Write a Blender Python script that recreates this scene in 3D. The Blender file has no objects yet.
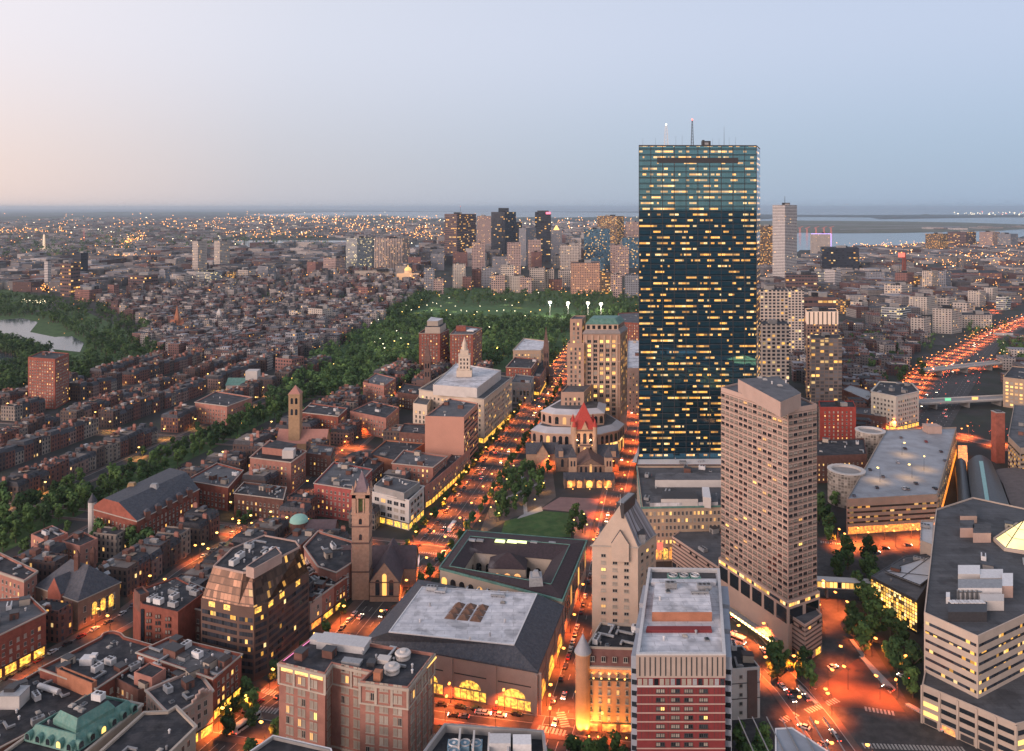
import bpy, math, random
from mathutils import Vector, Matrix
R = math.radians
sc = bpy.context.scene
COL = sc.collection
# ------------------------------------------------------------------ camera
EYE = 200.0; FOC = 800.0; CX = 512.0; CY = 208.0
cam = bpy.data.cameras.new('camera'); camo = bpy.data.objects.new('camera', cam); COL.objects.link(camo)
camo.location = (0, 0, EYE); camo.rotation_euler = (R(90), 0, 0)
cam.sensor_width = 36; cam.lens = 36 * FOC / 1024; cam.shift_y = -(375.5 - CY) / 1024
cam.clip_start = 1; cam.clip_end = 150000
sc.camera = camo
# ------------------------------------------------------------------ exposure and sampling
sc.view_settings.view_transform = 'Standard'; sc.view_settings.look = 'None'
sc.view_settings.exposure = 0.40; sc.view_settings.gamma = 1.0
sc.render.engine = 'CYCLES'
cy = sc.cycles
cy.use_denoising = True
try: cy.denoiser = 'OPENIMAGEDENOISE'
except Exception: pass
cy.max_bounces = 4; cy.diffuse_bounces = 1; cy.glossy_bounces = 2; cy.transmission_bounces = 2; cy.volume_bounces = 2
cy.caustics_reflective = False; cy.caustics_refractive = False
cy.sample_clamp_indirect = 3; cy.use_light_tree = True
# ------------------------------------------------------------------ dusk sky
SUNDIR = Vector((-0.76, -0.65, 0.0)).normalized()      # where the sun has just set: behind the camera, to the left
w = bpy.data.worlds.new('World'); sc.world = w; w.use_nodes = True
nt = w.node_tree; N = nt.nodes; L = nt.links
bg = N['Background']; bg.inputs[1].default_value = 1.0
sky = N.new('ShaderNodeTexSky'); sky.sky_type = 'NISHITA'; sky.sun_disc = False
sky.sun_elevation = R(3.0); sky.sun_rotation = math.atan2(SUNDIR.x, SUNDIR.y); sky.altitude = 200
sky.air_density = 1; sky.dust_density = 1; sky.ozone_density = 3
tc = N.new('ShaderNodeTexCoord')
dp = N.new('ShaderNodeVectorMath'); dp.operation = 'DOT_PRODUCT'; dp.inputs[1].default_value = SUNDIR
L.new(tc.outputs['Generated'], dp.inputs[0])
tt = N.new('ShaderNodeMath'); tt.operation = 'MULTIPLY_ADD'; tt.inputs[1].default_value = .5; tt.inputs[2].default_value = .5
L.new(dp.outputs['Value'], tt.inputs[0])
def ramp(stops, fac):
    r = N.new('ShaderNodeValToRGB'); e = r.color_ramp.elements
    while len(e) < len(stops): e.new(.5)
    for i, (p, c) in enumerate(stops): e[i].position = p; e[i].color = (*c, 1)
    L.new(fac, r.inputs[0]); return r.outputs[0]
low = ramp([(0, (.27, .36, .49)), (.10, (.31, .38, .48)), (.30, (.45, .44, .48)), (.52, (.80, .59, .50)), (.8, (1, .62, .42)), (1, (1, .7, .4))], tt.outputs[0])
high = ramp([(0, (.39, .45, .58)), (.28, (.53, .545, .62)), (.52, (.74, .67, .68)), (1, (.85, .7, .72))], tt.outputs[0])
sx = N.new('ShaderNodeSeparateXYZ'); L.new(tc.outputs['Generated'], sx.inputs[0])
zr = N.new('ShaderNodeMapRange'); zr.inputs[1].default_value = 0; zr.inputs[2].default_value = .22; L.new(sx.outputs['Z'], zr.inputs[0])
zr.interpolation_type = 'SMOOTHSTEP'
m1 = N.new('ShaderNodeMixRGB'); L.new(zr.outputs[0], m1.inputs[0]); L.new(low, m1.inputs[1]); L.new(high, m1.inputs[2])
zz = N.new('ShaderNodeMapRange'); zz.inputs[1].default_value = .25; zz.inputs[2].default_value = .9; L.new(sx.outputs['Z'], zz.inputs[0])
m2 = N.new('ShaderNodeMixRGB'); L.new(zz.outputs[0], m2.inputs[0]); L.new(m1.outputs[0], m2.inputs[1]); m2.inputs[2].default_value = (.24, .28, .37, 1)
m3 = N.new('ShaderNodeMixRGB'); m3.blend_type = 'ADD'; m3.inputs[0].default_value = .02
L.new(m2.outputs[0], m3.inputs[1]); L.new(sky.outputs[0], m3.inputs[2])
zb = N.new('ShaderNodeMapRange'); zb.inputs[1].default_value = -.02; zb.inputs[2].default_value = -.002; L.new(sx.outputs['Z'], zb.inputs[0])
m4 = N.new('ShaderNodeMixRGB'); L.new(zb.outputs[0], m4.inputs[0]); m4.inputs[1].default_value = (.05, .06, .08, 1); L.new(m3.outputs[0], m4.inputs[2])
L.new(m4.outputs[0], bg.inputs[0])
# ------------------------------------------------------------------ last warm light of the set sun
sl = bpy.data.lights.new('sun', 'SUN'); sl.energy = 2.7; sl.angle = R(40); sl.color = (1, .74, .64)
so = bpy.data.objects.new('sun', sl); COL.objects.link(so)
so.rotation_euler = Vector((SUNDIR.x, SUNDIR.y, math.tan(R(12)))).to_track_quat('Z', 'Y').to_euler()

# ================================================================== helpers
def P(px, py, z=0.0):
    """world point seen at a pixel of the photograph, at height z"""
    Y = (EYE - z) * FOC / (py - CY)
    return Vector(((px - CX) * Y / FOC, Y, z))
def pix(v):
    return (CX + FOC * v[0] / v[1], CY + FOC * (EYE - v[2]) / v[1])
O0 = Vector((-48, 468)); AZ = R(13)
def G(u, v, z=0.0):
    """street grid: u along the main avenue, v to its left"""
    return Vector((O0.x + u * math.sin(AZ) - v * math.cos(AZ), O0.y + u * math.cos(AZ) + v * math.sin(AZ), z))
GANG = -AZ     # rotation of an object whose +Y runs along u
rng = random.Random(7)

def tagit(o, label=None, cat=None, group=None, kind=None):
    if label: o['label'] = label
    if cat: o['category'] = cat
    if group: o['group'] = group
    if kind: o['kind'] = kind
    return o
def empty(name, loc, rz=0.0):
    o = bpy.data.objects.new(name, None); COL.objects.link(o); o.location = loc; o.rotation_euler = (0, 0, rz)
    o.empty_display_size = .5
    return o
class MB:
    def __init__(s): s.v = []; s.f = []; s.m = []; s.uv = []
    def quad(s, pts, mi=0, uv=None):
        n = len(s.v); s.v += [tuple(p) for p in pts]; s.f.append(tuple(range(n, n + len(pts)))); s.m.append(mi)
        s.uv.append(uv if uv else [(0, 0)] * len(pts))
    def box(s, c, size, rz=0.0, mi=0, bottom=False, taper=1.0):
        """c = centre of the base"""
        hx, hy, h = size[0] / 2, size[1] / 2, size[2]; cs, sn = math.cos(rz), math.sin(rz)
        def T(x, y, z): return (c[0] + x * cs - y * sn, c[1] + x * sn + y * cs, c[2] + z)
        t = taper
        b = [T(-hx, -hy, 0), T(hx, -hy, 0), T(hx, hy, 0), T(-hx, hy, 0)]
        u = [T(-hx * t, -hy * t, h), T(hx * t, -hy * t, h), T(hx * t, hy * t, h), T(-hx * t, hy * t, h)]
        n = len(s.v); s.v += b + u
        L_ = [size[0], size[1], size[0], size[1]]
        for i in range(4):
            j = (i + 1) % 4; s.f.append((n + i, n + j, n + 4 + j, n + 4 + i)); s.m.append(mi)
            s.uv.append([(0, c[2]), (L_[i], c[2]), (L_[i], c[2] + h), (0, c[2] + h)])
        s.f.append((n + 4, n + 5, n + 6, n + 7)); s.m.append(mi); s.uv.append([(0, 0)] * 4)
        if bottom: s.f.append((n + 3, n + 2, n + 1, n)); s.m.append(mi); s.uv.append([(0, 0)] * 4)
    def cyl(s, c, r0, r1, h, n=12, mi=0, cap=True, u0=0):
        k = len(s.v)
        for i in range(n):
            a = 2 * math.pi * i / n; s.v.append((c[0] + r0 * math.cos(a), c[1] + r0 * math.sin(a), c[2]))
        for i in range(n):
            a = 2 * math.pi * i / n; s.v.append((c[0] + r1 * math.cos(a), c[1] + r1 * math.sin(a), c[2] + h))
        st = 2 * math.pi * r0 / n
        for i in range(n):
            j = (i + 1) % n; s.f.append((k + i, k + j, k + n + j, k + n + i)); s.m.append(mi)
            s.uv.append([(i * st, c[2]), (i * st + st, c[2]), (i * st + st, c[2] + h), (i * st, c[2] + h)])
        if cap: s.f.append(tuple(k + n + i for i in range(n))); s.m.append(mi); s.uv.append([(0, 0)] * n)
    def tube(s, a, b, r0, r1, n=6, mi=0):
        a = Vector(a); b = Vector(b); d = (b - a).normalized(); x = d.orthogonal().normalized(); y = d.cross(x); k = len(s.v)
        for q, r in ((a, r0), (b, r1)):
            for i in range(n):
                t = 2 * math.pi * i / n; s.v.append(tuple(q + x * r * math.cos(t) + y * r * math.sin(t)))
        for i in range(n):
            j = (i + 1) % n; s.f.append((k + i, k + j, k + n + j, k + n + i)); s.m.append(mi); s.uv.append([(0, 0)] * 4)
        s.f.append(tuple(k + n + i for i in range(n))); s.m.append(mi); s.uv.append([(0, 0)] * n)
    def prism(s, poly, z0, z1, mi=0, top=True, topmi=None, inward=False, bottom=False):
        """poly: list of (x, y) counter-clockwise; z0, z1 numbers; walls with metric uv"""
        run = 0; n = len(poly)
        for i in range(n):
            a = poly[i]; b = poly[(i + 1) % n]; l = math.hypot(b[0] - a[0], b[1] - a[1])
            q = [(a[0], a[1], z0), (b[0], b[1], z0), (b[0], b[1], z1), (a[0], a[1], z1)]
            uv = [(run, z0), (run + l, z0), (run + l, z1), (run, z1)]
            if inward: q.reverse(); uv.reverse()
            s.quad(q, mi, uv); run += l
        if top: s.quad([(p[0], p[1], z1) for p in poly], mi if topmi is None else topmi)
        if bottom: s.quad([(p[0], p[1], z0) for p in reversed(poly)], mi)
    def loft(s, p0, z0, p1, z1, mi=0, top=False, topmi=None):
        n = len(p0); run = 0
        for i in range(n):
            a, b, c, d = p0[i], p0[(i + 1) % n], p1[(i + 1) % n], p1[i]
            l = math.hypot(b[0] - a[0], b[1] - a[1]); hh = math.hypot(z1 - z0, math.hypot((c[0] + d[0] - a[0] - b[0]) / 2, (c[1] + d[1] - a[1] - b[1]) / 2))
            s.quad([(a[0], a[1], z0), (b[0], b[1], z0), (c[0], c[1], z1), (d[0], d[1], z1)], mi, [(run, z0), (run + l, z0), (run + l, z0 + hh), (run, z0 + hh)]); run += l
        if top: s.quad([(p[0], p[1], z1) for p in p1], mi if topmi is None else topmi)
    def ring(s, outer, inner, z, mi=0):
        n = len(outer)
        for i in range(n):
            j = (i + 1) % n
            s.quad([(outer[i][0], outer[i][1], z), (outer[j][0], outer[j][1], z), (inner[j][0], inner[j][1], z), (inner[i][0], inner[i][1], z)], mi)
    def mesh(s, name, mats):
        me = bpy.data.meshes.new(name); me.from_pydata(s.v, [], s.f)
        for m in (mats if isinstance(mats, (list, tuple)) else [mats]): me.materials.append(m)
        me.polygons.foreach_set('material_index', s.m)
        if any(any(q != (0, 0) for q in u) for u in s.uv):
            uvl = me.uv_layers.new(name='UVMap'); flat = []
            for u in s.uv:
                for q in u: flat += [q[0], q[1]]
            uvl.data.foreach_set('uv', flat)
        me.update(); return me
    def build(s, name, mats, parent=None, loc=None, smooth=False):
        me = s.mesh(name, mats)
        if smooth: me.polygons.foreach_set('use_smooth', [True] * len(me.polygons))
        return link(name, me, parent, loc)
def link(name, me, parent=None, loc=None, rz=0.0, scale=None):
    o = bpy.data.objects.new(name, me); COL.objects.link(o)
    if parent: o.parent = parent
    if loc is not None: o.location = loc
    if rz: o.rotation_euler = (0, 0, rz)
    if scale: o.scale = scale
    return o
KIDS = {}
def copy_tree(o, parent=None):
    c = o.copy(); COL.objects.link(c)
    if parent is not None: c.parent = parent
    if o.name not in KIDS: KIDS[o.name] = list(o.children)
    for ch in KIDS[o.name]: copy_tree(ch, c)
    return c
def area2(p): return sum(p[i][0] * p[(i + 1) % len(p)][1] - p[(i + 1) % len(p)][0] * p[i][1] for i in range(len(p)))
def ccw(p):
    p = [(q[0], q[1]) for q in p]
    return p if area2(p) > 0 else p[::-1]
def inset(p, d):
    n = len(p); out = []
    for i in range(n):
        a = Vector(p[i - 1]); b = Vector(p[i]); c = Vector(p[(i + 1) % n])
        e1 = (b - a).normalized(); e2 = (c - b).normalized()
        n1 = Vector((-e1.y, e1.x)); n2 = Vector((-e2.y, e2.x)); m = n1 + n2
        k = d / max(.35, (1 + n1.dot(n2)))
        out.append((b.x + m.x * k, b.y + m.y * k))
    return out
def inside(p, x, y):
    r = False; n = len(p)
    for i in range(n):
        x1, y1 = p[i][:2]; x2, y2 = p[(i + 1) % n][:2]
        if (y1 > y) != (y2 > y) and x < (x2 - x1) * (y - y1) / (y2 - y1) + x1: r = not r
    return r

# ================================================================== materials
MATS = {}
def _noise(nt, scale, detail=4, coord='Object'):
    t = nt.nodes.new('ShaderNodeTexCoord'); n = nt.nodes.new('ShaderNodeTexNoise'); n.inputs['Scale'].default_value = scale; n.inputs['Detail'].default_value = detail
    nt.links.new(t.outputs[coord], n.inputs['Vector']); return n.outputs['Fac']
def mat(name, col, rough=.85, var=.25, scale=.25, metal=0.0, obj_var=0.0, spec=.3, col2=None, island=0.0, seam=0):
    if name in MATS: return MATS[name]
    m = bpy.data.materials.new(name); m.use_nodes = True; nt = m.node_tree; b = nt.nodes['Principled BSDF']
    b.inputs['Roughness'].default_value = rough; b.inputs['Metallic'].default_value = metal
    b.inputs['Specular IOR Level'].default_value = spec
    f1 = _noise(nt, scale, 5); f2 = _noise(nt, scale * 9, 2)
    ad = nt.nodes.new('ShaderNodeMath'); ad.operation = 'MULTIPLY_ADD'; ad.inputs[1].default_value = .4
    nt.links.new(f2, ad.inputs[0]); nt.links.new(f1, ad.inputs[2])
    mr = nt.nodes.new('ShaderNodeMapRange'); mr.inputs[1].default_value = .45; mr.inputs[2].default_value = .95
    mr.inputs[3].default_value = 1 - var; mr.inputs[4].default_value = 1 + var; nt.links.new(ad.outputs[0], mr.inputs[0])
    val = mr.outputs[0]
    for amt, node, out in ((obj_var, 'ShaderNodeObjectInfo', 'Random'), (island, 'ShaderNodeNewGeometry', 'Random Per Island')):
        if amt:
            oi = nt.nodes.new(node); mo = nt.nodes.new('ShaderNodeMapRange')
            mo.inputs[3].default_value = 1 - amt; mo.inputs[4].default_value = 1 + amt; nt.links.new(oi.outputs[out], mo.inputs[0])
            mm = nt.nodes.new('ShaderNodeMath'); mm.operation = 'MULTIPLY'; nt.links.new(val, mm.inputs[0]); nt.links.new(mo.outputs[0], mm.inputs[1]); val = mm.outputs[0]
    if seam:
        bt = nt.nodes.new('ShaderNodeTexBrick'); tcx = nt.nodes.new('ShaderNodeTexCoord'); nt.links.new(tcx.outputs['Object'], bt.inputs['Vector'])
        bt.inputs['Scale'].default_value = 1 / seam; bt.inputs['Brick Width'].default_value = 3.2; bt.inputs['Row Height'].default_value = 1.0; bt.inputs['Mortar Size'].default_value = .035
        bt.inputs['Color1'].default_value = (1, 1, 1, 1); bt.inputs['Color2'].default_value = (.82, .82, .82, 1); bt.inputs['Mortar'].default_value = (.62, .62, .62, 1)
        fp = _noise(nt, .09, 5); mp = nt.nodes.new('ShaderNodeMapRange'); mp.inputs[1].default_value = .56; mp.inputs[2].default_value = .62; mp.inputs[3].default_value = 1; mp.inputs[4].default_value = .68; nt.links.new(fp, mp.inputs[0])
        sm_ = nt.nodes.new('ShaderNodeMath'); sm_.operation = 'MULTIPLY'; nt.links.new(bt.outputs['Color'], sm_.inputs[0]); nt.links.new(mp.outputs[0], sm_.inputs[1])
        sm2 = nt.nodes.new('ShaderNodeMath'); sm2.operation = 'MULTIPLY'; nt.links.new(sm_.outputs[0], sm2.inputs[0]); nt.links.new(val, sm2.inputs[1]); val = sm2.outputs[0]
    vm = nt.nodes.new('ShaderNodeVectorMath'); vm.operation = 'SCALE'; nt.links.new(val, vm.inputs['Scale'])
    if col2:
        mx = nt.nodes.new('ShaderNodeMixRGB'); mx.inputs[1].default_value = (*col, 1); mx.inputs[2].default_value = (*col2, 1)
        f3 = _noise(nt, scale * 2.2, 3); mr3 = nt.nodes.new('ShaderNodeMapRange'); mr3.inputs[1].default_value = .42; mr3.inputs[2].default_value = .6
        nt.links.new(f3, mr3.inputs[0]); nt.links.new(mr3.outputs[0], mx.inputs[0]); nt.links.new(mx.outputs[0], vm.inputs[0])
    else: vm.inputs[0].default_value = col
    nt.links.new(vm.outputs[0], b.inputs['Base Color'])
    MATS[name] = m; return m
def emit(name, col, strength, base=(.3, .25, .2), var=0.0, scale=.5, ov=0):
    if name in MATS: return MATS[name]
    m = bpy.data.materials.new(name); m.use_nodes = True; nt = m.node_tree; b = nt.nodes['Principled BSDF']
    b.inputs['Base Color'].default_value = (*base, 1); b.inputs['Emission Color'].default_value = (*col, 1); b.inputs['Emission Strength'].default_value = strength
    if var:
        f = _noise(nt, scale, 3); mr = nt.nodes.new('ShaderNodeMapRange'); mr.inputs[1].default_value = .35; mr.inputs[2].default_value = .65
        mr.inputs[3].default_value = strength * (1 - var); mr.inputs[4].default_value = strength * (1 + var)
        nt.links.new(f, mr.inputs[0]); nt.links.new(mr.outputs[0], b.inputs['Emission Strength'])
    if ov:
        oi = nt.nodes.new('ShaderNodeObjectInfo'); mo = nt.nodes.new('ShaderNodeMapRange'); mo.inputs[3].default_value = strength * (1 - ov); mo.inputs[4].default_value = strength * (1 + ov); nt.links.new(oi.outputs['Random'], mo.inputs[0]); nt.links.new(mo.outputs[0], b.inputs['Emission Strength'])
    m.cycles.emission_sampling = 'NONE'
    MATS[name] = m; return m
def facade(name, wall, glass=(.03, .035, .045), bay=3.0, fh=3.4, wf=.5, hf=.55, lit=.12, litcol=(1, .47, .09), lits=.95, rough=.85, grough=.12, var=.18, isl=0.0, rows=0.0, mull=0, voff=0.0, spec=.3, lgrp=0, lh=0, gvar=.8):
    """wall with a regular grid of windows, some of them lit, from the metric uv of the wall faces"""
    if name in MATS: return MATS[name]
    m = bpy.data.materials.new(name); m.use_nodes = True; nt = m.node_tree; nd = nt.nodes; lk = nt.links; b = nd['Principled BSDF']
    def M(op, a, bb=None, c=None):
        n = nd.new('ShaderNodeMath'); n.operation = op
        for i, x in enumerate((a, bb, c)):
            if x is None: continue
            if isinstance(x, (int, float)): n.inputs[i].default_value = x
            else: lk.new(x, n.inputs[i])
        return n.outputs[0]
    uv = nd.new('ShaderNodeUVMap'); s = nd.new('ShaderNodeSeparateXYZ'); lk.new(uv.outputs[0], s.inputs[0])
    U = M('DIVIDE', s.outputs[0], bay); V = M('DIVIDE', M('SUBTRACT', s.outputs[1], voff), fh)
    fu = M('FRACT', U); fv = M('FRACT', V); iu = M('FLOOR', U); iv = M('FLOOR', V)
    mu = M('LESS_THAN', M('ABSOLUTE', M('SUBTRACT', fu, .5)), wf / 2); mv = M('LESS_THAN', M('ABSOLUTE', M('SUBTRACT', fv, .5)), hf / 2)
    mask = M('MULTIPLY', mu, mv)
    geo = nd.new('ShaderNodeNewGeometry'); sn = nd.new('ShaderNodeSeparateXYZ'); lk.new(geo.outputs['Normal'], sn.inputs[0])
    mask = M('MULTIPLY', mask, M('LESS_THAN', M('ABSOLUTE', sn.outputs[2]), .6))
    mask = M('MULTIPLY', mask, M('GREATER_THAN', s.outputs[1], .1))
    oi = nd.new('ShaderNodeObjectInfo')
    cmb = nd.new('ShaderNodeCombineXYZ'); lk.new(iu, cmb.inputs[0]); lk.new(iv, cmb.inputs[1]); lk.new(M('MULTIPLY_ADD', oi.outputs['Random'], 91.0, geo.outputs['Random Per Island']) if isl else M('MULTIPLY', oi.outputs['Random'], 91.0), cmb.inputs[2])
    if lgrp: lk.new(M('FLOOR', M('DIVIDE', iu, lgrp)), cmb.inputs[0])
    wn = nd.new('ShaderNodeTexWhiteNoise'); wn.noise_dimensions = '3D'; lk.new(cmb.outputs[0], wn.inputs['Vector'])
    thr = lit
    if rows:
        cr = nd.new('ShaderNodeCombineXYZ'); lk.new(M('MULTIPLY', iu, .13), cr.inputs[0]); lk.new(M('MULTIPLY', iv, 1.7), cr.inputs[1])
        nz = nd.new('ShaderNodeTexNoise'); nz.inputs['Scale'].default_value = 1.0; nz.inputs['Detail'].default_value = 1; lk.new(cr.outputs[0], nz.inputs['Vector'])
        thr = M('MULTIPLY_ADD', M('POWER', M('MULTIPLY', nz.outputs['Fac'], 1.45), 7.0), rows, lit)
    emask = M('MULTIPLY', mask, M('LESS_THAN', M('ABSOLUTE', M('SUBTRACT', fv, .52)), lh / 2)) if lh else mask
    on = M('MULTIPLY', emask, M('LESS_THAN', wn.outputs['Value'], thr))
    sc3 = nd.new('ShaderNodeSeparateColor'); lk.new(wn.outputs['Color'], sc3.inputs[0])
    st = M('MULTIPLY', on, M('MULTIPLY', M('MULTIPLY_ADD', sc3.outputs[1], 1.3, .35), lits))
    ecol = nd.new('ShaderNodeMixRGB'); ecol.inputs[1].default_value = (*litcol, 1); ecol.inputs[2].default_value = (1, .70, .32, 1); lk.new(M('POWER', sc3.outputs[2], 3.0), ecol.inputs[0])
    lk.new(ecol.outputs[0], b.inputs['Emission Color']); lk.new(st, b.inputs['Emission Strength'])
    f1 = _noise(nt, .12, 4); mr = nd.new('ShaderNodeMapRange'); mr.inputs[1].default_value = .3; mr.inputs[2].default_value = .7; mr.inputs[3].default_value = 1 - var; mr.inputs[4].default_value = 1 + var; lk.new(f1, mr.inputs[0])
    wv = mr.outputs[0]
    if isl:
        mo = nd.new('ShaderNodeMapRange'); mo.inputs[3].default_value = 1 - isl; mo.inputs[4].default_value = 1 + isl; lk.new(geo.outputs['Random Per Island'], mo.inputs[0]); wv = M('MULTIPLY', wv, mo.outputs[0])
    vm = nd.new('ShaderNodeVectorMath'); vm.operation = 'SCALE'; vm.inputs[0].default_value = wall; lk.new(wv, vm.inputs['Scale'])
    gl = nd.new('ShaderNodeVectorMath'); gl.operation = 'SCALE'; gl.inputs[0].default_value = glass; lk.new(M('MULTIPLY_ADD', sc3.outputs[0], gvar * 2, 1.2 - gvar), gl.inputs['Scale'])
    mx = nd.new('ShaderNodeMixRGB'); lk.new(mask, mx.inputs[0]); lk.new(vm.outputs[0], mx.inputs[1]); lk.new(gl.outputs[0], mx.inputs[2]); lk.new(mx.outputs[0], b.inputs['Base Color'])
    rr = M('MULTIPLY_ADD', mask, grough - rough, rough); lk.new(rr, b.inputs['Roughness'])
    b.inputs['Specular IOR Level'].default_value = spec
    m.cycles.emission_sampling = 'NONE'
    MATS[name] = m; return m
# ================================================================== palette
BR = mat('brick_red', (.26, .085, .06), .9, .25, .4, obj_var=.15)
BR2 = mat('brick_dark', (.15, .075, .06), .9, .25, .4, obj_var=.2)
BRP = mat('brick_pink', (.38, .18, .14), .9, .2, .3, obj_var=.15)
BRO = mat('brick_orange', (.40, .17, .10), .9, .2, .3)
BEI = mat('limestone', (.42, .36, .30), .85, .12, .2, obj_var=.1)
TAN = mat('tan_stone', (.45, .33, .24), .85, .12, .2)
PNK = mat('pink_granite', (.46, .33, .28), .8, .12, .2)
WHT = mat('pale_concrete', (.56, .53, .50), .8, .1, .2)
GRYC = mat('grey_concrete', (.30, .29, .28), .85, .15, .2)
ROOFD = mat('tar_roof', (.030, .033, .040), .8, .45, .12, col2=(.055, .055, .06), obj_var=.3, seam=2.2)
ROOFG = mat('grey_roof', (.115, .12, .13), .8, .25, .15, obj_var=.2, seam=3)
ROOFW = mat('white_membrane', (.72, .72, .74), .6, .14, .1, col2=(.56, .57, .60), seam=3)
SLATE = mat('slate', (.055, .062, .078), .6, .25, .6, obj_var=.2, col2=(.08, .08, .09))
COPPER = mat('verdigris_copper', (.10, .235, .205), .6, .25, .4, col2=(.14, .26, .22))
METALW = mat('white_metal', (.62, .62, .62), .5, .1, 1, obj_var=.2)
METALG = mat('grey_metal', (.28, .29, .30), .45, .2, 1, obj_var=.3)
METALD = mat('dark_metal', (.05, .05, .055), .45, .2, 1)
STEEL = mat('galvanised_steel', (.35, .36, .37), .35, .15, 1, metal=.8)
GLS = mat('dark_glass', (.02, .026, .034), .08, .3, .2, spec=.8, obj_var=.5)
BLIND = mat('drawn_blinds', (.36, .32, .27), .35, .2, .5, obj_var=.3, spec=.6)
SILL = mat('window_frame', (.42, .38, .33), .7, .1, 1)
SILLD = mat('dark_frame', (.06, .06, .06), .6, .1, 1)
LITW = emit('lit_window', (1, .47, .09), .85, ov=.5)
LITB = emit('lit_window_bright', (1, .56, .12), 1.4)
LITY = emit('lit_yellow', (1, .50, .05), 1.05, var=.75, scale=.9)
LITO = emit('lit_orange', (1, .27, .03), 1.1, var=.75, scale=.7)
LAMPO = emit('sodium_glow', (1, .42, .07), 4)
LAMPW = emit('mercury_glow', (1, .88, .55), 4)
LAMPR = emit('red_glow', (1, .08, .05), 5)
LAMPG = emit('green_glow', (.3, 1, .3), 4)
PAINT = mat('road_paint', (.38, .36, .33), .7, .35, .8)
PAINTY = mat('yellow_paint', (.6, .42, .1), .7, .2, .8)
ASPH = mat('asphalt', (.055, .052, .052), .8, .25, .15, col2=(.075, .07, .068))
SIDE = mat('brick_pavement', (.14, .095, .08), .85, .2, .3)
KERB = mat('granite_kerb', (.35, .34, .33), .8, .1, .5)
LAWN = mat('lawn', (.045, .10, .03), .95, .3, .08, col2=(.07, .12, .04))
# ================================================================== setting
def sheet(name, pts, z, m, parent=None, kind='structure'):
    b = MB(); b.quad([(p[0], p[1], z) for p in ccw(pts)]); o = b.build(name, m, parent)
    if kind and not parent: o['kind'] = kind
    return o
GROUND = mat('city_ground', (.050, .047, .047), .95, .35, .01, col2=(.035, .042, .032))
b = MB(); S = 120000
b.quad([(-S, -S, 0), (S, -S, 0), (S, S, 0), (-S, S, 0)]); o = b.build('ground', GROUND); o['kind'] = 'structure'
def wmat():
    m = bpy.data.materials.new('water'); m.use_nodes = True; nt = m.node_tree; b = nt.nodes['Principled BSDF']
    b.inputs['Base Color'].default_value = (.05, .07, .085, 1); b.inputs['Roughness'].default_value = .12
    b.inputs['IOR'].default_value = 1.33; b.inputs['Specular IOR Level'].default_value = .5
    t = nt.nodes.new('ShaderNodeTexCoord'); n = nt.nodes.new('ShaderNodeTexNoise'); n.inputs['Scale'].default_value = .05; n.inputs['Detail'].default_value = 4
    bp = nt.nodes.new('ShaderNodeBump'); bp.inputs['Strength'].default_value = .12; bp.inputs['Distance'].default_value = 2
    nt.links.new(t.outputs['Object'], n.inputs['Vector']); nt.links.new(n.outputs['Fac'], bp.inputs['Height']); nt.links.new(bp.outputs[0], b.inputs['Normal'])
    return m
WAT = wmat()
def pxsheet(name, pxs, z, m, **k): return sheet(name, [P(x, y, z) for x, y in pxs], z, m, **k)
# rivers, harbour and open sea
pxsheet('river_water', [(-90, 322), (0, 320), (22, 318), (38, 322), (30, 332), (55, 337), (72, 336), (84, 343), (80, 352), (52, 349), (60, 357), (30, 361), (0, 370), (-90, 400)], .4, WAT)
pxsheet('river_water', [(228, 240.5), (350, 240.5), (355, 247), (250, 247.5)], .6, WAT)
pxsheet('river_water', [(415, 245), (446, 245), (446, 251), (418, 252)], .6, WAT)
pxsheet('river_water', [(-30, 240), (20, 241), (100, 243), (100, 244.3), (20, 242.6), (-30, 242)], .6, WAT)
pxsheet('harbour_water', [(245, 214.8), (330, 212), (640, 211.5), (640, 216.5), (520, 218), (430, 218.5), (380, 216.4), (300, 217.6)], .8, WAT)
pxsheet('sea_water', [(300, 209.1), (560, 209.05), (1500, 209.0), (1500, 213.5), (1000, 214.4), (860, 215), (780, 214.6), (640, 212.6), (420, 211.2)], .8, WAT)
pxsheet('harbour_water', [(560, 222), (640, 221.5), (640, 226.5), (600, 227.5), (545, 227)], .8, WAT)
pxsheet('harbour_water', [(760, 219.5), (800, 217), (870, 217.5), (880, 219.3), (1000, 217.5), (1500, 217), (1500, 246), (1024, 236), (1000, 243), (870, 246), (835, 250), (800, 250), (785, 262), (760, 258)], .6, WAT)
# airfield spit in the harbour
AIRF = mat('airfield_grass', (.11, .12, .075), .95, .2, .003, col2=(.16, .15, .12))
pxsheet('airfield_land', [(752, 221), (800, 220.5), (880, 221.2), (960, 222.4), (1024, 224.4), (1060, 226.8), (1000, 230.5), (900, 232.8), (840, 233.2), (800, 232.5), (752, 240)], 1.6, AIRF)
RUN = mat('runway', (.22, .22, .22), .9, .1, .01)
for a in ([(800, 224), (960, 226.2), (960, 226.8), (800, 224.6)], [(840, 229), (1000, 226), (1000, 226.5), (840, 229.7)]): pxsheet('runway_path', a, 2.4, RUN)
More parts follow.
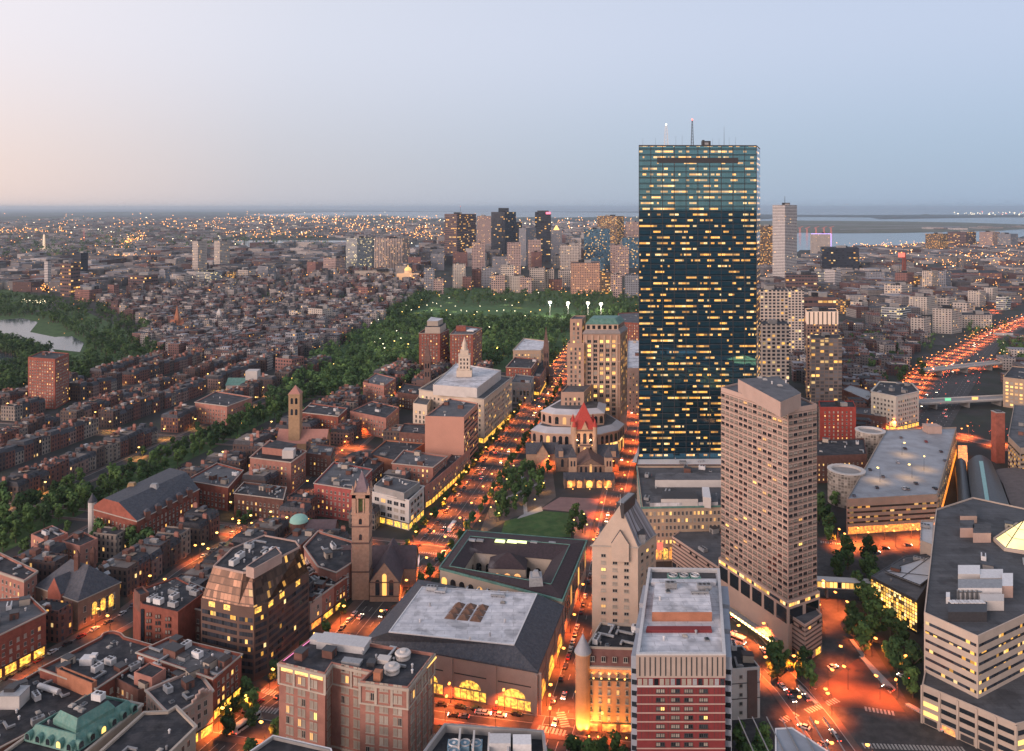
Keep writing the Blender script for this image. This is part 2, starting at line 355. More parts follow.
# low wooded hills and islands far off
HILLM = mat('far_woods', (.05, .075, .045), .95, .3, .002, col2=(.08, .085, .06))
def hill(x0, x1, y, h, depth=1500, seed=1, n=26, name='hills'):
    r = random.Random(seed); a = P(x0, y); c = P(x1, y); b = MB(); rows = []
    hs = [0.35 + .65 * abs(math.sin(i * .37 + seed) + .5 * math.sin(i * .91 + seed * 2)) / 1.5 + r.uniform(-.07, .07) for i in range(n + 1)]
    for j, (d, k) in enumerate(((0, 0), (.18, .6), (.5, 1), (.8, .7), (1, 0))):
        rows.append([])
        for i in range(n + 1):
            t = i / n; e = min(1, 5 * t, 5 * (1 - t)); p = a.lerp(c, t)
            rows[-1].append((p.x, p.y + depth * d, -3 if k == 0 else h * k * hs[i] * e + .5))
    for j in range(4):
        for i in range(n): b.quad([rows[j][i], rows[j][i + 1], rows[j + 1][i + 1], rows[j + 1][i]])
    o = b.build(name, HILLM, smooth=True); o['kind'] = 'structure'
hill(-60, 250, 214.5, 60, 6000, 1); hill(120, 300, 213, 42, 3000, 2); hill(-60, 90, 219, 38, 2500, 5)
hill(270, 415, 216.5, 22, 700, 3); hill(400, 640, 210.0, 40, 1500, 4, 40); hill(430, 640, 218.3, 24, 600, 6)
hill(560, 760, 219, 28, 900, 7); hill(340, 560, 221.5, 18, 600, 8)
hill(918, 948, 215.6, 38, 500, 9, 14, 'island_hill'); hill(768, 800, 216.4, 40, 500, 11, 14, 'island_hill'); hill(800, 925, 216, 10, 400, 12, 30, 'island_hill')
hill(950, 1100, 215, 12, 400, 13, 20, 'island_hill')
# ================================================================== evening haze
hm = bpy.data.materials.new('haze'); hm.use_nodes = True; hn = hm.node_tree; hn.nodes.clear()
ho = hn.nodes.new('ShaderNodeOutputMaterial'); hv = hn.nodes.new('ShaderNodeVolumePrincipled')
hv.inputs['Color'].default_value = (.74, .88, 1.0, 1); hv.inputs['Density'].default_value = 0.000032; hv.inputs['Anisotropy'].default_value = 0.45
hn.links.new(hv.outputs[0], ho.inputs['Volume'])
b = MB(); b.box((0, 30000, -4), (110000, 64000, 300), bottom=True); hz = b.build('haze', hm); hz['kind'] = 'stuff'
# ================================================================== streets
def off(pts, d):
    out = []
    for i, p in enumerate(pts):
        a = pts[max(0, i - 1)]; c = pts[min(len(pts) - 1, i + 1)]; t = Vector((c[0] - a[0], c[1] - a[1])).normalized()
        out.append((p[0] - t.y * d, p[1] + t.x * d))
    return out
def dens(pts, step=12):
    out = []
    for a, c in zip(pts, pts[1:]):
        a = Vector(a[:2]); c = Vector(c[:2]); n = max(1, int((c - a).length / step))
        out += [a.lerp(c, i / n) for i in range(n)]
    return out + [Vector(pts[-1][:2])]
RZ = [0.02]
def road(pts, width, side=4.0, lanes=(), name='road', dash=True, m=ASPH, walk=True):
    pts = dens(pts); z = RZ[0]; RZ[0] += .006
    l = off(pts, width / 2); r = off(pts, -width / 2); b = MB()
    for i in range(len(pts) - 1): b.quad([(*r[i], z), (*r[i + 1], z), (*l[i + 1], z), (*l[i], z)])
    b.build(name, m)['kind'] = 'structure'
    if walk:
        for s in (1, -1):
            q0 = off(pts, s * width / 2); qk = off(pts, s * (width / 2 + .25)); q1 = off(pts, s * (width / 2 + side)); b = MB(); h = .15 + z
            for i in range(len(pts) - 1):
                def Q(A, B, m_, z0, z1):
                    q = [(*A[i], z0), (*A[i + 1], z0), (*B[i + 1], z1), (*B[i], z1)]
                    if s < 0: q.reverse()
                    b.quad([q[0], q[3], q[2], q[1]], m_)
                Q(q0, q0, 1, z, h); Q(q0, qk, 1, h, h); Q(qk, q1, 0, h, h)
            b.build('pavement', [SIDE, KERB])['kind'] = 'structure'
    if lanes:
        b = MB(); zz = z + .02
        for d in lanes:
            a = off(pts, d - .12); c = off(pts, d + .12)
            for i in range(len(pts) - 1):
                if dash and d != 0:
                    A = Vector(a[i]); B = Vector(a[i + 1]); C_ = Vector(c[i]); D = Vector(c[i + 1]); f = .35
                    b.quad([(*A, zz), (*A.lerp(B, f), zz), (*C_.lerp(D, f), zz), (*C_, zz)])
                else: b.quad([(*a[i], zz), (*a[i + 1], zz), (*c[i + 1], zz), (*c[i], zz)])
        b.build('road_markings', PAINT)['kind'] = 'structure'
    return pts
def px2(l): return [P(x, y).xy for x, y in l]
def crosswalk(a, c, width=3.5, n=None):
    """zebra of bars across a street between two ground points"""
    a = Vector(a[:2]); c = Vector(c[:2]); d = (c - a); L_ = d.length; d.normalize(); nrm = Vector((-d.y, d.x)); n = n or int(L_ / 1.3); b = MB()
    for i in range(n):
        p = a + d * (L_ * (i + .5) / n); e = d * (L_ / n * .28); f = nrm * width / 2
        b.quad([(*(p - e - f), .19), (*(p + e - f), .19), (*(p + e + f), .19), (*(p - e + f), .19)])
    b.build('crosswalk_markings', PAINT)['kind'] = 'structure'
BOYL = px2([(190, 790), (222, 757), (250, 731), (300, 690), (352, 640), (385, 600), (430, 550), (460, 512), (490, 470), (520, 428), (550, 385), (570, 357), (600, 322)])
road(BOYL, 20, 5, (-6.4, -3.2, 0, 3.2, 6.4), 'road_avenue')
NEWB = px2([(-60, 728), (0, 690), (60, 655), (127, 618), (190, 570), (253, 532), (300, 494), (340, 458), (372, 430), (405, 395)])
road(NEWB, 11, 4, (), 'road')
STJ = px2([(548, 755), (562, 716), (578, 665), (590, 620), (600, 575), (606, 535), (616, 491), (627, 448), (635, 405), (640, 375), (643, 350)])
road(STJ, 12, 4, (-2, 2), 'road')
BLAG = px2([(408, 707), (450, 713), (540, 724), (600, 730), (640, 735), (700, 741)])
road(BLAG, 9.5, 3.5, (0,), 'road')
EXE = [G(-168, v).xy for v in (-8, 60, 120, 180, 240)]
road(EXE, 11, 4, (), 'road')
for u in (0, 166, 330, 492): road([G(u, v).xy for v in (-95 if u else -110, 0, 110, 240, 380, 500)], 11, 4, (), 'road')
for v in (214, 286, 392, 500): road([G(u, v).xy for u in (-120, 100, 300, 488)], 10, 3.5, (), 'road')
sheet('lawn', [G(-110, 240), G(488, 240), G(488, 260), G(-110, 260)], .12, LAWN)
# crossing bars at the avenue's corners
for a, c in (((416, 553), (446, 555)), ((431, 533), (458, 537)), ((243, 706), (278, 712)), ((262, 690), (292, 700)), ((492, 452), (512, 455)), ((537, 728), (566, 734)), ((560, 712), (566, 728))):
    crosswalk(P(*a), P(*c))
# broad junction and ramps at the lower right
pxsheet('road_junction', [(690, 790), (722, 700), (745, 672), (790, 672), (812, 668), (826, 640), (818, 585), (816, 538), (945, 528), (958, 560), (900, 560), (868, 590), (862, 628), (922, 725), (1010, 757), (1000, 800)], .022, ASPH)
pxsheet('road_plaza', [(815, 690), (862, 655), (905, 712), (830, 706)], .16, mat('red_paving', (.11, .065, .052), .85, .2, .2))
for a, c in (((864, 709), (895, 714)), ((806, 712), (838, 700)), ((862, 746), (965, 750)), ((781, 722), (797, 714)), ((820, 542), (846, 545))): crosswalk(P(*a), P(*c), 3.0)
for q in ([(849, 640), (853, 640), (865, 656), (862, 657)], [(859, 657), (864, 657), (896, 690), (890, 694)], [(797, 686), (800, 686), (818, 704), (815, 705)], [(905, 705), (909, 704), (990, 748), (984, 750)]):
    bb = MB(); bb.prism([tuple(v[:2]) for v in ccw([P(x, y) for x, y in q])], 0, .5); bb.build('pavement_median', KERB)['kind'] = 'structure'
for q in ([(800, 690), (806, 690.4), (800, 697), (794, 696)], [(812, 688), (818, 688.5), (813, 694), (807, 693.5)], [(806, 700), (812, 700.6), (806, 706), (800, 705)], [(818, 697), (823, 697.5), (818, 702), (813, 701.5)]):
    pxsheet('road_markings', q, .05, PAINT)
STU = px2([(822, 548), (870, 545), (940, 541), (980, 520)])
# lower right: street beside the slab hotel
HUN = px2([(722, 615), (748, 640), (770, 668), (792, 690), (815, 720), (850, 770)])
road(HUN, 13, 3, (-3, 3), 'road')
# expressway trench, service roads and ramps to the far right
HW = px2([(905, 455), (928, 420), (944, 397), (962, 372), (985, 345), (1005, 330), (1040, 312), (1090, 296)])
road(HW, 40, 2, (-15, -11, -7, 7, 11, 15), 'road_expressway', walk=False)
def wall_strip(pts, d, h, name, m):
    q = off(dens(pts), d); q2 = off(dens(pts), d + .8); b = MB()
    for i in range(len(q) - 1):
        b.quad([(*q[i], 0), (*q[i + 1], 0), (*q[i + 1], h), (*q[i], h)]); b.quad([(*q[i], h), (*q[i + 1], h), (*q2[i + 1], h), (*q2[i], h)]); b.quad([(*q2[i + 1], 0), (*q2[i], 0), (*q2[i], h), (*q2[i + 1], h)])
    return b.build(name, m)
SRV = px2([(905, 402), (915, 385), (925, 372), (940, 362), (965, 350), (985, 338), (1010, 326), (1040, 315)])
road(SRV, 16, 3, (-3, 3), 'road', walk=True)
SRV2 = px2([(915, 378), (945, 372), (985, 366), (1010, 358), (1030, 350)])
ALB = px2([(880, 436), (905, 430), (940, 432), (975, 440), (1005, 447), (1040, 458)])
road(ALB, 14, 3, (), 'road')
FARR = [px2([(905, 400), (890, 420), (885, 436)]), px2([(980, 318), (1024, 298), (1090, 280)]), px2([(940, 345), (918, 330), (900, 322), (850, 318)]), px2([(1024, 268), (960, 262), (905, 258), (850, 262)]), px2([(1040, 250), (985, 252), (930, 256)]),
        px2([(985, 300), (960, 285), (945, 276), (920, 268)])]
for i, f in enumerate(FARR): road(f, 14 if i < 2 else 22, 4, (), 'road', walk=i < 2)
FARL = [px2([(50, 290), (35, 280), (28, 270)]), px2([(-10, 262), (45, 262), (110, 259), (170, 262)]), px2([(120, 252), (150, 240), (128, 232)]), px2([(60, 300), (52, 310), (22, 312)])]
for f in FARL: road(f, 26, 4, (), 'road', walk=False)
# square in front of the library: lawn, paved plaza, path; parks beyond
pxsheet('lawn', [(505, 521), (517, 518), (543, 511), (571, 513), (571, 537), (500, 537)], .16, LAWN)
pxsheet('pavement_plaza', [(540, 509), (560, 497), (605, 499), (600, 540), (574, 540), (573, 512)], .15, mat('plaza_brick', (.24, .15, .14), .85, .15, .2))
pxsheet('path', [(520, 516), (541, 506), (543, 511), (517, 519)], .2, KERB)
pxsheet('pavement_square', [(478, 536), (500, 482), (530, 466), (552, 466), (556, 497), (540, 509), (512, 518)], .03, mat('square_paving', (.13, .105, .09), .85, .3, .1))
for q in ([(500, 500), (504, 500), (546, 481), (543, 480)], [(520, 470), (523, 470), (528, 516), (524, 516)]): pxsheet('path', q, .08, KERB)
LAWN2 = mat('park_lawn', (.05, .12, .04), .95, .25, .03, col2=(.075, .14, .045))
pxsheet('lawn', [(404, 317), (420, 309), (470, 306.5), (560, 308), (590, 313), (560, 318), (470, 318)], .10, LAWN2)
pxsheet('woodland_ground', [(270, 398), (330, 352), (395, 310), (430, 288), (470, 288), (560, 290), (640, 296), (640, 330), (565, 345), (545, 372), (520, 372), (430, 388), (330, 400)], .05, LAWN)
pxsheet('woodland_ground', [(-60, 300), (0, 288), (60, 300), (160, 345), (165, 366), (60, 372), (-80, 400)], .14, LAWN)
pxsheet('parking_road', [(214, 527), (235, 523), (262, 533), (250, 548), (226, 552)], .17, mat('grey_green_paving', (.12, .15, .12), .85, .15, .2))
# ================================================================== building kit
WINM = {}
def win_mesh(wd, h, kind, frame):
    """a window: frame ring standing proud, pane, sill; its own front is -y, origin at the pane's centre"""
    key = (round(wd, 2), round(h, 2), kind, frame.name)
    if key in WINM: return WINM[key]
    b = MB(); pane = {'d': GLS, 'b': BLIND, 'l': LITW, 'x': LITB}[kind]
    hx, hz = wd / 2, h / 2; t = min(.14, wd * .1); o = -.12; pz = -.04
    b.quad([(-hx, pz, -hz), (hx, pz, -hz), (hx, pz, hz), (-hx, pz, hz)], 0)
    for (x0, x1, z0, z1) in ((-hx, -hx + t, -hz, hz), (hx - t, hx, -hz, hz), (-hx + t, hx - t, hz - t, hz), (-hx + t, hx - t, -hz, -hz + t), (-t / 2, t / 2, -hz + t, hz - t)):
        b.quad([(x0, o, z0), (x1, o, z0), (x1, o, z1), (x0, o, z1)], 1)
    for (x, s) in ((-hx, 1), (hx, -1)):
        q = [(x, o, -hz), (x, o, hz), (x, 0, hz), (x, 0, -hz)]; b.quad(q if s > 0 else q[::-1], 1)
    b.quad([(-hx, o, hz), (hx, o, hz), (hx, 0, hz), (-hx, 0, hz)], 1)
    b.box((0, -.14, -hz - .16), (wd + .3, .28, .16), mi=1, bottom=True)
    me = b.mesh('window', [pane, frame]); WINM[key] = me; return me
def arch_pane(b, c, t, wd, h, mi=0, nrm=(0, 0), n=6):
    """arched opening drawn in the wall plane: c = bottom centre (3d), t = wall tangent (2d)"""
    p = []
    for s, z in ((-.5, 0), (.5, 0)): p.append((s * wd, z))
    for i in range(n + 1):
        a = math.pi * i / n; p.append((wd / 2 * math.cos(a), h - wd / 2 + wd / 2 * math.sin(a)))
    b.quad([(c[0] + t[0] * x + nrm[0], c[1] + t[1] * x + nrm[1], c[2] + z) for x, z in p], mi)
FACES = {}
def put_windows(root, items, limit=100, name='window'):
    """items: (x, y, z, rz, w, h, kind, frame) relative to root"""
    ax, ay = root.location.x, root.location.y
    items.sort(key=lambda q: (q[0] + ax) ** 2 + (q[1] + ay) ** 2 + (q[2] - EYE) ** 2)
    for q in items[:limit]: link(name, win_mesh(q[4], q[5], q[6], q[7]), root, q[:3], q[3])
    rest = items[limit:]
    if rest:
        b = MB(); ms = [GLS, BLIND, LITW, LITB, rest[0][7]]; mi = {'d': 0, 'b': 1, 'l': 2, 'x': 3}
        for x, y, z, rz, wd, h, k, fr in rest:
            me = win_mesh(wd, h, k, fr); cs, sn = math.cos(rz), math.sin(rz); vs = me.vertices
            for f in me.polygons:
                b.quad([(x + vs[i].co.x * cs - vs[i].co.y * sn, y + vs[i].co.x * sn + vs[i].co.y * cs, z + vs[i].co.z) for i in f.vertices], mi[k] if f.material_index == 0 else 4)
        o = b.build(name, ms, root); o['kind'] = 'stuff'
def edges_seen(poly, all_=False):
    """wall edges whose outside can be seen from the camera (or from a few steps to its side)"""
    out = []; n = len(poly)
    for i in range(n):
        a = Vector(poly[i]); c = Vector(poly[(i + 1) % n]); e = c - a; l = e.length
        if l < 1.2: continue
        t = e / l; nr = Vector((t.y, -t.x)); m = (a + c) / 2
        if all_ or nr.dot(Vector((0, -60)) - m) > -.12 * m.length: out.append((a, c, t, nr, l, math.atan2(t.y, t.x)))
    return out
def wingrid(polyW, origin, z0, z1, bay, fh, wd, h, r, lit=.1, blind=.3, frame=None, margin=1.2, litrow=None, skip=None, pair=False, sill=.95):
    items = []; frame = frame or SILL
    for a, c, t, nr, l, ang in edges_seen(polyW):
        n = int((l - 2 * margin) / bay)
        if n < 1: n = 1 if l > wd * 1.6 else 0
        if not n: continue
        s0 = (l - n * bay) / 2; nf = max(1, int((z1 - z0) / fh))
        for f in range(nf):
            z = z0 + f * fh + sill + h / 2
            for i in range(n):
                if skip and skip(i, f, n, nf): continue
                for dx in ((-pair * bay, pair * bay) if pair else (0,)):
                    s = s0 + (i + .5) * bay + dx; p = a + t * s + nr * .015
                    q = r.random(); k = 'd'
                    if q < lit or (litrow and f in litrow and q < .8): k = 'l' if r.random() < .7 else 'x'
                    elif q < lit + blind: k = 'b'
                    items.append((p.x - origin[0], p.y - origin[1], z, ang, wd, h, k, frame))
    return items
def cyl_unit(root, x, y, z, r0, h, m, name='vent_pipe'):
    b = MB(); b.cyl((0, 0, 0), r0, r0, h, 10); b.cyl((0, 0, h), r0 * 1.15, r0 * .6, h * .25, 10); b.build(name, m, root, (x, y, z))
UNITS = {}
def unit_mesh(kind, k):
    if (kind, k) in UNITS: return UNITS[(kind, k)]
    r = random.Random(hash((kind, k)) if False else k * 13 + len(kind)); b = MB()
    if kind == 'air_handler':
        w_, d_, h_ = r.uniform(2.5, 6), r.uniform(2, 3), r.uniform(1.4, 2.4); b.box((0, 0, .3), (w_, d_, h_), bottom=True)
        for i in (-1, 1): b.box((i * w_ * .35, 0, 0), (.3, d_ * .9, .3), mi=1)
        for i in range(int(w_ / 1.6)): b.cyl((-w_ / 2 + 1 + i * 1.6, 0, h_ + .3), .6, .6, .25, 10, mi=1)
        me = b.mesh(kind, [[METALW, METALG][k % 2], METALD])
    elif kind == 'skylight':
        w_, d_ = r.uniform(1.5, 3), r.uniform(1.2, 2); b.box((0, 0, 0), (w_, d_, .5), mi=1); b.box((0, 0, .5), (w_ * .9, d_ * .9, .3), taper=.6); me = b.mesh(kind, [[BLIND, GLS][k % 2], METALG])
    elif kind == 'stair_head':
        b.box((0, 0, 0), (3.4, 4.2, 2.8)); b.box((0, 0, 2.8), (3.7, 4.5, .2), mi=1); b.box((0, -2.12, 0), (1, .1, 2.1), mi=1); me = b.mesh(kind, [[BR2, GRYC, BEI][k % 3], METALD])
    elif kind == 'duct':
        l_ = r.uniform(4, 9); b.box((0, 0, .4), (l_, .8, .7), bottom=True); b.box((l_ / 2 - .4, 1.4, .4), (.8, 2.2, .7), bottom=True)
        for i in range(3): b.box((-l_ / 2 + .5 + i * l_ / 3, 0, 0), (.2, .7, .4), mi=1)
        me = b.mesh(kind, [METALG, METALD])
    else:
        b.cyl((0, 0, 0), .35, .35, 1.1, 8); b.cyl((0, 0, 1.1), .55, .3, .35, 8); me = b.mesh('vent_pipe', METALW if k % 2 else METALG)
    UNITS[(kind, k)] = me; return me
def clutter(root, poly, z, n, r, ang=0.0, kinds=('air_handler', 'skylight', 'vent_pipe', 'vent_pipe', 'duct', 'stair_head'), avoid=()):
    q = inset(poly, 2.2) if abs(area2(poly)) > 400 else inset(poly, 1.2)
    xs = [p[0] for p in q]; ys = [p[1] for p in q]; used = list(avoid); k = 0
    for _ in range(n * 12):
        if k >= n: break
        x, y = r.uniform(min(xs), max(xs)), r.uniform(min(ys), max(ys))
        if not inside(q, x, y) or any((x - a) ** 2 + (y - b) ** 2 < c * c for a, b, c in used): continue
        kd = r.choice(kinds); used.append((x, y, 4.6 if kd in ('air_handler', 'duct', 'stair_head') else 2.2)); k += 1
        link(kd, unit_mesh(kd, r.randrange(4)), root, (x, y, z), ang + r.choice((0, math.pi / 2)))
def strip_along(b, poly, z, h, d, mi=0, seen=True):
    """horizontal moulding: z..z+h standing d proud of every wall of poly"""
    o = inset(poly, -d); b.prism(o, z, z + h, mi, top=False); b.ring(o, poly, z + h, mi)
    n = len(poly)
    for i in range(n):
        j = (i + 1) % n; b.quad([(poly[i][0], poly[i][1], z), (poly[j][0], poly[j][1], z), (o[j][0], o[j][1], z), (o[i][0], o[i][1], z)], mi)
def body(root, poly, z0, z1, wall, roofm=None, par=.9, cornice=.0, cornm=None, name='wall', thick=.45, rname='roof'):
    """walls of one volume with a parapet and sunken roof"""
    inn = inset(poly, thick); b = MB(); b.prism(poly, z0, z1, 0, top=False); b.ring(poly, inn, z1); b.prism(inn, z1 - par, z1, 0, top=False, inward=True)
    o = b.build(name, wall, root)
    b = MB(); b.quad([(p[0], p[1], z1 - par) for p in inn]); b.build(rname, roofm or ROOFD, root)
    if cornice:
        b = MB(); strip_along(b, poly, z1 - cornice, cornice + .05, .5); b.build('cornice', cornm or SILL, root)
    return o
NB = [0]
def bld(name, label, z, roofpx, wall, roofm=None, cat='building', group=None, win=None, cl=6, z0=0.0, cornice=0.0, cornm=None, shop=None, bands=None, par=.9, world=None, seed=None, ret=False, kinds=None, penthouse=None, limit=100, base=None, avoid=()):
    """a building given by its roof outline (pixels at height z, or world points)"""
    NB[0] += 1; r = random.Random(seed or NB[0] * 17)
    W = ccw([P(x, y, z).xy for x, y in roofpx]) if world is None else ccw(world)
    cxm = sum(p[0] for p in W) / len(W); cym = sum(p[1] for p in W) / len(W)
    root = empty(name, (cxm, cym, 0)); tagit(root, label, cat, group)
    poly = [(p[0] - cxm, p[1] - cym) for p in W]
    body(root, poly, z0, z, wall, roofm, par, cornice, cornm)
    e = edges_seen(W)
    ang = max(e, key=lambda q: q[4])[5] if e else 0.0
    if shop:
        hh, m = shop; b = MB()
        for a, c, t, nr, l, an in e:
            k = max(1, int(l / 5.5))
            for i in range(k):
                s0 = l * (i + .12) / k; s1 = l * (i + .88) / k; p = a + t * s0 + nr * .06; q = a + t * s1 + nr * .06
                b.quad([(p.x - cxm, p.y - cym, .5), (q.x - cxm, q.y - cym, .5), (q.x - cxm, q.y - cym, hh), (p.x - cxm, p.y - cym, hh)])
        b.build('shopfront', m, root)
        b = MB(); strip_along(b, poly, hh + .2, .45, .25); b.build('fascia', SILLD, root)
    if base:
        hh, m = base; b = MB(); o = inset(poly, -.12); b.prism(o, 0, hh, 0, top=False); b.ring(o, poly, hh); b.build('base_course', m, root)
    if bands:
        for zz in bands:
            b = MB(); strip_along(b, poly, zz, .4, .18); b.build('string_course', cornm or SILL, root)
    if win:
        wn = dict(win); z1w = wn.pop('z1', z - 1.2); z0w = wn.pop('z0', 4.2 if shop else 1.0)
        it = wingrid(W, (cxm, cym), z0w, z1w, wn.pop('bay', 3.2), wn.pop('fh', 3.6), wn.pop('w', 1.2), wn.pop('h', 1.8), r, **wn); put_windows(root, it, limit)
    av = list(avoid)
    if penthouse:
        for (fx, fy, sx, sy, hh, m) in penthouse:
            # fractions along first two edges of the outline's bounding frame
            b = MB(); b.box((0, 0, 0), (sx, sy, hh)); b.box((0, 0, hh), (sx + .3, sy + .3, .2)); b.build('penthouse', m, root, (fx, fy, z - par)).rotation_euler = (0, 0, ang); av.append((fx, fy, max(sx, sy) * .6))
    if cl: clutter(root, poly, z - par, cl, r, ang, avoid=av, **({'kinds': kinds} if kinds else {}))
    root['_poly'] = 0; del root['_poly']
    return (root, poly, (cxm, cym), ang, e, r) if ret else root
def sub(root, org, pxs, z0, z1, m, roofm=None, name='upper_wall', par=.0, rname='upper_roof'):
    """an upper volume on a building, outline in pixels at its own top height"""
    W = ccw([P(x, y, z1).xy for x, y in pxs]); q = [(p[0] - org[0], p[1] - org[1]) for p in W]
    b = MB(); b.prism(q, z0, z1, 0, top=False)
    if par: b.ring(q, inset(q, .4), z1); b.prism(inset(q, .4), z1 - par, z1, 0, top=False, inward=True); qq = inset(q, .4)
    else: qq = q
    b.build(name, m, root)
    b = MB(); b.quad([(p[0], p[1], z1 - par) for p in qq]); b.build(rname, roofm or ROOFD, root)
    return q
def bandwall(root, org, W, z0, z1, fh, h, m, name='window_band', sill=1.0, inset_=.0, lim=100, seen=True):
    """ribbon windows: one strip per storey and wall, its panes and lit rooms in the material"""
    k = 0
    for a, c, t, nr, l, an in edges_seen(W):
        nf = int((z1 - z0) / fh)
        for f in range(nf):
            z = z0 + f * fh + sill; b = MB(); p = a + t * .6 + nr * .05; q = c - t * .6 + nr * .05
            P0 = (p.x - org[0], p.y - org[1]); Q0 = (q.x - org[0], q.y - org[1]); zf = f * fh * 7.0
            b.quad([(*P0, z), (*Q0, z), (*Q0, z + h), (*P0, z + h)], 0, [(0, zf + .2), (l, zf + .2), (l, zf + h * .8), (0, zf + h * .8)])
            b.build(name, m, root)
def hip(root, poly, z, h, m, ridge=.4, over=.4, name='roof'):
    """hipped or pyramidal roof over a four-sided outline"""
    o = inset(poly, -over); a = [Vector(p) for p in o]
    if (a[1] - a[0]).length > (a[2] - a[1]).length: a = a[1:] + a[:1]       # long sides are now a1-a2 and a3-a0
    m1 = (a[0] + a[1]) / 2; m2 = (a[2] + a[3]) / 2; r1 = m1.lerp(m2, ridge / 2 + .0); r2 = m2.lerp(m1, ridge / 2)
    b = MB(); A = [(*p, z) for p in a]; R1 = (*r1, z + h); R2 = (*r2, z + h)
    b.quad([A[0], A[1], R1]); b.quad([A[1], A[2], R2, R1]); b.quad([A[2], A[3], R2]); b.quad([A[3], A[0], R1, R2])
    b.quad(A[::-1]); return b.build(name, m, root)
# ================================================================== near buildings, lower left
W36 = dict(bay=3.0, fh=3.5, w=1.25, h=2.0)
ribbon = facade('ribbon_glass', (.05, .05, .05), bay=1.6, fh=50, wf=.88, hf=2, lit=.07, lits=.9, litcol=(1, .47, .08))
ribbon_few = facade('ribbon_glass_few', (.05, .05, .05), bay=1.8, fh=50, wf=.9, hf=2, lit=.05, lits=1.0, litcol=(1, .5, .1))
ribbon_many = facade('ribbon_glass_many', (.05, .05, .05), bay=1.8, fh=50, wf=.9, hf=2, lit=.6, lits=1.2, litcol=(1, .48, .1))
# corner building with a round bay and a long flat black roof
rt, pl, og, an, e, r = bld('brick_building', 'low brick building with flat black roof and rounded bay on the lit side street', 15,
    [(40, 668), (101, 637), (103, 633.5), (108, 631.5), (114, 631.3), (120, 633), (124, 637), (159, 647), (96, 688)], BR, ROOFD, cl=16, win=dict(bay=3.4, fh=3.6, w=1.5, h=2, lit=.35), cornice=.5, ret=True)
sub(rt, og, [(57, 669), (62, 666), (97, 680), (92, 683.5)], 10, 17.2, BRO, ROOFD, par=.5)
c = P(88, 661, 15); b = MB(); b.box((0, 0, 0), (5, 4, 2.6)); b.box((2.2, .5, 2.6), (2.4, 2.2, 1)); b.build('lift_housing', METALW, rt, (c.x - og[0], c.y - og[1], 14.1))
rt = bld('brick_building', 'low black roofed building at the left edge with white roof box and tank', 12, [(-30, 716), (0, 693), (38, 671), (92, 690), (40, 726), (-10, 752)], BR2, ROOFD, cl=18, win=W36, cornice=.4, ret=True); og = rt[2]; rt = rt[0]
c = P(14, 702, 12); b = MB(); b.box((0, 0, 0), (8, 6.5, 5)); b.box((0, 0, 5), (8.3, 6.8, .25), mi=1); b.box((-1.2, .6, 5.2), (4, 3.5, 1.5), mi=2); b.build('penthouse', [WHT, METALG, METALD], rt, (c.x - og[0], c.y - og[1], 11.1))
c = P(49, 690, 12); b = MB(); b.tube((-5, 2, 1.4), (5, -2, 1.4), 1.1, 1.1, 12); b.box((-3, 1.2, 0), (.5, 2, .8)); b.box((3, -1.2, 0), (.5, 2, .8)); b.build('tank', METALW, rt, (c.x - og[0], c.y - og[1], 11.1))
# green copper mansard building
rt, pl, og, an, e, r = bld('mansard_building', 'stone block crowned by a verdigris copper mansard with round dormers', 16,
    [(4, 752), (60, 712), (94, 694), (142, 704), (84, 752), (60, 772)], BEI, ROOFD, cl=0, win=dict(bay=3.6, fh=3.7, w=1.5, h=2.2, lit=.3), cornice=.8, ret=True)
lo = ccw([P(x, y, 16).xy for x, y in [(23, 739), (93, 699), (139, 709), (75, 752.5)]]); lo = [(p[0] - og[0], p[1] - og[1]) for p in lo]; hi = inset(lo, 2.4)
b = MB(); b.loft(lo, 15.4, hi, 20.2); b.ring(hi, inset(hi, .5), 20.2); b.prism(inset(hi, .5), 19.4, 20.2, 0, top=False, inward=True); b.build('mansard', COPPER, rt)
b = MB(); b.quad([(*p, 19.4) for p in inset(hi, .5)]); b.build('upper_roof', ROOFD, rt)
Wl = [(p[0] + og[0], p[1] + og[1]) for p in lo]
for a, c, t, nr, l, ang in edges_seen(Wl):
    n = int(l / 4.2)
    for i in range(n):
        p = a + t * (l * (i + .5) / n) - nr * .55; b = MB(); k = 8
        prof = [(-1.15, 0), (1.15, 0)] + [(1.15 * math.cos(math.pi * j / k), 1.5 + 1.15 * math.sin(math.pi * j / k)) for j in range(k + 1)]
        b.quad([(x, -.95, z) for x, z in prof], 0)
        for (x0, z0), (x1, z1) in zip(prof[1:], prof[2:] + [prof[0]]): b.quad([(x0, -.95, z0), (x0, 1.2, z0), (x1, 1.2, z1), (x1, -.95, z1)], 0)
        b.quad([(x * .75, -.98, z * .8 + .25) for x, z in prof], 1)
        b.build('dormer', [COPPER, LITB if (i * 5 + n) % 4 == 0 else GLS], rt, (p.x - og[0], p.y - og[1], 16.2)).rotation_euler = (0, 0, ang)
q = ccw([P(x, y, 24).xy for x, y in [(53, 711), (76, 722), (115, 699), (93, 690)]]); q = [(p[0] - og[0], p[1] - og[1]) for p in q]
b = MB(); b.loft(q, 19.4, q, 21.2); b.loft(q, 21.2, inset(q, 1.6), 24); b.build('copper_penthouse', COPPER, rt)
b = MB(); b.quad([(*p, 24) for p in inset(q, 1.6)]); b.build('upper_roof', ROOFD, rt)
clutter(rt, inset(q, 1.6), 24, 5, r, an, kinds=('vent_pipe', 'air_handler', 'skylight')); clutter(rt, hi, 19.4, 8, r, an, kinds=('vent_pipe', 'duct'), avoid=[(sum(p[0] for p in q) / 4, sum(p[1] for p in q) / 4, 11)])
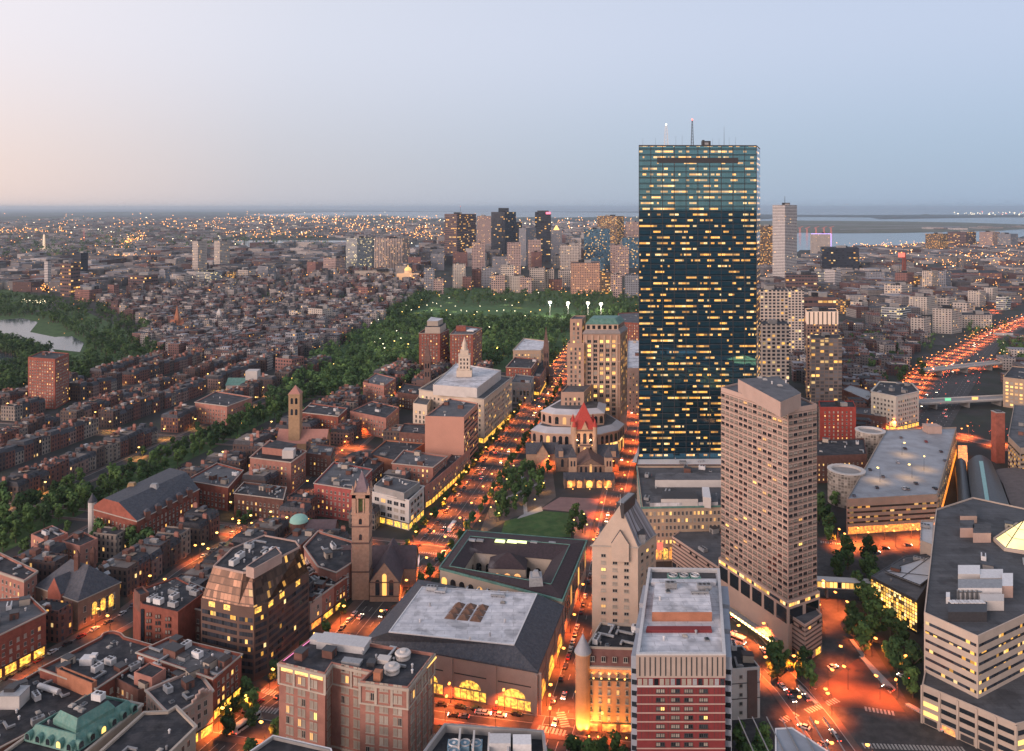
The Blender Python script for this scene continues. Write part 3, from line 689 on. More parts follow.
# facades along the avenue, lower left
bld('shop_building', 'pale four storey shop building along the avenue next to the copper mansard', 17, [(86, 764), (144, 712), (168, 711), (176, 706), (196, 726), (130, 790)], BEI, ROOFD, cl=4, win=dict(bay=3.0, fh=3.6, w=1.5, h=2.2, lit=.12), shop=(3.6, LITY), cornice=.6)
rt, pl, og, an, e, r = bld('shop_building', 'cream shop building with stepped gable on the avenue beside dark red brick block', 16, [(171, 716), (213, 690.5), (196, 668), (146, 690)], PNK, ROOFD, cl=8, win=dict(bay=2.8, fh=3.4, w=1.4, h=2.1, lit=.1), shop=(3.6, LITY), cornice=.5, ret=True)
a = P(213, 691, 16); c = P(196, 701, 16); t = (c - a).normalized(); b = MB()
for i, (s0, s1, h) in enumerate(((1, 9, 1.1), (2.5, 7.5, 2.2), (4, 6, 3.2))):
    p0 = a + t * s0; p1 = a + t * s1; nx = Vector((t.y, -t.x, 0)) * .5
    b.prism(ccw([(p0 - nx).xy[:], (p1 - nx).xy[:], (p1 + nx).xy[:], (p0 + nx).xy[:]]), 16, 16 + h)
b.build('stepped_gable', PNK, rt, (-og[0], -og[1], 0))
rt, pl, og, an, e, r = bld('brick_office', 'dark red brick office with wide grey roof at the lit street corner', 17, [(213, 678), (241.5, 654), (170, 637), (137, 652)], BR, ROOFG, cl=22, win=dict(bay=2.8, fh=3.4, w=1.3, h=1.9, lit=.22), shop=(3.8, LITY), cornice=.5, ret=True)
for (x, y, s, h) in ((174, 652, 7, 3), (184, 657, 4, 1.6), (207, 673, 1.8, 3)):
    c = P(x, y, 17); b = MB(); b.box((0, 0, 0), (s, s * .7, h)); b.box((0, 0, h), (s + .3, s * .7 + .3, .2), mi=1); b.build('penthouse', [BR2 if h == 3 else METALG, METALD], rt, (c.x - og[0], c.y - og[1], 16.1)).rotation_euler = (0, 0, an)
rt, pl, og, an, e, r = bld('brick_building', 'crowded dark roofed brick building behind the rounded bay roof', 14, [(138, 690), (172, 683), (205, 681), (166, 656), (140, 652), (104, 672)], BR2, ROOFD, cl=26, win=W36, ret=True)
sub(rt, og, [(134, 672), (152, 678), (166, 668), (150, 662)], 10, 18, BRP, ROOFD, par=.5)
# red brick block with dark slot
rt, pl, og, an, e, r = bld('brick_tower_block', 'bright red brick block with vertical window slots beside sloped glass office', 23, [(133, 592), (142, 604), (178, 612), (205, 592), (176, 577)], BR, ROOFD, cl=14, ret=True, kinds=('vent_pipe', 'air_handler', 'skylight'), par=.6)
it = [];
for k, (x, y) in enumerate(((149, 606), (158, 608), (168, 610.5))):
    c = P(x, y, 23)
    for f in range(7):
        for dx in (-.6, .6): it.append((c.x - og[0] + dx, c.y - og[1] - .3, 19.5 - f * 2.9, math.atan2(P(178, 612, 23).y - P(142, 604, 23).y, P(178, 612, 23).x - P(142, 604, 23).x), .9, 1.5, random.Random(k * 9 + f).choice('dbdb'), SILLD))
put_windows(rt, it)
sub(rt, og, [(134, 589), (140, 595), (149, 592), (143, 586)], 18, 26, BR2, ROOFD, par=.8)
b = MB(); a = P(142, 604, 23); b.box((0, 0, 0), (1.4, 1.0, 21)); b.build('wall_slot', GLS, rt, (a.x - og[0] + .5, a.y - og[1] - .4, 0))
bld('brick_building', 'narrow red and dark brick building just behind the slotted red block', 19, [(178, 604), (203, 610), (208, 590), (190, 582)], BR2, ROOFD, cl=6, win=W36, cornice=.4)
# faceted office with sloping glass crown
rt, pl, og, an, e, r = bld('glass_office', 'faceted office with sloping glass crown reflecting the orange sunset', 31, [(201, 598), (238, 606), (254, 608), (268, 602), (309, 571), (303, 561), (262, 552), (218, 574)], mat('brown_granite', (.13, .08, .065), .7, .12, .2), ROOFD, cl=0, ret=True, par=.05)
W = [(p[0] + og[0], p[1] + og[1]) for p in pl]
bandwall(rt, og, W, 2, 27, 3.1, 1.8, ribbon)
GSL = facade('mirror_glass_bronze', (.07, .045, .035), glass=(.075, .040, .026), bay=1.9, fh=2.9, wf=.93, hf=.86, lit=.06, lits=.6, rough=.5, grough=.3, var=.1, spec=.6)
GSL.node_tree.nodes['Principled BSDF'].inputs['Metallic'].default_value = .75
hi = ccw([P(x, y, 43).xy for x, y in [(213, 566), (243, 572.5), (252, 572), (261, 567), (300, 547), (296, 541), (264, 535), (232, 548)]]); hi = [(p[0] - og[0], p[1] - og[1]) for p in hi]
i0 = min(range(8), key=lambda i: (hi[i][0] + 100) + 0 * hi[i][1]); 
def match(lo, hi):
    best = min(range(len(hi)), key=lambda s: sum((lo[i][0] - hi[(i + s) % len(hi)][0]) ** 2 + (lo[i][1] - hi[(i + s) % len(hi)][1]) ** 2 for i in range(len(lo)))); return hi[best:] + hi[:best]
hi = match(pl, hi); b = MB(); b.loft(inset(pl, .3), 31, hi, 42.4); b.build('glass_crown', GSL, rt)
b = MB(); b.prism(hi, 42.4, 43.2, top=False); b.quad([(*p, 42.6) for p in inset(hi, .5)], 1); b.ring(hi, inset(hi, .5), 43.2); b.prism(inset(hi, .5), 42.6, 43.2, 0, top=False, inward=True); b.build('crown_roof', [PNK, ROOFD], rt)
for a, c, t, nr, l, ang in edges_seen(W):
    for s in range(int(l / 4)):
        if (s * 7 + int(l)) % 5 < 2:
            p = a + t * (s * 4 + .3) + nr * .1; q = a + t * (s * 4 + 3.6) + nr * .1; b = MB(); b.quad([(p.x - og[0], p.y - og[1], 28.3), (q.x - og[0], q.y - og[1], 28.3), (q.x - og[0], q.y - og[1], 30.6), (p.x - og[0], p.y - og[1], 30.6)]); b.build('lit_gallery_window', LITY, rt)
sub(rt, og, [(246, 566), (254, 568.5), (282, 553), (276, 546)], 42.6, 47, PNK, ROOFD, par=.3)
clutter(rt, hi, 42.6, 16, r, an, kinds=('air_handler', 'vent_pipe', 'duct', 'skylight'))
rt = bld('glass_office', 'dark glass annex stepping down beside the sloping glass crown', 20, [(268, 612), (300, 592), (314, 580), (300, 566), (262, 585)], METALD, ROOFD, cl=5, ret=True); og = rt[2]; W = [(p[0] + og[0], p[1] + og[1]) for p in rt[1]]
bandwall(rt[0], og, W, 3, 19, 3.1, 2.2, ribbon_few)
# townhouses on the avenue right of it
r9 = random.Random(5)
for i, (x0, y0, x1, y1, lab, mm) in enumerate(((310, 602, 322, 594, 'first of three pale pink bay fronted houses on the avenue', PNK), (322, 594, 334, 585, 'middle one of three pink bay fronted houses on the avenue', BRP), (334, 585, 347, 576, 'last of three bay fronted avenue houses, nearest the brick hall', BR))):
    a = P(x0, y0, 14); c = P(x1, y1, 14); d = Vector((-18, 4, 0))
    rt = bld('townhouse', lab, 14, None, mm, ROOFD, world=[a.xy[:], c.xy[:], (c + d).xy[:], (a + d).xy[:]], cl=3, win=dict(bay=2.6, fh=3.2, w=1.3, h=1.9, lit=.1), shop=(3.2, LITY if i else LITO), cornice=.5, group='pink houses on the avenue')
bld('brick_building', 'brick building with white framed balconies behind the pink avenue houses', 18, [(304, 546), (318, 531), (352, 541), (352, 562), (336, 572), (318, 566)], BRP, ROOFD, cl=8, win=dict(bay=2.8, fh=3.2, w=1.5, h=2.1, lit=.06, frame=METALW), cornice=.4)
bld('brick_building', 'small dark brick building against the glass annex', 14, [(290, 574), (312, 590), (332, 576), (310, 563)], BR2, ROOFD, cl=7, win=W36)
# ================================================================== brick hotel with two wings round a court, lower middle
rt, pl, og, an, e, r = bld('brick_hotel', 'pinkish brick hotel of two wings round a narrow court with pale cornice', 36,
    [(279, 662), (325, 673), (332, 662.5), (371, 671), (360, 681), (408, 687), (434, 653), (314, 635)], BRP, ROOFD, cl=10, ret=True, cornm=BEI, par=1.0, limit=100,
    win=dict(bay=5.0, fh=3.75, w=1.45, h=2.7, lit=.05, blind=.88, z0=2.6, z1=36.5, pair=.17, margin=1, frame=BEI))
W = [(p[0] + og[0], p[1] + og[1]) for p in pl]
b = MB(); strip_along(b, pl, 34.6, 1.0, .5); b.build('cornice', BEI, rt)
b = MB(); strip_along(b, pl, 28.2, .5, .3); b.build('string_course', BEI, rt)
b = MB(); strip_along(b, pl, 5.6, .6, .3); b.build('string_course', BEI, rt)
for i, (a, c, t, nr, l, ang) in enumerate(edges_seen(W)):
    if l < 9: continue
    n = max(2, int((l - 2) / 5.0))
    for k in range(n + 1):
        p = a + t * (l * k / n) + nr * .15; b = MB(); b.box((0, 0, 28.7), (.9, .3, 5.9)); b.build('pilaster', BEI, rt, (p.x - og[0], p.y - og[1], 0)).rotation_euler = (0, 0, ang)
b = MB(); a = P(281.5, 664, 35.2); c = P(323, 674, 35.2); b.quad([(a.x - og[0], a.y - og[1] - .62, 33.2), (c.x - og[0], c.y - og[1] - .62, 33.2), (c.x - og[0], c.y - og[1] - .62, 34.5), (a.x - og[0], a.y - og[1] - .62, 34.5)]); b.build('cove_light', LITB, rt)
a = P(434, 654, 35.4); c = P(425, 664, 35.4); t = (c - a).normalized(); nr = Vector((-t.y, t.x, 0)) * -.0; b = MB(); b.tube((a.x - og[0] + .7, a.y - og[1], 34.2), (c.x - og[0] + .7, c.y - og[1], 34.2), .35, .35); b.build('cove_light', LITB, rt)
PKT = emit('pink_tube', (1, .25, .6), 1.2)
b = MB(); a = P(281, 661, 36); c = P(313, 636, 36); b.tube((a.x - og[0] + 1, a.y - og[1], 36.15), (c.x - og[0] + 1, c.y - og[1] - .5, 36.15), .12, .12); b.build('tube_light', PKT, rt)
for (x, y, sx, sy, h, m, nm) in ((344, 644, 19, 7, 2.6, METALW, 'roof_canopy'), (327, 640, 12, 4.5, 1.8, METALW, 'roof_canopy'), (384, 659, 4.5, 3.2, 1.4, WHT, 'air_handler'), (378, 677, 2.6, 2.2, 3.0, BRO, 'chimney'), (372, 662, 3, 3, 1.4, METALD, 'air_handler'), (352, 661, 7, 3, 1.2, METALG, 'air_handler')):
    c = P(x, y, 36); b = MB(); b.box((0, 0, 0), (sx, sy, h)); b.box((0, 0, h), (sx + .3, sy + .3, .15)); b.build(nm, m, rt, (c.x - og[0], c.y - og[1], 35.0)).rotation_euler = (0, 0, R(-12))
for (x, y) in ((403, 655), (392, 669)):
    c = P(x, y, 36); b = MB(); b.cyl((0, 0, 0), 2.7, 2.7, .6, 20); b.cyl((0, 0, .6), 2.2, 2.9, 1.2, 20); b.cyl((0, 0, 1.8), 3.0, 2.6, .5, 20); b.cyl((0, 0, 2.3), 1.2, 1.0, .7, 16); b.build('cooling_tower', WHT, rt, (c.x - og[0], c.y - og[1], 35.0), smooth=False)
c = P(349, 733, 4); b = MB(); b.cyl((0, 0, 0), 6.5, 6.5, 1.2, 24)
for i in range(5): b.cyl((0, 0, 1.2 + 3.2 * math.sin(i * math.pi / 10)), 6.5 * math.cos(i * math.pi / 10), 6.5 * math.cos((i + 1) * math.pi / 10), 3.2 * (math.sin((i + 1) * math.pi / 10) - math.sin(i * math.pi / 10)), 24)
b.build('glass_dome', GRYC, rt, (c.x - og[0], c.y - og[1], 4), smooth=False)
b = MB(); q = [P(x, y, 5) for x, y in ((318, 728), (375, 740), (372, 712), (330, 700))]; b.quad([(p.x - og[0], p.y - og[1], 5) for p in q]); b.build('court_roof', ROOFG, rt)
# ================================================================== library annex with the white roof
LIBW = mat('library_granite', (.42, .30, .25), .85, .1, .2)
eav = [(366, 640), (537, 671), (563, 606), (419, 580)]
W = ccw([P(x, y, 17).xy for x, y in eav]); cxm = sum(p[0] for p in W) / 4; cym = sum(p[1] for p in W) / 4
rt = empty('library_annex', (cxm, cym, 0)); tagit(rt, 'granite library annex with flat white roof, dark skirt and glowing arched lunettes', 'library')
pl = [(p[0] - cxm, p[1] - cym) for p in W]
b = MB(); b.prism(pl, 0, 17, top=False); b.build('wall', LIBW, rt)
top = ccw([P(x, y, 22.5).xy for x, y in [(389, 632), (514, 645), (537, 594), (422, 587)]]); top = match(pl, [(p[0] - cxm, p[1] - cym) for p in top])
b = MB(); o = inset(pl, -.5); b.loft(o, 17, top, 22.5); b.prism(o, 16.4, 17, top=False); b.quad([(*p, 16.4) for p in o][::-1]); b.build('skirt_roof', SLATE, rt)
b = MB(); b.ring(inset(top, -.15), inset(top, .4), 22.75); b.prism(inset(top, -.15), 22.3, 22.75, top=False); b.build('coping', METALW, rt)
b = MB(); b.quad([(*p, 22.56) for p in top]); b.build('roof', ROOFW, rt)
sk = [P(x, y, 22.5) for x, y in [(443, 619), (481, 623), (490, 606), (455, 603)]]
for i in range(3):
    for j in range(3):
        def B_(u, v): return (sk[0].lerp(sk[1], u)).lerp(sk[3].lerp(sk[2], u), v)
        q = [B_((i + a) / 3, (j + c) / 3) for a, c in ((.06, .06), (.94, .06), (.94, .94), (.06, .94))]; m_ = (q[0] + q[2]) / 2
        b = MB()
        for k in range(4): b.quad([(q[k].x, q[k].y, 22.6), (q[(k + 1) % 4].x, q[(k + 1) % 4].y, 22.6), (m_.x, m_.y, 24.4)])
        b.build('skylight', mat('bronze_glazing', (.16, .09, .06), .35, .35, .6), rt, (-cxm, -cym, 0))
r = random.Random(4)
for x, y, k, kd in ((432, 590, 1, 'air_handler'), (440, 593, 0, 'duct'), (446, 590, 2, 'vent_pipe'), (498, 597, 1, 'duct'), (470, 640, 3, 'vent_pipe'), (478, 608, 3, 'vent_pipe'), (505, 622, 1, 'vent_pipe'), (430, 606, 2, 'vent_pipe'), (503, 603, 2, 'skylight'), (490, 636, 0, 'vent_pipe'), (420, 622, 1, 'vent_pipe')):
    c = P(x, y, 22.6); link(kd, unit_mesh(kd, k), rt, (c.x - cxm, c.y - cym, 22.6), R(-10))
Wf = [(p[0], p[1]) for p in W]; es = edges_seen(Wf)
for a, c, t, nr, l, ang in es:
    n = max(3, round(l / 19)) if l < 90 else 5
    for i in range(n):
        m_ = a + t * (l * (i + .5) / n); wd = l / n * .74; rad = wd * .30
        # recessed-looking upper panel line, dark string, lit lunette and glazed ground floor
        def Wp(s, z, d): p = m_ + t * s + nr * d; return (p.x - cxm, p.y - cym, z)
        b = MB(); b.quad([Wp(-wd / 2, 9.9, .05), Wp(wd / 2, 9.9, .05), Wp(wd / 2, 10.4, .05), Wp(-wd / 2, 10.4, .05)]); b.build('dark_string', METALD, rt)
        b = MB(); b.quad([Wp(rad * 1.1 * math.cos(math.pi * k / 10), 4.9 + 3.3 * math.sin(math.pi * k / 10), .06) for k in range(11)]); o = b.build('lunette', LITY if (abs(t.y) < .5 or i % 2) else LITO, rt)
        b = MB(); 
        for k in range(5):
            s0 = -wd / 2 + wd * (k + .06) / 5; s1 = -wd / 2 + wd * (k + .94) / 5; b.quad([Wp(s0, .5, .06), Wp(s1, .5, .06), Wp(s1, 4.2, .06), Wp(s0, 4.2, .06)])
        b.build('lit_glazing', LITY, rt)
    for i in range(n + 1):
        m_ = a + t * (l * i / n); b = MB(); b.box((0, 0, 0), (l / n * .2, 1.0, 16.3)); b.build('pier', LIBW, rt, (m_.x - cxm, m_.y - cym, 0)).rotation_euler = (0, 0, ang)
for x, y in ((435, 660), (434, 672), (447, 680)):
    pass
# ================================================================== old library: four wings round a courtyard
outer = [(440, 568), (467, 531), (586, 541), (562, 600)]; inner = [(459, 572), (474, 549), (553, 556), (541, 577)]
Wo = ccw([P(x, y, 19).xy for x, y in outer]); Wi = ccw([P(x, y, 19).xy for x, y in inner]); cxm = sum(p[0] for p in Wo) / 4; cym = sum(p[1] for p in Wo) / 4
rt = empty('old_library', (cxm, cym, 0)); tagit(rt, 'pale stone library built round a square courtyard with dark tiled roofs', 'library')
po = [(p[0] - cxm, p[1] - cym) for p in Wo]; pi_ = match(po, [(p[0] - cxm, p[1] - cym) for p in Wi])
b = MB(); b.prism(po, 0, 19, top=False); b.prism(pi_, 0, 17, 0, top=False, inward=True); b.build('wall', BEI, rt)
b = MB(); strip_along(b, po, 18.4, 1.0, .7); b.build('cornice', COPPER, rt)
TILE = mat('dark_roof_tiles', (.045, .035, .04), .75, .25, .8, col2=(.06, .04, .045))
mid = [((a[0] + c[0]) / 2, (a[1] + c[1]) / 2) for a, c in zip(po, pi_)]
b = MB(); n = 4; oo = inset(po, .4)
b.loft(oo, 19.3, mid, 20.9); b.loft([*mid], 20.9, [*inset(pi_, .5)], 17.2); b.build('roof', TILE, rt)
b = MB()
for k in range(4): b.tube((*mid[k], 20.95), (*mid[(k + 1) % 4], 20.95), .25, .25)
b.build('ridge', COPPER, rt)
# glowing roof lights on the far wing
for i, (x, ls) in enumerate(((472, 0), (480, 0), (500, 1), (512, 1), (522, 1), (534, 0), (552, 0))):
    c = P(x, 536.5 + (x - 472) * .035, 22.5); b = MB(); b.box((0, 0, 0), (5.5 if ls else 4, 2.4, .8), taper=.9); b.build('roof_light', emit('green_white_skylight', (.85, 1, .35), 1.6) if ls else METALG, rt, (c.x - cxm, c.y - cym, 20.2)).rotation_euler = (0, 0, GANG)
Wi2 = [(p[0] + cxm, p[1] + cym) for p in pi_]
b = MB(); 
for k in range(4):
    a = Vector(pi_[k]); c = Vector(pi_[(k + 1) % 4]); l = (c - a).length; t = (c - a) / l; nr = Vector((-t.y, t.x)); n = int(l / 5)
    for i in range(n):
        p = a + t * (l * (i + .5) / n); arch_pane(b, (p.x, p.y, 3.5), t, 3.0, 8.5, nrm=nr * .05)
b.build('arcade', GLS, rt)
c = P(508, 560, 19); a1 = P(491, 558, 17); a2 = P(526, 560, 17)
b = MB(); b.box((0, 0, 0), (19, 13, 16)); pv = b.build('pavilion', BEI, rt, (c.x - cxm, c.y - cym + 3, 0)); pv.rotation_euler = (0, 0, R(-4))
hip(pv, [(-9.5, -6.5), (9.5, -6.5), (9.5, 6.5), (-9.5, 6.5)], 16, 5.5, TILE, ridge=.9, name='pavilion_roof')
for k in range(3): bb = MB(); arch_pane(bb, (-5.2 + 5.2 * k, -6.56, 4.2), (1, 0), 3.8, 9.5, 0); bb.build('lit_arch', emit('hall_glow', (1, .42, .12), 1.1, var=.5, scale=.3), pv)
b = MB()
for a, c, t, nr, l, ang in edges_seen(Wo):
    n = int(l / 5.2)
    for i in range(n):
        p = a + t * (l * (i + .5) / n); bb = MB(); arch_pane(bb, (p.x - cxm, p.y - cym, 6), t, 3.2, 9, nrm=nr * .05)
        bb.build('arched_window', GLS if i % 4 else LITW, rt)
b = MB(); c = P(536, 583, 20); b.box((0, 0, 0), (7, 9, 5), taper=.8); b.box((0, 0, 5), (3.6, 4.4, 2), taper=.5); b.build('vent_house', METALG, rt, (c.x - cxm, c.y - cym, 19))
for k in range(14):
    c = P(462 + k * 5, 584.5 + k * .55, 22.8); link('vent_pipe' if k % 2 else 'duct', unit_mesh('vent_pipe' if k % 2 else 'duct', k % 4), rt, (c.x - cxm, c.y - cym, 20.0), R(-10))
# ================================================================== tower with the glazed gable (centre)
CREAM = mat('cream_precast', (.56, .44, .35), .85, .1, .2)
rt, pl, og, an, e, r = bld('gable_tower', 'cream apartment tower with steep glazed gable roof beside the library side street', 46, [(592, 545), (638, 547), (656, 534), (614, 531)], CREAM, ROOFG, cl=0, ret=True, par=.05,
    win=dict(bay=5.2, fh=3.15, w=2.2, h=1.5, lit=.05, blind=.4, z0=24, z1=44, margin=.8), cornice=.4)
W = [(p[0] + og[0], p[1] + og[1]) for p in pl]
it = wingrid(W, og, 1, 24, 5.2, 3.15, 2.2, 1.5, r, lit=.08, blind=.4, margin=.8); put_windows(rt, it, 40)
# gable volume: roof falls to the sides, ridge runs away from the camera
a = [Vector((*p, 46)) for p in pl]; fl = min(pl, key=lambda p: p[0] + .5 * p[1]); 
FL, FR, BRR, BL = [Vector((*(P(x, y, 46).xy - Vector(og)), 46)) for x, y in ((592, 545), (638, 547), (656, 534), (614, 531))]
RF = (FL + FR) / 2 + Vector((2.5, .8, 18.5)); RB = (BL + BRR) / 2 + Vector((-1, 0, 18.5)); RF.z = RB.z = 64.5
b = MB(); g1 = FL.lerp(FR, .0); b.quad([FL, FR, RF]); b.quad([BRR, BL, RB]); b.build('gable_wall', CREAM, rt)
GLZ = facade('patent_glazing', (.20, .22, .25), glass=(.16, .18, .21), bay=1.2, fh=40, wf=.86, hf=.98, lit=0, rough=.35, grough=.15, var=.08)
n_ = (FR - FL).normalized()
b = MB(); l = (BRR - FR).length
b.quad([FR, BRR, RB, RF], 0, [(0, 1), (l, 1), (l, 26), (0, 26)]); b.quad([BL, FL, RF, RB], 0, [(0, 1), (l, 1), (l, 26), (0, 26)]); b.build('glazed_roof', GLZ, rt)
b = MB(); b.box((0, 0, -6), (3.6, 15, 6.8)); b.box((0, 0, .3), (2.8, 14.4, .6), mi=1); m_ = (RF + RB) / 2; m_ = RF.lerp(RB, .45); b.build('ridge_slot', [METALD, METALG], rt, m_).rotation_euler = (0, 0, math.atan2((RB - RF).y, (RB - RF).x) - math.pi / 2)
b = MB(); q0 = FL.lerp(FR, .44); q1 = FL.lerp(FR, .86); 
for (x0, x1, z0, z1) in ((.42, .80, 39.5, 47.5),):
    A = FL.lerp(FR, x0); B = FL.lerp(FR, x1); f = Vector((n_.y, -n_.x, 0)) * 1.4
    b.prism(ccw([(A + f * 0).xy[:], (A + f).xy[:], (B + f).xy[:], (B + f * 0).xy[:]]), z0, z1)
    mid_ = (A + B) / 2 + f; b.quad([(A.x + f.x, A.y + f.y, z1), (B.x + f.x, B.y + f.y, z1), (mid_.x, mid_.y, z1 + 6)]); top_ = (mid_.x, mid_.y, z1 + 6); bk = (mid_.x - f.x * 4, mid_.y - f.y * 4, z1 + 6)
    b.quad([(B.x + f.x, B.y + f.y, z1), (B.x - f.x * 3, B.y - f.y * 3, z1), bk, top_], 1); b.quad([(A.x - f.x * 3, A.y - f.y * 3, z1), (A.x + f.x, A.y + f.y, z1), top_, bk], 1)
b.build('gable_dormer', [CREAM, SLATE], rt)
for s_, lab in ((.08, 'l'), (.92, 'r')):
    b = MB(); b.box((0, 0, 46), (3.0, 6, 4.5)); b.box((0, 0, 50.5), (3.4, 6.4, .3), mi=1); q = (FL if lab == 'l' else FR).lerp(BL if lab == 'l' else BRR, .4); b.build('shoulder_block', [METALG, METALD], rt, (q.x + (1 if lab == 'l' else -2), q.y, 0))
c = RF + Vector((0, -.5, 0)); b = MB(); b.tube((0, 0, 0), (0, 0, 5), .15, .06); b.build('mast', METALW, rt, c)
# ================================================================== floodlit hotel with corner turret
TUR = mat('warm_brick', (.42, .22, .13), .9, .15, .3)
rt, pl, og, an, e, r = bld('turret_hotel', 'small old hotel with conical corner turret, floodlit orange from its cornice', 25, [(581, 666), (637, 668), (650, 640), (598, 637)], TUR, ROOFD, cl=0, ret=True, par=.05,
    win=dict(bay=3.4, fh=3.3, w=1.1, h=1.9, lit=.06, blind=.25, margin=1.5, z0=3.6), shop=(3.2, LITO))
mans = pl; b = MB(); up = inset(pl, 1.3); b.loft(mans, 25.3, up, 31); b.build('mansard', mat('mansard_brick', (.17, .08, .07), .85, .2, .4), rt)
b = MB(); b.prism(up, 31, 31.8, top=False); b.ring(up, inset(up, .5), 31.8); b.prism(inset(up, .5), 30.8, 31.8, 0, top=False, inward=True); b.quad([(*p, 30.9) for p in inset(up, .5)], 1); b.build('roof', [BEI, ROOFD], rt)
clutter(rt, up, 30.9, 12, r, an, kinds=('air_handler', 'duct', 'vent_pipe', 'skylight'))
b = MB(); strip_along(b, pl, 24.6, .8, .9); b.build('cornice', BEI, rt)
b = MB(); strip_along(b, pl, 20.3, .5, 1.1); b.build('balcony', SILLD, rt)
cnr = min(pl, key=lambda p: p[0] + p[1]); b = MB(); b.cyl((0, 0, 0), 2.9, 2.9, 30, 20, cap=False); b.build('turret', TUR, rt, (cnr[0] + .8, cnr[1] + .6, 0))
b = MB(); b.cyl((0, 0, 30), 3.3, 3.3, .4, 20, 1); b.cyl((0, 0, 30.4), 3.3, .15, 6.5, 20); b.cyl((0, 0, 36.9), .12, .02, 1.5, 6); b.build('turret_cone', [mat('lead_roof', (.30, .31, .34), .55, .15, .5), BEI], rt, (cnr[0] + .8, cnr[1] + .6, 0))
W = [(p[0] + og[0], p[1] + og[1]) for p in pl]; it = wingrid(W, og, 26, 30.6, 4.2, 4, 1.6, 2, r, lit=.0, blind=.2); put_windows(rt, it)
def spot(root, loc, aim, power, col=(1, .42, .08), ang=70, blend=.8, name='floodlight', rad=.2):
    b = MB(); b.box((0, 0, 0), (.5, .4, .35), bottom=True); o = b.build(name, LAMPO, root, loc)
    ld = bpy.data.lights.new('flood_beam', 'SPOT'); ld.energy = power; ld.color = col; ld.spot_size = R(ang); ld.spot_blend = blend; ld.shadow_soft_size = rad
    lo = bpy.data.objects.new('flood_beam', ld); COL.objects.link(lo); lo.parent = o; lo.location = (0, -.1, .5)
    lo.rotation_euler = (Vector(aim) - Vector(loc)).to_track_quat('-Z', 'Y').to_euler(); return o
a, c, t, nr, l, ang = max(edges_seen(W), key=lambda q: -q[3].y)
for i in range(7):
    p = a + t * (l * (i + .6) / 7.2) + nr * 1.0; q = p - nr * 1.0; spot(rt, (p.x - og[0], p.y - og[1], 20.9), (q.x - og[0], q.y - og[1], 25), 700, ang=100)
spot(rt, (cnr[0] - 2.5, cnr[1] - 4.5, .2), (cnr[0] + .5, cnr[1] + .5, 10), 22000, ang=100, rad=.4)
for i, s_ in enumerate((.14, .3, .55, .8)):
    p = a + t * (l * s_) + nr * 3.2; q = p - nr * 3.2; spot(rt, (p.x - og[0], p.y - og[1], .2), (q.x - og[0], q.y - og[1], 9), (16000, 6500, 4500, 4500)[i], ang=95, rad=.4)
# ================================================================== foreground red and white tower
RED = mat('red_precast', (.21, .038, .040), .75, .12, .3); RIB = mat('ribbed_precast', (.42, .34, .29), .8, .1, .3)
rt, pl, og, an, e, r = bld('apartment_tower', 'tall foreground tower of red panels with pale floor lines and white roof', 52, [(637, 654), (725, 654), (719, 569), (649, 568)], RED, ROOFW, cl=0, ret=True, par=1.4, limit=100)
W = [(p[0] + og[0], p[1] + og[1]) for p in pl]; front = max(edges_seen(W), key=lambda q: -q[3].y); a, c, t, nr, l, ang = front
def Wq(s, z, d): p = a + t * s + nr * d; return (p.x - og[0], p.y - og[1], z)
b = MB(); b.prism(inset(pl, -.25), 44.2, 52.1, top=False); b.ring(inset(pl, -.25), pl, 52.1); b.quad([(*p, 44.2) for p in inset(pl, -.25)][::-1]); b.build('crown_wall', RIB, rt)
b = MB(); b.ring(inset(pl, -.3), inset(pl, .75), 52.2); b.prism(inset(pl, .75), 50.6, 52.2, top=False, inward=True); b.prism(inset(pl, -.3), 51.7, 52.2, top=False); b.build('coping', METALW, rt)
for i in range(17):
    s = l * (i + .5) / 17; b = MB(); b.box((0, 0, 44.9), (.38, .12, 6.2)); b.build('crown_slot', SILLD, rt, Wq(s, 0, .3))
for i in range(16):
    s = l * (i + .5) / 16; b = MB(); b.box((0, 0, 0), (1.35, .1, 2.1)); b.build('sky_lobby_window', (BLIND, GLS, METALG, BLIND)[(i * 7) % 4], rt, Wq(s, 41.7, .05))
b = MB(); b.prism(inset(pl, -.1), 41.0, 41.6, top=False); b.ring(inset(pl, -.1), pl, 41.6); b.build('string_course', WHT, rt)
for f in range(13):
    z = 38.2 - f * 2.95; b = MB(); strip_along(b, pl, z, .38, .14); b.build('floor_line', PNK, rt)
it = []
for f in range(13):
    z = 38.2 - f * 2.95 + 1.6
    for i, s in enumerate((.24, .29, .41, .46, .56, .61, .73, .78)):
        q = r.random(); it.append((*Wq(s * l, z, .02)[:3], ang, 1.45, 1.35, 'x' if (f, i) in ((2, 1), (3, 7), (8, 6)) else ('b' if q < .62 else 'd'), SILLD))
    for i, s in enumerate((.05, .09, .13, .17, .35, .36, .67, .88, .92, .96)):
        bb = MB(); bb.box((0, 0, -1.1), (.1, .1, 2.3)); bb.build('joint', SILLD, rt, Wq(s * l, z, .02)) if f < 6 else None
put_windows(rt, it)
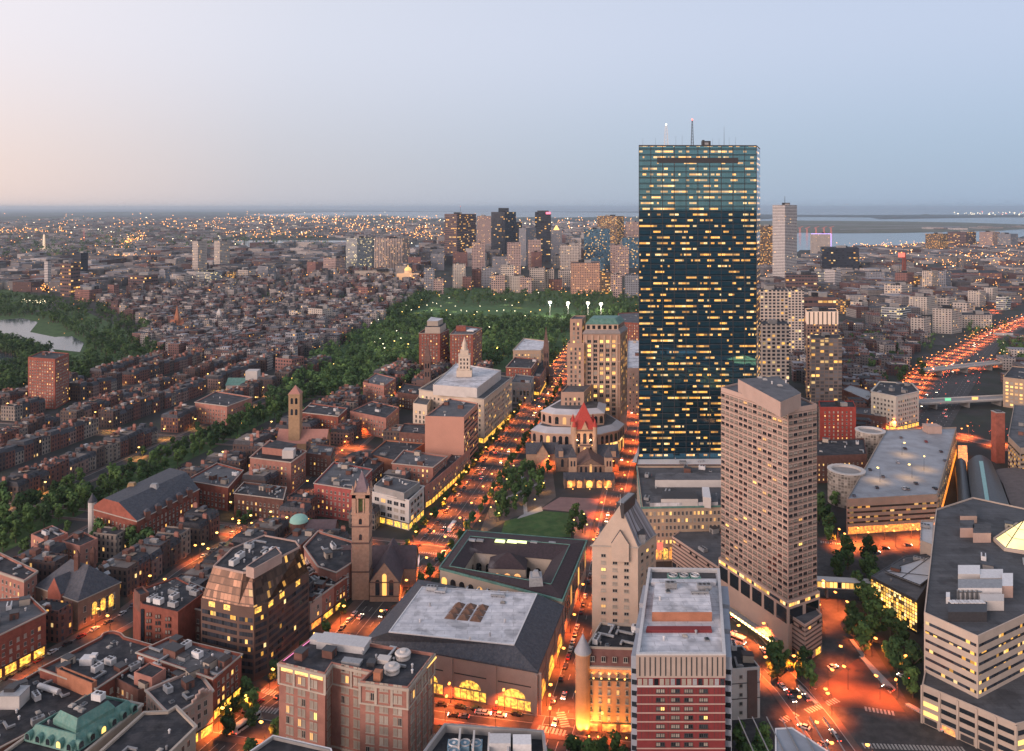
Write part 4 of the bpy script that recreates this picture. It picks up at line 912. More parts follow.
for s_ in (-1, 1):
    p0 = a if s_ < 0 else c
    b = MB()
    for k in range(3):
        y0 = 3 + k * 19; b.box((s_ * (1.1 + k * .3), y0 + 7.5, 0), (2.4 + .6 * k, 15, 49.5 - k * .3))
        for f in range(12): b.box((s_ * (2.35 + k * .6), y0 + 7.5, 3 + f * 3.7), (.12, 14, 1.6), mi=1); b.box((s_ * (1.1 + k * .3), y0 - .05, 3 + f * 3.7), (1.9, .12, 1.6), mi=1)
    b.build('side_bay', [mat('blue_grey_panel', (.32, .36, .42), .6, .1, .3), GLS], rt, (p0.x - og[0], p0.y - og[1], 0)).rotation_euler = (0, 0, R(-12.5) if s_ > 0 else R(-15))
def roofbox(rt, og, pxs, z0, z1, m, mt, name):
    q = [P(x, y, z1).xy for x, y in pxs]; q = ccw([(v[0] - og[0], v[1] - og[1]) for v in q]); b = MB(); b.prism(q, z0, z1, 0, topmi=1); return b.build(name, [m, mt], rt)
roofbox(rt, og, [(652, 612), (712, 612), (708, 583), (655, 583)], 50.6, 54.0, BRO, ROOFW, 'penthouse')
roofbox(rt, og, [(646, 630), (712, 630), (711, 626), (647, 626)], 50.6, 51.6, RED, RED, 'roof_kerb')
roofbox(rt, og, [(651, 582.4), (716, 582.4), (715.5, 578.6), (652, 578.6)], 50.65, 52.2, ROOFW, ROOFW, 'roof_kerb')
roofbox(rt, og, [(652, 578.4), (716, 578.4), (715, 570), (652, 570)], 50.62, 50.7, METALD, METALD, 'fan_pit')
for x in (673, 684, 695):
    c_ = P(x, 574.5, 53); b = MB(); b.box((0, 0, 50.7), (4, 4, 1.9)); b.cyl((0, 0, 52.6), 1.75, 1.75, .5, 18, 1, cap=False); b.cyl((0, 0, 52.65), 1.7, 1.7, .05, 18, 2); b.cyl((0, 0, 52.7), .4, .4, .2, 8, 1)
    for k in range(4): b.box((1.0 * math.cos(k * 1.57 + .5), 1.0 * math.sin(k * 1.57 + .5), 52.8), (1.3, .4, .05), k * 1.57 + .5, 1)
    b.build('cooling_fan', [COPPER, METALW, METALD], rt, (c_.x - og[0], c_.y - og[1], 0))
for x, y, kd, k in ((668, 592, 'skylight', 1), (700, 594, 'duct', 2), (685, 637, 'skylight', 0), (707, 640, 'skylight', 1), (664, 640, 'vent_pipe', 1), (696, 634, 'vent_pipe', 2), (660, 600, 'vent_pipe', 3), (704, 589, 'air_handler', 1), (671, 588, 'air_handler', 3)):
    z = 54 if 583 < y < 612 else 50.6; c_ = P(x, y, z); link(kd, unit_mesh(kd, k), rt, (c_.x - og[0], c_.y - og[1], z))
# small pale building beside it
rt, pl, og, an, e, r = bld('office_block', 'small pale square block with dark centre bay right of the red tower', 20, [(732, 669), (760, 667), (742, 645), (726, 645)], WHT, ROOFD, cl=4, ret=True, win=dict(bay=4.2, fh=3.5, w=1.4, h=1.5, lit=.02, blind=0, skip=lambda i, f, n, nf: i >= n - 1), par=.6)
a, c, t, nr, l, ang = max(edges_seen([(p[0] + og[0], p[1] + og[1]) for p in pl]), key=lambda q: -q[3].y)
p = a + t * (l * .72) + nr * .1; b = MB(); b.box((0, 0, .4), (l * .36, .25, 18.6)); b.build('stair_bay', mat('brown_cladding', (.13, .09, .08), .6, .2, .3), rt, (p.x - og[0], p.y - og[1], 0)).rotation_euler = (0, 0, ang)
for zz in (8, 14): b = MB(); strip_along(b, pl, zz, .3, .12); b.build('string_course', SILLD, rt)
# ================================================================== slab hotel tower on its podium
W3 = [P(x, y, 110).xy for x, y in ((788, 409), (817, 404), (757, 378), (721, 387))]
WEST = mat('rose_precast', (.50, .36, .30), .85, .08, .15)
rt, pl, og, an, e, r = bld('slab_hotel', 'very tall pinkish slab hotel with dense window grid, tallest building right of the glass tower', 110, [(788, 409), (817, 404), (757, 378), (721, 387)], WEST, ROOFG, cl=5, ret=True, par=.8, z0=19)
W = [(p[0] + og[0], p[1] + og[1]) for p in pl]
it = []
WINF = mat('bronze_frame', (.10, .08, .075), .6, .1, 1)
for a, c, t, nr, l, ang in edges_seen(W):
    n = round(l / (3.35 if l > 30 else 3.2)); fh = 2.78; nf = 30
    for f in range(nf):
        for i in range(n):
            s = l * (i + .5) / n; p = a + t * s + nr * .02; q = r.random(); k = 'x' if q < .012 else ('l' if q < .035 else ('b' if q < .62 else 'd'))
            it.append((p.x - og[0], p.y - og[1], 24.2 + f * fh + 1.5, ang, l / n * .74, 1.35, k, WINF))
put_windows(rt, it)
b = MB()
for a, c, t, nr, l, ang in edges_seen(W):
    p = a - Vector(og); q = c - Vector(og)
    for f in range(31):
        z = 24.2 + f * 2.78 + .1; b.quad([(*(p + nr * .1), z), (*(q + nr * .1), z), (*(q + nr * .1), z + .22), (*(p + nr * .1), z + .22)])
b.build('spandrel_line', mat('rose_shadow_gap', (.25, .17, .14), .85, .1, .2), rt)
roofbox(rt, og, [(780.5, 402), (801, 393), (778, 376), (738, 379)], 109.2, 116, WEST, ROOFG, 'penthouse')
b = MB(); 
for k, (x, y) in enumerate(((765, 380), (772, 384), (780, 386), (786, 383), (760, 378))): 
    c_ = P(x, y, 116); link('vent_pipe' if k % 2 else 'skylight', unit_mesh('vent_pipe' if k % 2 else 'skylight', k % 4), rt, (c_.x - og[0], c_.y - og[1], 116))
# base: tall openings under the slab, then ribbed podium
bw = inset(pl, -1.0); b = MB(); b.prism(bw, 0, 24.2, 0); b.build('base_wall', WEST, rt)
for a, c, t, nr, l, ang in edges_seen([(p[0] + og[0], p[1] + og[1]) for p in bw]):
    n = 6 if l > 30 else 2
    for i in range(n):
        p = a + t * (l * (i + .5) / n) + nr * .05; b = MB(); b.box((0, 0, 0), (l / n * .78, .2, 6.5)); b.build('tall_opening', GLS, rt, (p.x - og[0], p.y - og[1], 14.2)).rotation_euler = (0, 0, ang)
    p = a + t * .5 + nr * .15 ; q = c - t * .5 + nr * .15; b = MB(); b.quad([(p.x - og[0], p.y - og[1], 22), (q.x - og[0], q.y - og[1], 22), (q.x - og[0], q.y - og[1], 23.3), (p.x - og[0], p.y - og[1], 23.3)], 0, [(0, .3), (l, .3), (l, 1.3), (0, 1.3)]); b.build('window_band', ribbon_many, rt)
rt, pl, og, an, e, r = bld('hotel_podium', 'low ribbed podium with grey roof wrapped round the slab hotel base', 17, [(672, 536), (805, 625), (822, 614), (745, 527), (684, 528)], WEST, ROOFG, cl=3, ret=True, par=.6)
W = [(p[0] + og[0], p[1] + og[1]) for p in pl]
for a, c, t, nr, l, ang in edges_seen(W):
    if l < 6: continue
    for k, z in enumerate((3.6, 5.6, 7.6, 9.6, 11.6, 13.6, 15.4)):
        b = MB(); b.box((0, 0, z), (l - .4, .35, .5)); m_ = (a + c) / 2 + nr * .12; b.build('rib', mat('rose_dark_gap', (.12, .085, .075), .85, .1, .2), rt, (m_.x - og[0], m_.y - og[1], 0)).rotation_euler = (0, 0, ang)
    n = int(l / 5)
    for i in range(n):
        p = a + t * (l * (i + .5) / n) + nr * .2
        if i % 3 != 2: b = MB(); b.box((0, 0, 14.2), (1.6, .2, 1.0)); b.build('window', GLS if i % 5 else LITW, rt, (p.x - og[0], p.y - og[1], 0)).rotation_euler = (0, 0, ang)
        b = MB(); b.box((0, 0, .4), (3.6, .3, 2.6)); b.build('glazed_bay', LITY if i % 2 and i > n * .45 else GLS, rt, (p.x - og[0], p.y - og[1], 0)).rotation_euler = (0, 0, ang)
CAN = emit('canopy_bulbs', (1, .72, .25), 5)
a = P(727, 617); c = P(776, 651); 
rt = empty('hotel_canopy', ((a + c) / 2)); tagit(rt, 'long entrance canopy edged with yellow bulbs along the slab hotel', 'canopy'); t = (c - a).normalized(); an_ = math.atan2(t.y, t.x)
b = MB(); b.box((0, 0, 4.4), ((c - a).length, 3.2, .5), bottom=True); b.build('canopy_roof', METALG, rt).rotation_euler = (0, 0, an_)
for i in range(14):
    q = (i + .5) / 14 - .5; b = MB(); b.box((0, -1.9, 3.9), (1.5, .4, .8), bottom=True); b.build('bulb_panel', CAN, rt, t * (q * (c - a).length)).rotation_euler = (0, 0, an_)
for i in range(5): q = (i + .5) / 5 - .5; b = MB(); b.cyl((0, -1.2, 0), .15, .15, 4.4, 6); b.build('post', METALD, rt, t * (q * (c - a).length)).rotation_euler = (0, 0, an_)
# ================================================================== old grand hotel
rt, pl, og, an, e, r = bld('grand_hotel', 'tan stone grand hotel with busy white plant on its long roof', 31, [(642, 507), (735, 505), (742, 466), (637, 466)], TAN, ROOFG, cl=24, ret=True, win=dict(bay=4.6, fh=4.0, w=1.3, h=2.2, lit=.28, blind=.1, pair=.25), cornice=.9, cornm=COPPER, limit=100, kinds=('air_handler', 'duct', 'stair_head', 'vent_pipe', 'skylight', 'air_handler'))
roofbox(rt, og, [(650, 503), (718, 502), (718, 496), (650, 496)], 30.1, 33, ROOFW, ROOFG, 'penthouse')
roofbox(rt, og, [(661, 499), (698, 499), (696, 491), (662, 491)], 30.1, 35, WHT, METALD, 'penthouse')
roofbox(rt, og, [(655, 480), (722, 480), (724, 473), (656, 473)], 30.1, 34.5, WHT, ROOFG, 'penthouse')
roofbox(rt, og, [(703, 497), (711, 498), (709, 487), (702, 487)], 30.1, 36, WHT, METALW, 'penthouse')
b = MB(); a, c, t, nr, l, ang = max(edges_seen([(p[0] + og[0], p[1] + og[1]) for p in pl]), key=lambda q: -q[3].y)
for i in range(14):
    p = a + t * (l * (i + .5) / 14) + nr * .1; b = MB(); arch_pane(b, (p.x - og[0], p.y - og[1], 1.2), t, 3.2, 6.2); b.build('lit_arch', LITO if i % 3 else LITY, rt)
c_ = P(660, 543, 14); rt2 = empty('banner_sign', (c_.x, c_.y, 0)); tagit(rt2, 'small glowing red banner above the street beside the grand hotel', 'sign')
b = MB(); b.box((0, 0, 10), (3.2, .2, 4.2), bottom=True); b.build('panel', emit('red_banner', (1, .05, .03), 1.4), rt2); b = MB(); b.cyl((1.8, 0, 0), .12, .1, 14.6, 6); b.build('pole', METALD, rt2)
bld('canopy_block', 'long low dark red block under two orange lamps in front of the glass tower', 9, [(636, 464.5), (742, 464.5), (742, 456), (638, 456)], BR2, METALW, cl=3, win=None, shop=(4.2, LITO))
# ================================================================== mirror glass skyscraper
HZ = 248.0; y0 = 611
W = [(97, y0), (187.3, y0 + 2), (200, y0 + 34), (106, y0 + 32)]; cxm, cym = 148, y0 + 17
rt = empty('glass_skyscraper', (cxm, cym, 0)); tagit(rt, 'tallest tower, a blue mirror glass slab with many lit office floors', 'skyscraper')
pl = [(x - cxm, y - cym) for x, y in W]
GT = facade('mirror_curtain_wall', (.012, .018, .022), glass=(.065, .18, .26), bay=1.38, fh=4.38, wf=.95, hf=.90, lit=.07, lits=.9, litcol=(1, .43, .07), rough=.3, grough=.03, var=.05, rows=2.3, spec=1.0, lgrp=2, lh=.32, gvar=.12)
bs = GT.node_tree.nodes['Principled BSDF']; bs.inputs['Metallic'].default_value = .9
# dark joint every sixth pane
b = MB(); b.prism(pl, 8, HZ, 0); b.build('curtain_wall', GT, rt)
a = Vector(pl[0]); c = Vector(pl[1]); t = (c - a).normalized(); nr = Vector((t.y, -t.x)); l = (c - a).length
b = MB()
for i in range(11):
    p = a + t * (l * i / 10) + nr * .12; b.box((p.x, p.y, 8), (.42, .22, HZ - 8))
b.build('mullion', METALD, rt)
b = MB()
for i in range(55):
    z = 8 + i * 4.38; p = (a + c) / 2 + nr * .1; b.box((p.x, p.y, z - .16), (l, .16, .32), math.atan2(t.y, t.x))
b.build('transom', METALD, rt)
p = a.lerp(c, .50) + nr * .14; b = MB(); b.box((0, 0, 0), (l * .69, .1, 4.1)); b.build('plant_louvre', METALD, rt, (p.x, p.y, HZ - 13.6)).rotation_euler = (0, 0, math.atan2(t.y, t.x))
b = MB(); b.ring(inset(pl, -.1), inset(pl, 1.2), HZ + .15); b.prism(inset(pl, -.1), HZ - .8, HZ + .15, 0, top=False); b.prism(inset(pl, 1.2), HZ, HZ + .15, 0, top=False, inward=True); b.build('roof_rim', METALD, rt)
def mast(root, loc, h, w_, m, name='antenna_mast', lit=None):
    b = MB()
    for sx_, sy_ in ((-1, -1), (1, -1), (1, 1), (-1, 1)): b.tube((sx_ * w_, sy_ * w_, 0), (sx_ * w_ * .35, sy_ * w_ * .35, h), .16, .1, 4)
    n = max(3, int(h / 2.2))
    for k in range(n):
        z = h * k / n; f = 1 - .65 * k / n; z2 = h * (k + 1) / n; f2 = 1 - .65 * (k + 1) / n; s = w_
        for (p1, p2) in (((-1, -1), (1, -1)), ((1, -1), (1, 1)), ((1, 1), (-1, 1)), ((-1, 1), (-1, -1))): b.tube((p1[0] * s * f, p1[1] * s * f, z), (p2[0] * s * f2, p2[1] * s * f2, z2), .09, .09, 4)
    o = b.build(name, m, root, loc)
    if lit: bb = MB(); bb.cyl((0, 0, h), .5, .5, 1.0, 8); bb.build('beacon', lit, o)
    return o
mast(rt, (P(667, 145, HZ).x * 1 - cxm + 3 if False else 121 - cxm, 0, HZ), 17, 1.6, METALW, lit=LAMPW)
mast(rt, (141.5 - cxm, 0, HZ), 21, .9, METALD, lit=LAMPR)
for x in (103, 113, 129, 134, 158, 163, 171, 176): b = MB(); b.cyl((0, 0, 0), .08, .05, 6 + (x * 7) % 5, 5); b.build('whip_aerial', METALD, rt, (x - cxm, 2, HZ))
b = MB(); b.cyl((0, 0, 0), .18, .06, 16, 6); b.build('whip_aerial', METALD, rt, (166.5 - cxm, 0, HZ))
b = MB(); b.box((0, 0, 0), (6.5, 4, 4.4)); b.box((-2.2, 0, 4.4), (1.5, 3, .8)); b.box((0, -2.05, 1.4), (3, .1, 1.8), mi=1); b.build('lift_housing', [METALD, METALG], rt, (152 - cxm, -1, HZ))
b = MB(); q = inset(pl, -4.5); b.prism(q, 6.8, 7.6); b.quad([(*p, 6.8) for p in q][::-1]); b.build('canopy_roof', METALW, rt)
b = MB(); b.prism(inset(pl, .8), 0, 8, top=False); b.build('lobby_wall', facade('lobby_glass', (.03, .03, .03), glass=(.05, .05, .05), bay=3, fh=7, wf=.9, hf=.8, lit=.5, lits=.5, litcol=(1, .35, .1)), rt)
# ================================================================== postmodern tower with green hipped roof
NE = mat('rose_granite', (.47, .31, .235), .8, .08, .2)
NEF = mat('rose_granite_trim', (.58, .43, .33), .8, .08, .2)
rt, pl, og, an, e, r = bld('office_tower', 'tan granite office tower crowned by a low green copper roof over dark arches', 92, [(583, 333), (620, 333), (627, 328), (589, 328)], NE, ROOFG, cl=0, ret=True, par=.05,
    win=dict(bay=5.3, fh=3.9, w=3.1, h=2.7, lit=.34, blind=.12, z0=20, z1=90, margin=1.2), limit=100)
W = [(p[0] + og[0], p[1] + og[1]) for p in pl]
for a, c, t, nr, l, ang in edges_seen(W):
    n = max(2, int((l - 2.4) / 5.3))
    for i in range(n + 1):
        s = (l - n * 5.3) / 2 + i * 5.3; p = a + t * min(l - .5, max(.5, s)) + nr * .3; b = MB(); b.box((0, 0, 18), (1.15, .6, 72)); b.build('pilaster', NEF, rt, (p.x - og[0], p.y - og[1], 0)).rotation_euler = (0, 0, ang)
for zz in (28, 47.5, 67, 82.6): b = MB(); strip_along(b, pl, zz, .8, .35); b.build('string_course', NEF, rt)
b = MB(); b.loft(inset(pl, -.5), 92.0, inset(pl, 1.6), 94.6); b.prism(inset(pl, -.5), 91, 92, top=False); b.build('cornice', mat('lead_cornice', (.30, .27, .26), .7, .1, .5), rt)
q = inset(pl, 1.8); b = MB(); b.prism(q, 94.4, 99.2, top=False); b.build('crown_wall', NEF, rt)
for a, c, t, nr, l, ang in edges_seen([(p[0] + og[0], p[1] + og[1]) for p in q]):
    n = max(2, int(l / 4.2))
    for i in range(n):
        p = a + t * (l * (i + .5) / n) + nr * .05; b = MB(); b.box((0, 0, 95.1), (2.6, .1, 3.2)); b.build('crown_opening', GLS, rt, (p.x - og[0], p.y - og[1], 0)).rotation_euler = (0, 0, ang)
q4 = [q[i] for i in range(4)]; up = inset(q4, 3.2); b = MB(); b.loft(inset(q4, -.5), 99.2, up, 104); b.quad([(*p, 104) for p in up]); b.build('roof', COPPER, rt)
def tower_wing(rt, og, pxs, z, m, fm=None, win=True, r=r, nm='wing_wall', bay=3.6, fh=3.9, w_=1.7, h=2.6, lit=.25, z0=2, limit=40, roofm=None):
    Wv = ccw([P(x, y, z).xy for x, y in pxs]); q = [(p[0] - og[0], p[1] - og[1]) for p in Wv]; b = MB(); b.prism(q, 0, z, 0, top=False); b.ring(q, inset(q, .4), z); b.prism(inset(q, .4), z - .8, z, 0, top=False, inward=True); b.build(nm, m, rt)
    b = MB(); b.quad([(*p, z - .8) for p in inset(q, .4)]); b.build('wing_roof', roofm or ROOFG, rt)
    if win: it = wingrid(Wv, og, z0, z - 2, bay, fh, w_, h, r, lit=lit, blind=.1, margin=.8); put_windows(rt, it, limit)
    return q
tower_wing(rt, og, [(570, 319), (582, 319), (586, 315.5), (574, 315.5)], 104, NE, z0=70); tower_wing(rt, og, [(567, 343), (584, 343), (592, 336), (573, 336)], 84, NE, z0=22)
tower_wing(rt, og, [(561, 392), (584, 392), (592, 384), (568, 384)], 48, NE, z0=36, limit=20)
GLR = facade('striped_glass_roof', (.5, .5, .52), glass=(.22, .27, .30), bay=4.4, fh=60, wf=.5, hf=.98, lit=0, grough=.3, var=.1)
for nm_, pxs, z, rise, lit in (('lower_tier', [(531, 430), (545, 433), (576, 434), (600, 434), (618, 430), (624, 424), (604, 412), (556, 411)], 21, 3.5, .45), ('upper_tier', [(541, 411), (553, 414), (576, 415), (604, 413), (606, 404), (560, 400)], 34, 3, .1)):
    Wv = ccw([P(x, y, z).xy for x, y in pxs]); q = [(p[0] - og[0], p[1] - og[1]) for p in Wv]; b = MB(); b.prism(q, 0, z, top=False); b.build('podium_wall', NE, rt)
    b = MB(); b.loft(inset(q, -.4), z, inset(q, 6), z + rise); b.quad([(*p, z + rise) for p in inset(q, 6)], 1, [(p[0], p[1]) for p in inset(q, 6)]); b.build('podium_roof', [GLR, ROOFG], rt)
    b = MB(); strip_along(b, q, z - .8, .8, .4); b.build('podium_cornice', NEF, rt)
    for a, c, t, nr, l, ang in edges_seen(Wv):
        n = int(l / 4.8)
        for i in range(n):
            p = a + t * (l * (i + .5) / n); zs = ((z - 8.5, 6.5), (3, 7)) if z < 30 else ((z - 8, 6),)
            for k, (zz, hh) in enumerate(zs): b = MB(); arch_pane(b, (p.x - og[0], p.y - og[1], zz), t, 2.9, hh, nrm=nr * .06); b.build('arched_window', LITW if r.random() < lit * (1 if k else .3) else GLS, rt)
        if z < 30: p = a + t * .6 + nr * .08; q_ = c - t * .6 + nr * .08; b = MB(); b.quad([(p.x - og[0], p.y - og[1], 10.2), (q_.x - og[0], q_.y - og[1], 10.2), (q_.x - og[0], q_.y - og[1], 12), (p.x - og[0], p.y - og[1], 12)], 0, [(0, .3), (l, .3), (l, 1.9), (0, 1.9)]); b.build('window_band', ribbon_many, rt)
bld('office_block', 'low block with pale flat roof wedged between tan tower and glass skyscraper', 44, [(627, 368), (640, 368), (643, 340), (628, 340)], PNK, ROOFW, cl=6, win=dict(bay=3.2, fh=3.5, w=1.3, h=2, lit=.3))
bld('brick_block', 'red brick block with grey roof just behind the green roofed tower', 52, [(622, 322), (640, 323), (645, 312), (618, 313)], BR, ROOFG, cl=3, win=dict(bay=3.2, fh=3.5, w=1.2, h=1.8, lit=.1))
# ================================================================== church with red pyramid tower
SAND = mat('rough_sandstone', (.44, .29, .20), .9, .15, .5); REDT = mat('red_roof_tiles', (.42, .06, .045), .75, .15, .8)
BROWN = mat('brownstone', (.16, .10, .085), .9, .2, .5)
c0 = P(586, 476); TX, TY = c0.x, c0.y
rt = empty('stone_church', (TX, TY, 0)); tagit(rt, 'sandstone church with squat tower under a bright red pyramid roof', 'church')
w_ = 15.5; b = MB(); b.box((0, 18, 0), (w_, w_, 32)); b.build('tower_wall', SAND, rt)
b = MB(); 
for dx, dy in ((-1, -1), (1, -1), (1, 1), (-1, 1)): b.cyl((dx * w_ / 2, 18 + dy * w_ / 2, 0), 1.7, 1.7, 34, 10); 
b.build('corner_turret', SAND, rt)
b = MB(); q = [(-w_ / 2 - .7, 18 - w_ / 2 - .7), (w_ / 2 + .7, 18 - w_ / 2 - .7), (w_ / 2 + .7, 18 + w_ / 2 + .7), (-w_ / 2 - .7, 18 + w_ / 2 + .7)]
for i in range(4): b.quad([(*q[i], 32), (*q[(i + 1) % 4], 32), (0, 18, 51)])
b.build('tower_roof', REDT, rt)
b = MB(); b.quad([(-2.6, 18 - w_ / 2 - .8, 32), (2.6, 18 - w_ / 2 - .8, 32), (0, 18 - w_ / 2 - .8, 38)]); b.quad([(2.6, 18 - w_ / 2 - .8, 32), (2.6, 14, 33), (0, 15.5, 38), (0, 18 - w_ / 2 - .8, 38)], 1); b.quad([(-2.6, 14, 33), (-2.6, 18 - w_ / 2 - .8, 32), (0, 18 - w_ / 2 - .8, 38), (0, 15.5, 38)], 1); b.build('roof_dormer', [SAND, REDT], rt)
for dx, dy in ((-1, -1), (1, -1), (1, 1), (-1, 1)): b = MB(); b.cyl((dx * w_ / 2, 18 + dy * w_ / 2, 34), 2.0, .05, 6, 10); b.build('turret_cone', REDT, rt)
for i in range(3):
    b = MB(); arch_pane(b, (-4.6 + 4.6 * i, 18 - w_ / 2 - .06, 21), (1, 0), 2.6, 8); b.build('belfry_arch', GLS, rt); b = MB(); arch_pane(b, (-4.6 + 4.6 * i, 18 - w_ / 2 - .06, 13.5), (1, 0), 1.8, 5); b.build('belfry_window', LITW if i == 1 else GLS, rt)
for zz in (19.5, 30.6): b = MB(); strip_along(b, [(-w_ / 2, 18 - w_ / 2), (w_ / 2, 18 - w_ / 2), (w_ / 2, 18 + w_ / 2), (-w_ / 2, 18 + w_ / 2)], zz, .7, .5); b.build('string_course', BROWN, rt)
def gable_hall(rt, x0, x1, y0, y1, z, h, wm, rm, along='y', nm='nave', z0=0):
    b = MB(); b.prism([(x0, y0), (x1, y0), (x1, y1), (x0, y1)], z0, z, 0, top=False); o = .5
    if along == 'y':
        xm = (x0 + x1) / 2; b.quad([(x0, y0, z), (x1, y0, z), (xm, y0, z + h)]); b.quad([(x1, y1, z), (x0, y1, z), (xm, y1, z + h)])
        b.quad([(x1 + o, y0 - o, z - .4), (x1 + o, y1 + o, z - .4), (xm, y1 + o, z + h + .1), (xm, y0 - o, z + h + .1)], 1); b.quad([(x0 - o, y1 + o, z - .4), (x0 - o, y0 - o, z - .4), (xm, y0 - o, z + h + .1), (xm, y1 + o, z + h + .1)], 1)
    else:
        ym = (y0 + y1) / 2; b.quad([(x1, y0, z), (x1, y1, z), (x1, ym, z + h)]); b.quad([(x0, y1, z), (x0, y0, z), (x0, ym, z + h)])
        b.quad([(x0 - o, y0 - o, z - .4), (x1 + o, y0 - o, z - .4), (x1 + o, ym, z + h + .1), (x0 - o, ym, z + h + .1)], 1); b.quad([(x1 + o, y1 + o, z - .4), (x0 - o, y1 + o, z - .4), (x0 - o, ym, z + h + .1), (x1 + o, ym, z + h + .1)], 1)
    return b.build(nm, [wm, rm], rt)
SAN2 = mat('dark_sandstone', (.22, .145, .11), .9, .25, .5)
gable_hall(rt, -10, 14, -16, 12, 11, 7, SAN2, BROWN, 'y'); gable_hall(rt, -22, 26, 10, 27, 11, 7, SAN2, SLATE, 'x', 'transept'); gable_hall(rt, -9, 9, 27, 44, 13, 7, SAN2, BROWN, 'y', 'chancel')
gable_hall(rt, -18, 18, -26, -15, 6, 3.5, SAN2, SLATE, 'x', 'porch')
for i in range(5): b = MB(); arch_pane(b, (-14 + 7 * i, -26.1, .4), (1, 0), 3.4 + (i == 2), 5.2, 0, n=8); b.build('lit_porch_arch', LITY if i == 2 else LITO, rt)
for i in range(6): b = MB(); b.box((-17.5 + 7 * i, -26.3, 0), (1.0, .8, 6.6)); b.box((-17.5 + 7 * i, -26.3, 6.6), (1.3, 1.1, 1.6), taper=.1, mi=1); b.build('buttress', [SAN2, SLATE], rt)
for i in range(5): b = MB(); arch_pane(b, (-5 + 3.5 * i, -16.06, 7.6), (1, 0), 1.7, 4.6 + (i == 2) * 1.6); b.build('lancet_window', LITW if i == 2 else GLS, rt)
for zz in (7.0, 12.6): b = MB(); b.box((2, -16.1, zz), (24, .4, .5)); b.build('string_course', SAND, rt)
for s_ in (-1, 1):
    for i in range(4): b = MB(); arch_pane(b, (2 + s_ * 12.1, -12 + 5 * i, 4), (0, 1), 1.8, 5.5); b.build('side_window', GLS, rt)
for dx in (-17, -12, 17, 22): b = MB(); arch_pane(b, (dx, 9.94, 3.5), (1, 0), 2, 6); b.build('transept_window', GLS, rt)
for dx in (-18, 22): b = MB(); b.box((dx, 12, 11), (3.4, 4, 4.6)); b.box((dx, 12, 15.6), (4, 4.6, 4), taper=.05, mi=1); b.build('side_turret', [SAND, SLATE], rt)
for dx in (-11, 15):
    b = MB(); b.box((dx, -14, 0), (5.5, 5.5, 19)); b.build('front_tower', SAND, rt); b = MB(); b.box((dx, -14, 19), (6.2, 6.2, 7), taper=.02); b.build('front_tower_roof', SLATE, rt)
    for k in (-1, 1): b = MB(); arch_pane(b, (dx + k * 1.1, -16.8, 12.5), (1, 0), 1.2, 4); b.build('tower_window', GLS, rt)
spot(rt, (-5, 4, 21.5), (-3, 10, 26), 2500, (1, .6, .3), 90); spot(rt, (5, 4, 21.5), (3, 10, 26), 2500, (1, .6, .3), 90)
for dx in (-12, 0, 12): spot(rt, (dx, -29, .3), (dx, -24, 7), 3000, ang=100)
rt = empty('parish_house', (P(544, 463).x, P(544, 463).y, 0)); tagit(rt, 'slate roofed stone parish house left of the red pyramid church', 'church hall')
gable_hall(rt, -14, 10, -5, 6, 9, 7, SAND, SLATE, 'x', 'hall'); gable_hall(rt, -6, 3, -9, 2, 10, 7, SAND, SLATE, 'y', 'cross_wing'); b = MB(); b.cyl((11, -2, 0), 2.6, 2.6, 12, 10); b.cyl((11, -2, 12), 3, .1, 6, 10, 1); b.build('stair_turret', [SAND, SLATE], rt)
# ================================================================== parking garage with roof deck
GAR = mat('garage_concrete', (.36, .285, .225), .85, .1, .2); DECK = mat('parking_deck', (.33, .35, .38), .6, .18, .04, col2=(.26, .27, .29))
rt, pl, og, an, e, r = bld('parking_garage', 'long multi storey parking garage with open pale roof deck and lit bands', 22, [(846.5, 499), (937.5, 494), (956.5, 427), (886, 429.5)], GAR, DECK, cl=0, ret=True, par=1.0)
W = [(p[0] + og[0], p[1] + og[1]) for p in pl]; gband = facade('garage_opening', (.03, .025, .02), glass=(.03, .025, .02), bay=5.5, fh=40, wf=.5, hf=.98, lit=.6, lits=.55, litcol=(1, .45, .1))
bandwall(rt, og, W, 5.5, 20.8, 3.1, 1.15, gband, name='deck_opening', sill=1.2)
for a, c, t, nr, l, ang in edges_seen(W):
    p = (a + c) / 2 + nr * .1; b = MB(); b.box((0, 0, .5), (l * .96, .2, 4.2)); b.build('lit_forecourt_wall', LITO, rt, (p.x - og[0], p.y - og[1], 0)).rotation_euler = (0, 0, ang)
